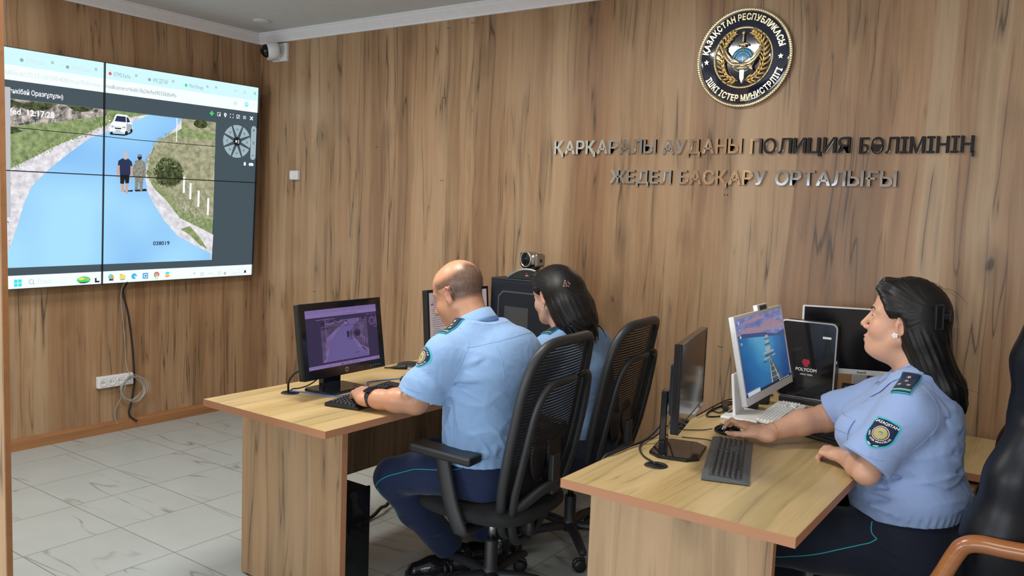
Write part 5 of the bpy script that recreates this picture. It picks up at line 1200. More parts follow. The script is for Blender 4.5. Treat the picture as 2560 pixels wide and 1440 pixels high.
def collar(root, c, R, r0, mat, h=.038, open_=.42, flare=.026, rx=1.0):
    """folded shirt collar around the neck; R: neck frame (x front, z up)"""
    n = 44; prof = [(r0-.004, -.04), (r0-.003, h-.004), (r0, h), (r0+.006, h-.001), (r0+flare*.8, .008), (r0+flare, -.004), (r0+flare-.003, -.005), (r0+.005, -.03)]
    vs = []; fs = []; m = len(prof)
    for i in range(n+1):
        a = open_+(2*PI-2*open_)*i/n; e = min(i, n-i)/n; ext = max(0, 1-e*7)
        for j, (r, z) in enumerate(prof):
            rr, zz = r, z
            if 4 <= j <= 6: rr += .016*ext; zz -= .026*ext
            zz -= .018*math.cos(a)*.5+.012*max(0, math.cos(a))
            vs.append(tuple(np.array(c)+R @ np.array((rr*math.cos(a)*rx, rr*math.sin(a), zz))))
    for i in range(n):
        for j in range(m): fs.append([i*m+j, i*m+(j+1) % m, (i+1)*m+(j+1) % m, (i+1)*m+j])
    fs += [list(range(m)), [n*m+j for j in range(m)][::-1]]
    return wbuild(MB().add(vs, fs, 0, None, True), 'collar', mat, root)
def epaulette(root, bvh, O, U, N, L=.10, w=.052, stars=4, label=None):
    """shoulder board: U from the neck to the shoulder tip"""
    U = Vector(U).normalized(); N = Vector(N).normalized(); N = (N-U*N.dot(U)).normalized(); Vv = N.cross(U)
    def grid(x0, x1, w_, y, t, mat, name, par):
        mb = MB(); nx, nz = 14, 8
        for yy in (y, y-t): 
            b = [(x0+(x1-x0)*i/nx, yy, -w_/2+w_*j/nz) for i in range(nx+1) for j in range(nz+1)]
            mb.add(b, [[i*(nz+1)+j, (i+1)*(nz+1)+j, (i+1)*(nz+1)+j+1, i*(nz+1)+j+1] for i in range(nx) for j in range(nz)], 0, None, True)
        N1 = (nx+1)*(nz+1); ring = [i*(nz+1) for i in range(nx+1)]+[nx*(nz+1)+j for j in range(1, nz+1)]+[i*(nz+1)+nz for i in range(nx-1, -1, -1)]+[j for j in range(nz-1, 0, -1)]
        for a, b in zip(ring, ring[1:]+ring[:1]): mb.f.append([a, b, b+N1, a+N1]); mb.m.append(0); mb.sm.append(False)
        conform(mb, bvh, O, U, Vv, N, .001); return wbuild(mb, name, mat, par)
    base = grid(-L/2, L/2, w, 0, .0050, M_TURQ, 'epaulette', root)
    grid(-L/2+.002, L/2-.020, w-.004, -.0045, .0022, M_NAVYC, 'epaulette_board', base); grid(L/2-.0165, L/2-.0130, w-.002, -.0045, .0018, M_GTHREAD, 'gold_stripe', base); grid(L/2-.009, L/2-.003, w-.002, -.0045, .0018, M_NAVYC, 'navy_stripe', base)
    mb = MB()
    pos = [(-.026, 0), (-.006, 0), (.014, -.013), (.014, .013)][:stars] if stars > 1 else [(-.01, 0)]
    for x, z in pos: star(mb, x, z, .0082, -.0078, 0, None, PI/2)
    conform(mb, bvh, O, U, Vv, N, .0028); wbuild(mb, 'star', M_PALEG, base)
    return base
def sleeve_patch(root, bvh, O, U, Vv, N, round_=False, sc=1.0):
    if round_: out = [(.036*math.cos(2*PI*i/40), .036*math.sin(2*PI*i/40)) for i in range(40)]
    else:
        key = [(-.034, .036), (-.017, .041), (0, .043), (.017, .041), (.034, .036), (.035, .01), (.034, -.012), (.026, -.030), (.012, -.042), (0, -.047), (-.012, -.042), (-.026, -.030), (-.034, -.012), (-.035, .01)]
        out = [(p.x, p.z) for p in spline([V(a, 0, b) for a, b in key], 3, True)]
    out = [(a*sc, b*sc) for a, b in out]; k = .90
    def lay(o, y, mat, name, par): return wbuild(conform(disc_grid(MB(), o, y), bvh, O, U, Vv, N), name, mat, par)
    b = lay(out, 0, M_TURQ, 'sleeve_patch', root); lay([(a*k, c*k) for a, c in out], -.0007, M_NAVYC, 'patch_field', b)
    def ring(r, w): return [(r*sc*math.cos(2*PI*i/36), (r*sc*math.sin(2*PI*i/36)-.001)) for i in range(36)]
    lay(ring(.0205, 0), -.0012, M_THREAD, 'white_ring', b); lay(ring(.0188, 0), -.0016, M_NAVYC, 'ring_field', b); lay(ring(.0168, 0), -.0020, M_GTHREAD, 'gold_emblem', b)
    mb = MB()
    for s_ in (-1, 1):
        for i in range(6):
            a = -PI/2+s_*(.35+i*.40); mb.ell((.0130*sc*math.cos(a), -.0022, .0130*sc*math.sin(a)-.001), (.0030*sc, .0006, .0016*sc), 0, None, 8, (0, -a+s_*.5, 0))
    mb.ngon(0, -.001, .006*sc, -.0028, 1, 14); mb.flat([(-.009*sc, .004*sc), (-.003*sc, -.002*sc), (0, .002*sc), (.003*sc, -.002*sc), (.009*sc, .004*sc), (.003*sc, -.006*sc), (-.003*sc, -.006*sc)], -.0032, 0)
    wbuild(conform(mb, bvh, O, U, Vv, N), 'emblem_detail', [M_GTHREAD, M_SKYB], b)
    def arc(s_, R_, a0, a1, size, top, name):
        mb = MB(); n = len(s_)
        for i, ch in enumerate(s_):
            if ch == ' ': continue
            a = math.radians(a0+(a1-a0)*(i+.5)/n); rot = (a-PI/2) if top else (a+PI/2)
            mb.text(ch, size, 0, at(R_*math.cos(a), -.0024, R_*math.sin(a)) @ Matrix.Rotation(-rot, 4, 'Y') @ TXZ, 0, .0002, 'CENTER')
        wbuild(conform(mb, bvh, O, U, Vv, N), name, M_THREAD, b)
    if round_: arc('QAZAQSTAN', .0258*sc, 160, 20, .0065*sc, True, 'lettering'); arc('ISHKI ISTER MINISTRLIGI', -.0000+.0305*sc, 195, 345, .0052*sc, False, 'lettering')
    else:
        mb = MB().text('QAZAQSTAN', .0105*sc, 0, txz(0, -.0024, .0255*sc), 0, .0003, 'CENTER', 0); wbuild(conform(mb, bvh, O, U, Vv, N), 'lettering', M_THREAD, b)
        arc('ISHKI ISTER MINISTRLIGI', .0285*sc, 188, 352, .0062*sc, False, 'lettering')
        mb = MB().flat([(-.014*sc, -.033*sc), (-.003*sc, -.038*sc), (-.003*sc, -.0405*sc), (-.012*sc, -.037*sc)], -.0024).flat([(.014*sc, -.033*sc), (.003*sc, -.038*sc), (.003*sc, -.0405*sc), (.012*sc, -.037*sc)], -.0024); wbuild(conform(mb, bvh, O, U, Vv, N), 'wing_mark', M_THREAD, b)
    return b
def drape(T, amp, dirs, mask=None, seed=0):
    """cloth folds: narrow ridges running along different directions, strong only in patches"""
    X, Y, Z = T._P((slice(None),)*3); tot = 0
    for i, (k, f, ph, lf) in enumerate(dirs):
        k = np.array(k, float); k /= np.linalg.norm(k); s_ = X*k[0]+Y*k[1]+Z*k[2]
        w = .9*np.sin(9*X+7*Y*(1 if i % 2 else -1)+5*Z+ph+seed)+.5*np.sin(17*Y-13*Z+2.1*ph)
        r = (1-np.abs(np.sin(f*s_+w+ph)))**2; m = np.clip(.25+.9*np.sin(lf*X+1.3*lf*Z+ph*2)*np.sin(1.1*lf*Y-.8*lf*Z+ph), 0, 1)
        tot = tot+r*m
    if mask is not None: tot = tot*mask(X, Y, Z)
    T.d -= (amp*tot).astype(np.float32); return T
def bvh_of(Vv, F): return BVHTree.FromPolygons([tuple(p) for p in Vv], [tuple(int(i) for i in f) for f in F])
def shoe(root, heel, toe, lift=0.0):
    h = Vector(heel); t_ = Vector(toe); d = (t_-h); L = d.length; d.normalize(); h = np.array(h); t_ = np.array(t_)
    S = Sdf(np.minimum(h, t_)-.08, np.maximum(h, t_)+np.array((.08, .08, .15)), .004); D = np.array(d)
    S.cap(h+D*.035+(0, 0, .045), h+D*.035+(0, 0, .085), .038, .036, .02); S.cap(h+D*.04+(0, 0, .038), h+D*L*.6+(0, 0, .032), .036, .040, .03); S.cap(h+D*L*.6+(0, 0, .030), h+D*(L-.04)+(0, 0, .022), .042, .034, .03)
    S.cut((0, 0, h[2]+.003), (0, 0, -1)); Vv, F = S.mesh(); Vv = relax(Vv, F, 2); o = mesh_obj('shoe', Vv, F, M_SHOE, root)
    S = Sdf(np.minimum(h, t_)-.08, np.maximum(h, t_)+np.array((.08, .08, .05)), .004)
    S.cap(h+D*.04+(0, 0, .012), h+D*(L-.042)+(0, 0, .010), .040, .044, .01); S.cut((0, 0, h[2]), (0, 0, -1)); S.cut((0, 0, h[2]+.016), (0, 0, 1)); Vv, F = S.mesh(); mesh_obj('sole', Vv, F, M_BLACKM, o)
    return o

# ---------------------------------------------------------------- the bald man at the left desk
def person_man():
    root = thing('person', 'bald man in light blue uniform shirt typing at the left desk, seen from behind', 'person', (3.28, -1.45, 0))
    R = _R3((-.90, -.10, -.43), (-.42, 0, .9)); ho = (3.105, -1.475, 1.182); hs = 1.0
    S = Sdf((2.58, -1.98, .70), (3.50, -1.02, 1.36), .0032)
    neck = [(3.125, -1.475, 1.15), (3.185, -1.472, 1.09), (3.23, -1.47, 1.02)]
    S.loft([(.72, 3.29, -1.45, .125, .17, 0), (.92, 3.285, -1.46, .12, .18, 0), (1.03, 3.26, -1.47, .10, .15, 0)], .01)
    head_field(S, R, ho, hs, False)
    S.chain(neck, [.060, .060, .075], .03)
    S.ell((3.155, -1.47, 1.155), (.052, .055, .06), .03)
    # left arm (near): upper arm, forearm over the desk edge, hand on the keyboard
    S.chain([(3.195, -1.64, .98), (3.105, -1.70, .806)], [.056, .043], .02); S.chain([(3.105, -1.70, .806), (3.03, -1.72, .804), (2.955, -1.735, .798), (2.885, -1.745, .792)], [.043, .043, .034, .027], .02)
    tl_ = hand_field(S, (2.885, -1.745, .792), (-.80, .55, .10), (.05, .05, -1), 1, [(34, 50, 30), (36, 48, 28), (38, 48, 28), (42, 46, 26)], 1.0, .10)
    S.chain([(3.255, -1.30, .99), (3.10, -1.14, .83)], [.058, .047], .02); S.chain([(3.10, -1.14, .83), (2.95, -1.19, .815), (2.815, -1.232, .790)], [.047, .040, .027], .02)
    tr_ = hand_field(S, (2.815, -1.232, .792), (-.97, -.20, .05), (0, 0, -1), -1, [(20, 22, 16), (18, 24, 16), (24, 30, 16), (28, 32, 18)], .98, .10)
    Vv, F = S.mesh(); Vv = relax(Vv, F, 2); base = (.56, .285, .17)
    C_ = paint(Vv, base, face_blobs(R, ho, hs, (.42, .17, .13), (.52, .22, .15)) + [((2.80, -1.70, .80), (.07, .07, .05), (.56, .31, .23), .6, None)])
    # shaved hair stubble on the scalp: band round the back and sides
    L = (Vv-np.array(ho)) @ R/hs
    top = np.clip((.088-.10*np.clip(L[:, 0], -.2, .2)-L[:, 2]+.012*np.sin(L[:, 1]*60))/.022, 0, 1); low = np.clip((L[:, 2]-np.where(L[:, 0] < -.02, -.040, .012+.0*L[:, 0]))/.022, 0, 1)
    fr = np.clip((.052-L[:, 0]+.2*np.clip(L[:, 2]-.03, -.1, .1))/.022, 0, 1); rng = np.random.RandomState(2)
    hw = top*low*fr*(np.linalg.norm(L-np.array((-.015, 0, .04)), axis=1) < .125); hw *= ((L[:, 2] > .036) | (L[:, 0] < -.022) | (np.abs(L[:, 1]) < .068))
    w = (hw*.72*(.85+.3*rng.rand(len(hw)))).clip(0, .85)[:, None]; C_ = C_*(1-w)+np.array((.045, .036, .032))*w
    body = mesh_obj('body', Vv, F, M_SKINM, root, C_); bv = bvh_of(Vv, F)
    # cropped hair: individual short hairs
    cent = Vv[F].mean(1); hf = hw[F].mean(1); nr = np.cross(Vv[F[:, 2]]-Vv[F[:, 0]], Vv[F[:, 3]]-Vv[F[:, 1]]); nr /= np.maximum(np.linalg.norm(nr, axis=1), 1e-9)[:, None]
    vs = []; fs = []
    dn = R @ np.array((-.5, 0, -.8))
    for i in np.where(rng.rand(len(hf)) < hf*.75)[0]:
        p = cent[i]+rng.uniform(-.0015, .0015, 3); n = nr[i]; t = n*.6+dn*.55+rng.uniform(-.25, .25, 3); t /= np.linalg.norm(t); sdv = np.cross(n, t); sdv /= np.linalg.norm(sdv)+1e-9
        ln = rng.uniform(.003, .0055); b = len(vs); vs += [tuple(p+sdv*.0004), tuple(p-sdv*.0004), tuple(p+t*ln)]; fs.append([b, b+1, b+2])
    o = wbuild(MB().add(vs, fs), 'hair', M_HAIRM, root); o['kind'] = 'stuff'
    face_parts(root, bv, R, ho, hs, False)
    # shirt
    T = Sdf((2.93, -1.93, .50), (3.60, -1.02, 1.20), .0042)
    T.loft([(.56, 3.262, -1.455, .135, .180, 0), (.63, 3.262, -1.455, .145, .190, 0), (.72, 3.268, -1.46, .152, .198, 0), (.82, 3.278, -1.465, .155, .204, -4), (.93, 3.283, -1.465, .152, .208, -6), (1.00, 3.265, -1.47, .136, .195, -6), (1.055, 3.240, -1.475, .108, .145, -6), (1.10, 3.222, -1.475, .080, .095, -6)], .02)
    T.ell((3.345, -1.45, .95), (.10, .16, .14), .05)
    T.chain([(3.225, -1.57, 1.035), (3.195, -1.648, .980)], [.062, .072], .05); T.chain([(3.245, -1.38, 1.03), (3.252, -1.308, .970)], [.058, .070], .05)
    T.chain([(3.195, -1.650, .978), (3.150, -1.695, .865)], [.076, .080], .04); T.chain([(3.150, -1.700, .868), (3.142, -1.706, .840)], [.087, .088], .004)
    T.chain([(3.252, -1.308, .970), (3.165, -1.180, .895)], [.075, .076], .04)
    for a, b, w_, dp in (((3.43, -1.38, .86), (3.36, -1.60, .68), .012, .009), ((3.45, -1.42, .78), (3.33, -1.63, .60), .013, .010), ((3.44, -1.36, .74), (3.42, -1.55, .62), .011, .009), ((3.45, -1.33, .93), (3.42, -1.52, .80), .012, .006), ((3.24, -1.665, .93), (3.36, -1.63, .985), .011, .008), ((3.23, -1.67, .89), (3.36, -1.655, .90), .010, .007), ((3.24, -1.66, .86), (3.26, -1.67, .66), .014, .008), ((3.20, -1.74, 1.0), (3.22, -1.76, .90), .010, .005), ((3.12, -1.76, .97), (3.19, -1.78, .88), .010, .005), ((3.15, -1.62, .80), (3.20, -1.66, .62), .012, .007)):
        T.crease(a, b, w_, dp); off = np.array((.022, -.004, .018)); T.crease(np.array(a)+off, np.array(b)+off, w_*1.1, -dp*.6)
    T.disp(lambda X, Y, Z: .0022*np.sin(26*X+19*Z)*np.sin(23*Y-14*Z+1)+.003*np.exp(-((Z-.64)/.035)**2)*np.sin(150*Y+90*X)*.5)
    drape(T, .0062, [((.3, -.75, .6), 46, 0, 11), ((-.5, .5, .75), 40, 1.3, 12), ((.2, .6, .8), 58, 2.2, 14), ((.9, -.3, .1), 44, .6, 9)], lambda X, Y, Z: np.clip((Z-.61)/.03, 0, 1)*(.30+.70*np.clip((.95-Z)/.25, 0, 1)))
    hd_ = np.array((3.1365, -1.7065, .8365)); ad = np.array((-.24, -.21, -.95)); ad /= np.linalg.norm(ad)
    def cutsleeve(Tt, p, a, r):
        sl = Tt._sl(p-r-.03, p+r+.03); X, Y, Z = Tt._P(sl); u = (X-p[0])*a[0]+(Y-p[1])*a[1]+(Z-p[2])*a[2]
        rr = np.sqrt(np.maximum((X-p[0])**2+(Y-p[1])**2+(Z-p[2])**2-u*u, 0)); Tt.d[sl] = np.where((rr < r+.02) & (u > -.06), np.maximum(Tt.d[sl], u), Tt.d[sl])
    cutsleeve(T, hd_, ad, .095); T.cap(hd_-ad*.03, hd_+ad*.03, .064, .072, .004, 'sub')
    a2 = np.array((-.12, -.095, -.135)); a2 /= np.linalg.norm(a2); h2_ = np.array((3.155, -1.172, .884)); cutsleeve(T, h2_, a2, .09)
    T.cut((3.3, -1.45, .595), (0, 0, -1)); T.frame()
    T.chain([(3.125, -1.475, 1.16), (3.21, -1.472, 1.06)], [.062, .066], .006, 'sub')
    Vv, F = T.mesh(); Vv = relax(Vv, F, 2); sh = mesh_obj('shirt', Vv, F, M_SHIRT, root); sb = bvh_of(Vv, F)
    wb_ = Sdf((3.04, -1.72, .55), (3.48, -1.20, .66), .004); wb_.loft([(.585, 3.262, -1.455, .146, .190, 0), (.622, 3.262, -1.455, .148, .193, 0)], .01); wb_.disp(lambda X, Y, Z: .0006*np.sin(160*X+120*Y)); V2, F2 = wb_.mesh(); mesh_obj('waistband', relax(V2, F2, 2), F2, M_SHIRT, sh)
    def seam(pts, nm='seam', r=.0011): wbuild(MB().tube(on_surf(sb, spline([V(*p) for p in pts], 8), .0002), r, 5), nm, M_SHIRT, sh)
    seam([(3.28, -1.64, 1.015), (3.36, -1.55, 1.035), (3.38, -1.45, 1.045), (3.36, -1.33, 1.04)]); seam([(3.21, -1.60, 1.08), (3.28, -1.625, 1.03), (3.27, -1.655, .97), (3.23, -1.665, .91)]); seam([(3.06, -1.73, .905), (3.12, -1.79, .885), (3.19, -1.78, .87), (3.235, -1.70, .865)])
    seam([(3.24, -1.66, .90), (3.25, -1.665, .75), (3.25, -1.66, .60)])
    seam([(3.372, -1.585, 1.04), (3.385, -1.575, .97), (3.388, -1.572, .92)], 'pleat')
    nk = _R3((-.93, -.05, -.30), (-.42, 0, .9)); collar(sh, (3.197, -1.474, 1.078), _R3((-.88, -.05, -.38), (-.40, 0, .9)), .066, M_SHIRT, .044, .35, .022)
    epaulette(sh, sb, (3.195, -1.605, 1.07), (-.10, -.75, -.52), (-.22, -.45, .80), .10, .05, 4)
    sleeve_patch(sh, sb, (3.142, -1.735, .985), (.66, -.74, .0), (.22, .16, .95), (-.76, -.63, .10), True, 1.12)
    # watch on the left wrist
    wm = MB(); c = V(2.925, -1.741, .795); ax_ = V(-.90, .10, -.10).normalized(); q = ax_.to_track_quat('Z', 'Y').to_matrix().to_4x4(); Mw = Matrix.Translation(c) @ q
    wm.lathe([(.0335, -.010), (.0365, -.010), (.0365, .010), (.0335, .010), (.0335, -.010)], 32, 0, Mw @ Matrix.Diagonal((1.0, .88, 1, 1))); ws = wbuild(wm, 'wrist_watch', M_BLACK, root)
    wbuild(MB().box((2.918, -1.752, .831), (.034, .036, .010), 0, None, .004, rot=(.3, -.1, 0)), 'watch_case', M_BLACKG, ws)
    # trousers, belt line, shoes
    P_ = Sdf((2.78, -1.80, .06), (3.52, -1.05, .66), .005)
    P_.loft([(.455, 3.255, -1.445, .145, .175, 0), (.52, 3.255, -1.445, .150, .185, 0), (.62, 3.26, -1.455, .135, .180, 0)], .03)
    P_.chain([(3.26, -1.53, .535), (3.10, -1.575, .522), (2.925, -1.615, .468)], [.088, .088, .072], .03); P_.chain([(3.25, -1.37, .535), (3.08, -1.33, .522), (2.865, -1.30, .474)], [.088, .088, .072], .03)
    P_.chain([(2.925, -1.615, .464), (2.945, -1.50, .31), (2.985, -1.335, .115)], [.072, .068, .062], .03); P_.chain([(2.865, -1.30, .465), (2.945, -1.21, .30), (3.03, -1.12, .120)], [.072, .066, .060], .03)
    P_.frame(); P_.cut((2.985, -1.335, .112), (.22, .62, -.95), (2.86, -1.45, .03), (3.10, -1.24, .20)); P_.cut((3.03, -1.12, .118), (.4, .4, -.95), (2.93, -1.22, .03), (3.14, -1.03, .20))
    for a, b, w_, dp in (((3.02, -1.69, .50), (2.93, -1.66, .40), .012, .007), ((2.90, -1.60, .40), (3.0, -1.66, .43), .010, .007), ((2.96, -1.55, .39), (3.02, -1.52, .36), .012, .008), ((2.95, -1.48, .22), (3.05, -1.42, .18), .012, .008), ((3.20, -1.64, .56), (3.34, -1.62, .50), .011, .008), ((3.22, -1.64, .52), (3.36, -1.62, .47), .011, .007), ((3.0, -1.36, .20), (2.93, -1.42, .22), .010, .007)): P_.crease(a, b, w_, dp)
    P_.disp(lambda X, Y, Z: .0018*np.sin(34*X+40*Z)*np.sin(31*Y+12*Z))
    Vv, F = P_.mesh(); Vv = relax(Vv, F, 3); tr = mesh_obj('trousers', Vv, F, M_TROU, root); tb = bvh_of(Vv, F)
    for pts in ([(3.31, -1.63, .60), (3.26, -1.645, .575), (3.20, -1.65, .560), (3.08, -1.68, .545), (2.98, -1.695, .505), (2.925, -1.70, .47), (2.90, -1.69, .44)], [(2.91, -1.70, .43), (2.90, -1.62, .36), (2.91, -1.55, .28), (2.94, -1.42, .16), (2.965, -1.36, .115)]):
        wbuild(MB().tube(on_surf(tb, spline([V(*p) for p in pts], 8), .0006), .0018, 6), 'piping', M_PIPE, tr)
    shoe(root, (3.04, -1.255, .0), (2.875, -1.475, .0)); shoe(root, (3.10, -1.06, 0), (2.90, -1.24, 0))
    wbuild(MB().tube([(2.985, -1.335, .16), (3.0, -1.305, .07)], .042, 14), 'sock', M_SOCK, root); wbuild(MB().tube([(3.03, -1.12, .16), (3.05, -1.10, .07)], .040, 14), 'sock', M_SOCK, root)
    return root
person_man()

# ---------------------------------------------------------------- shared: long half-up hair
def long_hair(root, R, o, sc, tail, rad, wide, clipc, name='hair', lo=None, hi=None, h=.0036, top=(-.022, .113, .098)):
    S = Sdf(lo, hi, h); S.frame(R, o, sc)
    S.ell((top[0], 0, .047), (top[1], .089, top[2]), .01); S.ell((-.05, 0, .03), (.085, .086, .09), .03)
    S.cut((.030, 0, .020), (1, 0, -.46)); S.frame(R, o, sc)
    for y in (-1, 1):
        S.ell((.000, y*.088, -.014), (.036, .046, .050), .012, 'sub'); S.cap((.075, y*.035, .098), (.034, y*.076, .040), .016, .010, .02)
    S.frame(R, o, sc); S.cap((.066, 0, .112), (.058, .03, .112), .018, .016, .02); S.cap((.066, 0, .112), (.058, -.03, .112), .018, .016, .02)
    S.frame(); pts = [np.array(p) for p in tail]
    ydir = R @ np.array((0, 1, 0))
    S.chain([tuple(p) for p in pts], rad, .04, fl=wide, n=tuple(ydir))
    c = np.array(o)+sc*(R @ np.array(clipc)); f = R[:, 0]; u = R[:, 2]
    t0, t1 = pts[0], pts[-1]; td = (t1-t0)/np.linalg.norm(t1-t0); pd = np.cross(td, ydir); pd /= np.linalg.norm(pd)
    def strands(X, Y, Z):
        qx = (X-c[0])*f[0]+(Y-c[1])*f[1]+(Z-c[2])*f[2]; qz = (X-c[0])*u[0]+(Y-c[1])*u[1]+(Z-c[2])*u[2]; qy = (X-c[0])*ydir[0]+(Y-c[1])*ydir[1]+(Z-c[2])*ydir[2]
        ang = np.arctan2(qz, qx); rd = np.clip((np.sqrt(qx*qx+qz*qz)-.02)/.07, 0, 1); a = rd*(.0006*np.sin(38*ang+60*qy+2*np.sin(7*ang))+.0005*np.sin(83*ang+3*np.sin(9*ang)))
        pp = (X-t0[0])*pd[0]+(Y-t0[1])*pd[1]+(Z-t0[2])*pd[2]; b = .0010*np.sin(230*pp+150*qy)+.0008*np.sin(420*pp-90*qy)
        w = np.clip((c[2]-.03-Z)/.05, 0, 1); return a*(1-w)+b*w
    S.disp(strands); Vv, F = S.mesh(); Vv = relax(Vv, F, 2)
    o_ = mesh_obj(name, Vv, F, M_HAIR, root); return o_, bvh_of(Vv, F)

# ---------------------------------------------------------------- the woman in profile at the right desk
def person_front_woman():
    root = thing('person', 'woman in pale blue uniform shirt seated in profile at the right desk', 'person', (4.66, -1.13, 0))
    R = _R3((-.985, -.05, .125), (.0, 0, 1)); ho = (4.606, -1.13, 1.211); hs = 1.0
    S = Sdf((3.98, -1.52, .70), (4.86, -.85, 1.36), .0030)
    S.loft([(.72, 4.645, -1.12, .12, .15, 12), (.90, 4.635, -1.12, .115, .15, 15), (1.0, 4.65, -1.12, .09, .13, 15)], .01)
    head_field(S, R, ho, hs, True)
    S.chain([(4.645, -1.13, 1.17), (4.650, -1.128, 1.10), (4.650, -1.125, 1.0)], [.050, .050, .066], .03); S.ell((4.585, -1.13, 1.115), (.040, .040, .030), .04)
    S.chain([(4.66, -1.285, .96), (4.584, -1.378, .788)], [.050, .036], .012); S.chain([(4.584, -1.378, .788), (4.55, -1.325, .790), (4.49, -1.245, .787)], [.037, .038, .025], .012)
    t1 = hand_field(S, (4.49, -1.245, .787), (-.86, .50, -.03), (.1, .1, -1), 1, [(46, 58, 40), (48, 60, 40), (50, 60, 40), (50, 58, 38)], .86, .04, (-.60, .60, -.45), .022)
    S.chain([(4.53, -.97, .95), (4.365, -.975, .838)], [.052, .046], .02); S.chain([(4.365, -.975, .838), (4.30, -1.06, .825), (4.215, -1.172, .790)], [.046, .043, .0265], .02)
    t2 = hand_field(S, (4.215, -1.172, .792), (-.90, .42, .14), (-.05, .05, -1), -1, [(-6, 52, 24), (14, 34, 22), (22, 34, 20), (28, 34, 20)], .93, .16, (-.96, -.05, -.16), .024)
    Vv, F = S.mesh(); Vv = relax(Vv, F, 2); base = (.62, .345, .225)
    C_ = paint(Vv, base, face_blobs(R, ho, hs, (.40, .105, .10), (.60, .27, .20)))
    body = mesh_obj('body', Vv, F, M_SKINW, root, C_); bv = bvh_of(Vv, F); face_parts(root, bv, R, ho, hs, True)
    for tips in (t1, t2):
        for k, (p, dd, nn, r) in enumerate(tips):
            if tips is t1 and k != 4: continue
            dd = Vector(dd); nn = Vector(nn); sd = dd.cross(nn).normalized(); Mn = Matrix((sd, dd, nn)).transposed().to_4x4()
            wbuild(MB().ell(Vector(p)+nn*r*.72+dd*r*.25, (r*.72, r*1.15, r*.28), 0, None, 10, Mn.to_3x3()), 'fingernail', M_NAIL, root)
    # hair, clip, earring, bracelet
    hr, hb = long_hair(root, R, ho, hs, [(4.655, -1.13, 1.235), (4.676, -1.13, 1.16), (4.702, -1.13, 1.09), (4.746, -1.13, 1.025), (4.776, -1.13, .975)], [.062, .058, .053, .047, .030], 1.5, (-.105, 0, .06), lo=(4.46, -1.30, .92), hi=(4.90, -.96, 1.385), h=.0032, top=(-.014, .107, .104))
    W_ = lambda p: Vector(tuple(np.array(ho)+hs*(R @ np.array(p))))
    def wisp(pts, r=.0007): return MB().tube(spline([W_(p) for p in pts], 5), [r, r, r*.3], 5)
    mb = MB(); rnd = random.Random(7)
    for k in range(14):
        a = rnd.uniform(0, .55); p0 = (.056-.035*a+rnd.uniform(-.006, .006), .066+.012*a, .098-.062*a); e = rnd.uniform(.6, 1.1)
        q = MB().tube(on_surf(bv, spline([W_(p0), W_((p0[0]+.004*e, p0[1]+.004, p0[2]-.022*e)), W_((p0[0]-.012*e, p0[1]+.004, p0[2]-.045*e)), W_((p0[0]-.036, p0[1]+.006, p0[2]-.052*e))], 4), .0012), [.0006, .0005, .0002], 4); mb.add(q.v, q.f, 0, None, True)
    for k in range(16):
        x = rnd.uniform(-.11, .05); q = MB().tube(spline([W_((x, rnd.uniform(-.03, .06), .136)), W_((x-.03, rnd.uniform(-.02, .06), .150-abs(x)*.25+rnd.uniform(-.004, .004))), W_((x-.065, rnd.uniform(-.02, .07), .128-abs(x)*.3))], 5), [.0005, .0005, .0003], 4); mb.add(q.v, q.f, 0, None, True)
    q = MB().tube(spline([V(4.765, -1.20, 1.07), V(4.80, -1.21, 1.05), V(4.84, -1.21, 1.04)], 5), .0004, 4); mb.add(q.v, q.f, 0, None, True)
    o = wbuild(mb, 'loose_strands', M_HAIR, hr); o['kind'] = 'stuff'
    cm = MB(); Mq = Matrix.Translation(W_((-.100, .078, .050))) @ Matrix(R.tolist()).to_4x4() @ Matrix.Rotation(math.radians(38), 4, 'Z') @ Matrix.Rotation(math.radians(10), 4, 'Y')
    for s_ in (-1, 1): cm.box((s_*.011, .004, 0), (.006, .012, .078), 0, Mq, .002); cm.box((0, .004, s_*.036), (.028, .012, .006), 0, Mq, .002)
    cm.box((-.022, .002, .0), (.020, .010, .018), 0, Mq, .003).box((-.034, .002, .002), (.008, .016, .034), 0, Mq, .003)
    wbuild(cm, 'hair_clip', M_BLACK, hr)
    em = MB(); c = W_((.003, .0815, -.031))
    for k in range(5): em.ell(c+Vector(tuple(R @ np.array((.0055*math.cos(k*2*PI/5), .003, .0055*math.sin(k*2*PI/5))))), (.0042, .003, .0042), 0, None, 10)
    em.ell(c+Vector((0, -.004, 0)), (.003, .003, .003), 0, None, 8); wbuild(em, 'earring', M_PEARL, root)
    d = V(.60, .70, .38).normalized(); c = V(4.236, -1.145, .7985); mb = MB()
    q = V(4.30-4.215, -1.06+1.172, .825-.790).normalized().to_track_quat('Z', 'Y').to_matrix()
    for k in range(48):
        a = 2*PI*k/48; mb.ell(c+q @ V(.0345*math.cos(a), .0335*math.sin(a), .002*math.sin(2*a)), (.0017, .0017, .0017), 0, None, 6)
    wbuild(mb, 'bracelet', M_GOLD, root)
    # shirt
    T = Sdf((4.25, -1.54, .56), (4.90, -.83, 1.13), .0040)
    T.loft([(.60, 4.655, -1.12, .155, .200, 8), (.66, 4.655, -1.12, .166, .212, 8), (.70, 4.655, -1.12, .170, .215, 10), (.76, 4.648, -1.12, .158, .200, 12), (.84, 4.645, -1.12, .155, .198, 15), (.92, 4.650, -1.12, .148, .190, 18), (.98, 4.660, -1.12, .128, .168, 20), (1.02, 4.662, -1.125, .100, .130, 18), (1.058, 4.658, -1.128, .076, .090, 15)], .02)
    T.ell((4.555, -1.22, .865), (.100, .085, .088), .05); T.ell((4.525, -1.055, .865), (.095, .085, .085), .05)
    T.chain([(4.662, -1.20, 1.020), (4.668, -1.285, .965)], [.056, .068], .05); T.chain([(4.60, -1.03, .982), (4.528, -.965, .930)], [.052, .064], .05)
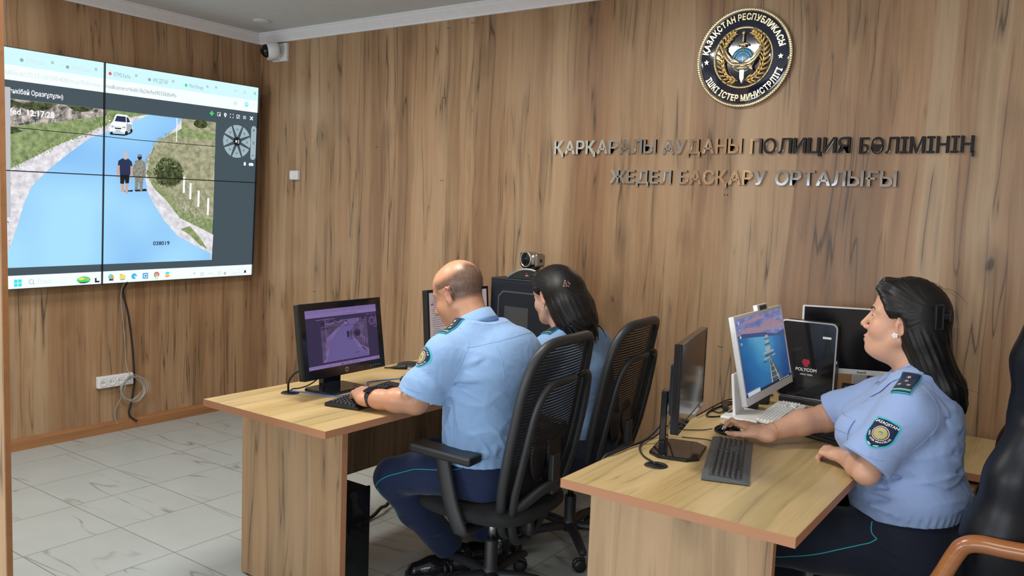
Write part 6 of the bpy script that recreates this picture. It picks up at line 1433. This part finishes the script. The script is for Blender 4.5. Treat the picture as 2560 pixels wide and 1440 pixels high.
    T.chain([(4.668, -1.287, .963), (4.592, -1.360, .840)], [.072, .070], .04); T.chain([(4.595, -1.358, .844), (4.583, -1.369, .820)], [.074, .076], .004)
    T.chain([(4.528, -.965, .935), (4.385, -.972, .862)], [.066, .066], .035)
    def cutsleeve(p, a, r, keep=.06):
        p = np.array(p); a = np.array(a, float); a /= np.linalg.norm(a); sl = T._sl(p-r-.04, p+r+.04); X, Y, Z = T._P(sl); u = (X-p[0])*a[0]+(Y-p[1])*a[1]+(Z-p[2])*a[2]
        rr = np.sqrt(np.maximum((X-p[0])**2+(Y-p[1])**2+(Z-p[2])**2-u*u, 0)); T.d[sl] = np.where((rr < r) & (u > -keep), np.maximum(T.d[sl], u), T.d[sl]); T.cap(p-a*.03, p+a*.03, r*.60, r*.64, .004, 'sub')
    for a, b, w_, dp in (((4.60, -1.335, .800), (4.79, -1.235, .860), .013, .018), ((4.62, -1.335, .765), (4.81, -1.20, .800), .012, .020), ((4.59, -1.33, .730), (4.77, -1.26, .742), .013, .018), ((4.55, -1.32, .700), (4.68, -1.32, .705), .012, .013), ((4.71, -1.29, .90), (4.80, -1.20, .910), .011, .012), ((4.72, -1.29, .95), (4.79, -1.20, .97), .009, .005), ((4.55, -1.28, .77), (4.51, -1.24, .68), .011, .007), ((4.715, -1.285, .985), (4.735, -1.305, .90), .008, .008), ((4.735, -1.255, 1.0), (4.775, -1.255, .93), .008, .006), ((4.58, -1.30, .945), (4.545, -1.285, .87), .010, .007), ((4.52, -1.13, .98), (4.53, -1.16, .88), .010, .006), ((4.48, -.95, .93), (4.42, -1.01, .87), .010, .006)):
        T.crease(a, b, w_, dp); off = np.array((.006, -.002, .021)); T.crease(np.array(a)+off, np.array(b)+off, w_*1.1, -dp*.7)
    T.ell((4.70, -1.12, .69), (.135, .20, .07), .04); T.disp(lambda X, Y, Z: .0020*np.sin(24*X+21*Z)*np.sin(25*Y-12*Z)+.0035*np.exp(-((Z-.655)/.02)**2)*np.sin(190*(X+Y))*.5)
    drape(T, .0062, [((.35, -.3, .9), 52, .4, 12), ((-.4, .4, .8), 46, 1.7, 11), ((.1, .5, 1), 60, 2.9, 13), ((.8, -.5, .2), 50, .9, 10)], lambda X, Y, Z: np.clip((Z-.65)/.03, 0, 1)*(.30+.70*np.clip((.90-Z)/.12, 0, 1)))
    cutsleeve((4.580, -1.371, .814), (-.42, -.40, -.78), .095); cutsleeve((4.378, -.973, .862), (-.80, -.06, -.60), .092)
    T.cut((4.65, -1.12, .630), (.06, 0, -1)); T.chain([(4.645, -1.13, 1.17), (4.648, -1.128, 1.04)], [.053, .062], .006, 'sub'); T.cap((4.59, -1.135, 1.065), (4.52, -1.15, .985), .042, .012, .012, 'sub')
    Vv, F = T.mesh(); Vv = relax(Vv, F, 2); sh = mesh_obj('shirt', Vv, F, M_SHIRTW, root); sb = bvh_of(Vv, F)
    def seam(pts, nm='seam', r=.0011, lift=.0002): wbuild(MB().tube(on_surf(sb, spline([V(*p) for p in pts], 8), lift), r, 5), nm, M_SHIRTW, sh)
    seam([(4.52, -1.38, .875), (4.56, -1.435, .862), (4.62, -1.43, .845), (4.66, -1.36, .835)]); seam([(4.68, -1.26, 1.06), (4.73, -1.29, 1.0), (4.74, -1.31, .93), (4.70, -1.33, .87)]); seam([(4.69, -1.24, 1.065), (4.745, -1.24, 1.02), (4.785, -1.20, 1.01)])
    # placket, buttons, breast pocket
    seam([(4.545, -1.19, .99), (4.50, -1.175, .93), (4.455, -1.165, .86), (4.475, -1.165, .77), (4.488, -1.17, .68)], 'placket', .0022, .0008)
    for p in ((4.52, -1.165, .95), (4.46, -1.155, .87), (4.475, -1.155, .78)):
        h = sb.find_nearest(V(*p)); qn = h[1].to_track_quat('Z', 'Y').to_matrix().to_4x4(); wbuild(MB().lathe([(.0055, 0), (.0055, .0018), (.004, .0022), (0, .0016)], 14, 0, Matrix.Translation(h[0]) @ qn), 'button', M_WHITE, sh)
    def pk(out, y, nm):
        mb = disc_grid(MB(), out, y); conform(mb, sb, (4.485, -1.255, .885), (.55, -.83, 0), (.10, .05, .99), (-.82, -.56, .08)); wbuild(mb, nm, M_SHIRTW, sh)
    def rr_(x0, z0, x1, z1, n=6): return [(x0+(x1-x0)*i/n, z1) for i in range(n)]+[(x1, z1+(z0-z1)*i/n) for i in range(n)]+[(x1+(x0-x1)*i/n, z0) for i in range(n)]+[(x0, z0+(z1-z0)*i/n) for i in range(n)]
    pk(rr_(-.045, -.085, .045, .03), -.0008, 'breast_pocket'); pk(rr_(-.047, -.012, .047, .034), -.0035, 'pocket_flap')
    collar(sh, (4.642, -1.128, 1.052), _R3((-.86, -.10, -.48), (-.45, 0, .9)), .060, M_SHIRTW, .036, .50, .032)
    for s_ in (1, -1):     # collar flaps lying on the shoulders
        cy_ = -1.128; fl_in = [(4.705, .030, 1.112), (4.655, .058, 1.098), (4.600, .050, 1.060), (4.560, .030, 1.020)]; fl_out = [(4.722, .055, 1.070), (4.668, .105, 1.050), (4.600, .098, 1.012), (4.548, .066, .975)]
        A_ = spline([V(x, cy_-s_*y, z) for x, y, z in fl_in], 6); B_ = on_surf(sb, spline([V(x, cy_-s_*y, z) for x, y, z in fl_out], 6), .0045); n_ = len(A_); vs = []; fs = []
        for p, q_ in zip(A_, B_):
            m_ = (p+q_)/2; hm = sb.find_nearest(m_); m_ = m_ if (m_-hm[0]).dot(hm[1]) > .004 else hm[0]+hm[1]*.005
            for w_ in (p, m_, q_): vs.append(w_)
            for w_ in (q_, m_, p): vs.append(w_-V(0, 0, .003))
        for i in range(n_-1):
            for j in range(6): fs.append([i*6+j, i*6+(j+1) % 6, (i+1)*6+(j+1) % 6, (i+1)*6+j])
        fs += [list(range(6))[::-1], [(n_-1)*6+j for j in range(6)]]
        wbuild(MB().add(vs, fs, 0, None, True), 'collar_flap', M_SHIRTW, sh)
    epaulette(sh, sb, (4.658, -1.262, 1.030), (-.12, -.66, -.74), (-.05, -.72, .68), .100, .056, 4)
    sleeve_patch(sh, sb, (4.617, -1.40, .918), (.874, -.274, -.199), (.34, .52, .78), (-.22, -.92, .30), False, 1.12)
    # trousers, shoes
    P_ = Sdf((4.08, -1.60, .06), (4.92, -.86, .70), .0055)
    P_.loft([(.43, 4.675, -1.12, .165, .20, 5), (.50, 4.675, -1.12, .172, .212, 5), (.58, 4.665, -1.12, .162, .205, 5), (.655, 4.655, -1.12, .148, .192, 8)], .03)
    P_.chain([(4.645, -1.235, .535), (4.45, -1.31, .530), (4.24, -1.37, .500)], [.112, .102, .078], .03); P_.chain([(4.645, -1.005, .535), (4.45, -.985, .53), (4.24, -.98, .50)], [.112, .102, .078], .03)
    P_.chain([(4.24, -1.37, .495), (4.26, -1.38, .30), (4.28, -1.39, .13)], [.078, .068, .062], .03); P_.chain([(4.24, -.98, .495), (4.26, -.98, .30), (4.28, -.98, .13)], [.078, .068, .062], .03)
    P_.frame(); P_.cut((4.3, -1.2, .11), (0, 0, -1), (4.1, -1.6, .04), (4.5, -.86, .2))
    for a, b, w_, dp in (((4.60, -1.34, .60), (4.75, -1.32, .55), .010, .007), ((4.58, -1.36, .575), (4.76, -1.33, .50), .010, .008), ((4.62, -1.35, .53), (4.74, -1.33, .46), .010, .006), ((4.52, -1.38, .56), (4.56, -1.36, .62), .010, .007)): P_.crease(a, b, w_, dp)
    Vv, F = P_.mesh(); Vv = relax(Vv, F, 3); tr = mesh_obj('trousers', Vv, F, M_TROUW, root); tb = bvh_of(Vv, F)
    for pts in ([(4.60, -1.33, .635), (4.605, -1.34, .60), (4.622, -1.345, .585)], [(4.622, -1.345, .585), (4.60, -1.355, .570), (4.56, -1.375, .555), (4.48, -1.41, .525), (4.38, -1.44, .48), (4.30, -1.45, .45)]):
        wbuild(MB().tube(on_surf(tb, spline([V(*p) for p in pts], 8), .0006), .0018, 6), 'piping', M_PIPE, tr)
    shoe(root, (4.33, -1.39, 0), (4.08, -1.40, 0)); shoe(root, (4.33, -.98, 0), (4.08, -.99, 0))
    for y in (-1.39, -.98): wbuild(MB().tube([(4.28, y, .16), (4.285, y, .07)], .040, 14), 'sock', M_SOCK, root)
    return root
person_front_woman()

# ---------------------------------------------------------------- the woman beside the man, by the wood wall
def person_back_woman():
    root = thing('person', 'woman with long black hair and a glittering hair claw, sitting beside the bald man', 'person', (3.27, -.84, 0))
    R = _R3((-.95, .16, -.22), (-.2, 0, 1)); ho = (3.145, -.852, 1.145); hs = .97
    S = Sdf((2.74, -1.16, .70), (3.44, -.54, 1.30), .0036)
    S.loft([(.72, 3.28, -.83, .11, .14, 0), (.88, 3.275, -.84, .10, .14, 0), (.95, 3.26, -.845, .08, .11, 0)], .01)
    head_field(S, R, ho, hs, True); S.chain([(3.165, -.852, 1.10), (3.20, -.85, 1.03), (3.225, -.848, .95)], [.048, .048, .062], .03)
    for sy, sh_, el, wr, d, th in ((-1, (3.225, -.99, .935), (3.09, -.985, .80), (2.895, -.99, .79), (-.95, .2, .04), 1), (1, (3.27, -.69, .935), (3.10, -.64, .80), (2.89, -.70, .79), (-.95, -.2, .04), -1)):
        S.chain([sh_, el], [.050, .042], .02); S.chain([el, tuple((np.array(el)+np.array(wr))/2), wr], [.042, .036, .024], .02)
        hand_field(S, wr, d, (0, 0, -1), th, [(16, 24, 16)]*4, .88, .1, None, .022)
    Vv, F = S.mesh(); Vv = relax(Vv, F, 2); C_ = paint(Vv, (.58, .36, .27), face_blobs(R, ho, hs, (.45, .14, .13), (.62, .30, .22)))
    mesh_obj('body', Vv, F, M_SKINW, root, C_); bv = bvh_of(Vv, F); face_parts(root, bv, R, ho, hs, True)
    hr, hb = long_hair(root, R, ho, hs, [(3.215, -.862, 1.165), (3.255, -.868, 1.10), (3.292, -.872, 1.04), (3.330, -.875, .995)], [.082, .080, .070, .040], 1.25, (-.10, 0, .05), lo=(3.0, -1.06, .90), hi=(3.44, -.66, 1.32), h=.0036)
    mb = MB(); rnd = random.Random(9)
    for k in range(60):
        y = rnd.uniform(-.97, -.76); a = V(3.285+rnd.uniform(-.03, .03), y, 1.045); b = a+V(.05+rnd.uniform(-.03, .02), rnd.uniform(-.012, .012), -.085+rnd.uniform(-.02, .02))
        q = MB().tube(spline([a, (a+b)/2+V(.010, 0, .004), b], 4), [.0035, .0026, .0004], 5); mb.add(q.v, q.f, 0, None, True)
    for k in range(5):
        b = V(3.375+.010*k, -.93+rnd.uniform(-.02, .02), .985+.012*k); q = MB().tube(spline([V(3.31, -.93, 1.02), (V(3.31, -.93, 1.02)+b)/2+V(0, 0, -.006), b], 4), [.0012, .0008, .0003], 4); mb.add(q.v, q.f, 0, None, True)
    o = wbuild(mb, 'loose_strands', M_HAIR, hr); o['kind'] = 'stuff'
    h = hb.ray_cast(V(3.262, -1.02, 1.215), V(-.10, 1, -.05).normalized(), .3); c = (h[0] if h[0] else V(3.25, -.93, 1.21))+V(.004, -.006, 0)
    cm = MB()
    for k in range(7): cm.ell(c+V(-.012, 0, -.020+.0065*k)+V(.0012*k, 0, 0), (.003, .003, .003), 0, None, 6); cm.tube([c+V(-.012+.0012*k, 0, -.020+.0065*k), c+V(-.003+.001*k, .002, -.021+.0062*k)], .0014, 5)
    star_pts = [c+V(.012+(.014 if i % 2 == 0 else .006)*math.sin(i*PI/5), -.001, .004+(.014 if i % 2 == 0 else .006)*math.cos(i*PI/5)) for i in range(10)]
    cm.tube(star_pts, .0013, 5, closed=True); wbuild(cm, 'hair_claw', plain('rose_gold', (.80, .50, .42), .2, 1.0), hr)
    W_ = lambda p: Vector(tuple(np.array(ho)+hs*(R @ np.array(p))))
    wbuild(MB().tube([W_((.001+.006*math.sin(2*PI*i/10), .0805, -.040+.008*math.cos(2*PI*i/10))) for i in range(10)], .0011, 5, closed=True).ell(W_((.001, .081, -.051)), (.0025, .002, .0025), 0, None, 8), 'earring', M_STEEL, root)
    T = Sdf((2.96, -1.18, .50), (3.48, -.50, 1.04), .0046)
    T.loft([(.55, 3.285, -.83, .142, .185, 0), (.62, 3.285, -.83, .150, .190, 0), (.75, 3.282, -.832, .142, .188, 0), (.86, 3.275, -.838, .134, .188, 0), (.93, 3.262, -.845, .115, .172, 0), (.975, 3.245, -.848, .085, .125, 0), (1.0, 3.235, -.85, .066, .09, 0)], .02)
    T.chain([(3.235, -.94, .965), (3.225, -1.0, .935)], [.058, .068], .04); T.chain([(3.25, -.76, .965), (3.27, -.69, .935)], [.058, .068], .04)
    T.chain([(3.225, -.995, .932), (3.14, -.99, .845)], [.066, .064], .035); T.chain([(3.27, -.688, .932), (3.165, -.655, .85)], [.070, .068], .035)
    T.cut((3.28, -.83, .558), (0, 0, -1))
    for p, a in (((3.130, -.99, .835), (-.70, 0, -.72)), ((3.155, -.653, .842), (-.7, .2, -.7))):
        p = np.array(p); a = np.array(a); a /= np.linalg.norm(a); sl = T._sl(p-.12, p+.12); X, Y, Z = T._P(sl); u = (X-p[0])*a[0]+(Y-p[1])*a[1]+(Z-p[2])*a[2]
        rr = np.sqrt(np.maximum((X-p[0])**2+(Y-p[1])**2+(Z-p[2])**2-u*u, 0)); T.d[sl] = np.where((rr < .085) & (u > -.05), np.maximum(T.d[sl], u), T.d[sl]); T.cap(p-a*.03, p+a*.03, .05, .054, .004, 'sub')
    T.chain([(3.17, -.852, 1.10), (3.22, -.85, .97)], [.050, .058], .006, 'sub')
    for a, b, w_, dp in (((3.40, -.70, .80), (3.30, -.64, .78), .011, .008), ((3.40, -.70, .72), (3.28, -.64, .70), .011, .009), ((3.39, -.72, .64), (3.28, -.64, .63), .011, .009), ((3.25, -1.02, .90), (3.20, -1.06, .93), .010, .006)): T.crease(a, b, w_, dp)
    T.disp(lambda X, Y, Z: .0022*np.sin(26*X+23*Z)*np.sin(27*Y-12*Z))
    Vv, F = T.mesh(); Vv = relax(Vv, F, 3); sh = mesh_obj('shirt', Vv, F, M_SHIRT, root); sb = bvh_of(Vv, F)
    collar(sh, (3.215, -.851, .985), _R3((-.93, 0, -.30), (-.2, 0, 1)), .056, M_SHIRT, .034, .5, .026)
    epaulette(sh, sb, (3.222, -.968, .998), (-.05, -.84, -.45), (-.05, -.42, .88), .095, .05, 1)
    P_ = Sdf((2.76, -1.10, .06), (3.48, -.56, .62), .006)
    P_.loft([(.42, 3.29, -.83, .155, .185, 0), (.50, 3.29, -.83, .160, .195, 0), (.59, 3.285, -.83, .142, .182, 0)], .03)
    for y in (-.93, -.73): P_.chain([(3.27, y, .52), (3.07, y, .515), (2.87, y, .475)], [.098, .09, .07], .03); P_.chain([(2.87, y, .47), (2.89, y, .30), (2.91, y, .12)], [.07, .062, .056], .03)
    P_.frame(); P_.cut((3, -.83, .105), (0, 0, -1)); Vv, F = P_.mesh(); mesh_obj('trousers', relax(Vv, F, 3), F, M_TROUW, root)
    for y in (-.93, -.73): shoe(root, (2.95, y, 0), (2.71, y, 0)); wbuild(MB().tube([(2.91, y, .15), (2.915, y, .07)], .038, 12), 'sock', M_SOCK, root)
    return root
person_back_woman()

# ---------------------------------------------------------------- leather armchair at the right edge
t = thing('armchair', 'high-backed black leather armchair with varnished wooden arms at the right edge', 'chair', (4.745, -1.13, 0))
B = Sdf((4.70, -1.50, .36), (5.16, -.76, 1.36), .006)
for y in (-1.28, -1.13, -.98): B.chain([(4.92, y, .50), (4.93, y, .68), (4.950, y, .86), (4.970, y, 1.02), (4.968, y, 1.16), (4.985, y, 1.25)], [.085, .088, .075, .066, .072, .066], .05)
for y in (-1.345, -.915): B.chain([(4.91, y, .52), (4.905, y, .66), (4.93, y, .84), (4.965, y, .98)], [.080, .090, .070, .052], .04); B.chain([(4.985, y+(.03 if y < -1.1 else -.03), 1.06), (4.985, y+(.03 if y < -1.1 else -.03), 1.24)], [.066, .066], .04)
B.crease((4.92, -1.36, 1.035), (4.92, -.90, 1.035), .014, .012); B.crease((4.86, -1.30, .60), (4.93, -1.26, 1.0), .010, .010); B.crease((4.86, -.96, .60), (4.93, -1.0, 1.0), .010, .010)
B.disp(lambda X, Y, Z: np.where((np.abs(Y+1.13) < .15) & (Z > .58) & (Z < 1.02) & (X < 4.96), .003*np.sin(2*PI*Y/.022), 0))
Vv, F = B.mesh(); M_LEATH = plain('black_leather', (.007, .008, .011), .38, bump=.12, bscale=320, spec=.3); mesh_obj('backrest', relax(Vv, F, 2)+np.array((.025, 0, 0)), F, M_LEATH, t)
B = Sdf((4.36, -1.46, .30), (5.0, -.80, .52), .006)
for y in (-1.30, -1.13, -.96): B.chain([(4.48, y, .395), (4.66, y, .395), (4.86, y, .40)], [.062, .066, .066], .06)
Vv, F = B.mesh(); mesh_obj('seat', relax(Vv, F, 2)+np.array((.02, 0, 0)), F, M_LEATH, t)
o0 = V(4.72, -1.13, -.012)
for y in (-1.46, -.80):
    MB().tube([V(*p)-o0 for p in ((4.66, y, .30), (4.70, y, .38), (4.775, y, .53), (4.815, y, .625), (4.835, y, .655), (4.868, y, .668), (4.93, y, .670), (5.06, y, .675), (5.12, y, .66), (5.14, y, .60), (5.10, y, .40), (5.04, y, .33))], .0235, 12, flat=1.15, up=(0, 1, 0), res=5).build('wooden_arm', M_ARM, t)
    MB().box(V(4.82, y*.93-.08, .335)-o0, (.06, .14, .04), bev=.006).build('arm_bracket', M_BLACK, t)
MB().lathe([(.028, .09), (.028, .20), (.018, .205), (.018, .34)], 20, 0, at(0, 0, 0)).build('gas_lift', M_BLACK, t)
for k in range(5):
    a = 2*PI*k/5+.3; d_ = V(math.cos(a), math.sin(a), 0)
    MB().tube([d_*.02+V(0, 0, .11), d_*.16+V(0, 0, .10), d_*.29+V(0, 0, .075)], [.026, .024, .016], 8).build('base_arm', M_ARM, t)
    MB().lathe([(.012, -.02), (.027, -.018), (.027, .018), (.012, .02)], 16, 0, at(d_.x*.28, d_.y*.28, .028) @ Matrix.Rotation(a, 4, 'Z') @ Matrix.Rotation(PI/2, 4, 'X')).build('castor', M_BLACK, t)
MB().box((.0, 0, .335), (.26, .20, .03), bev=.006).build('seat_plate', M_BLACK, t)
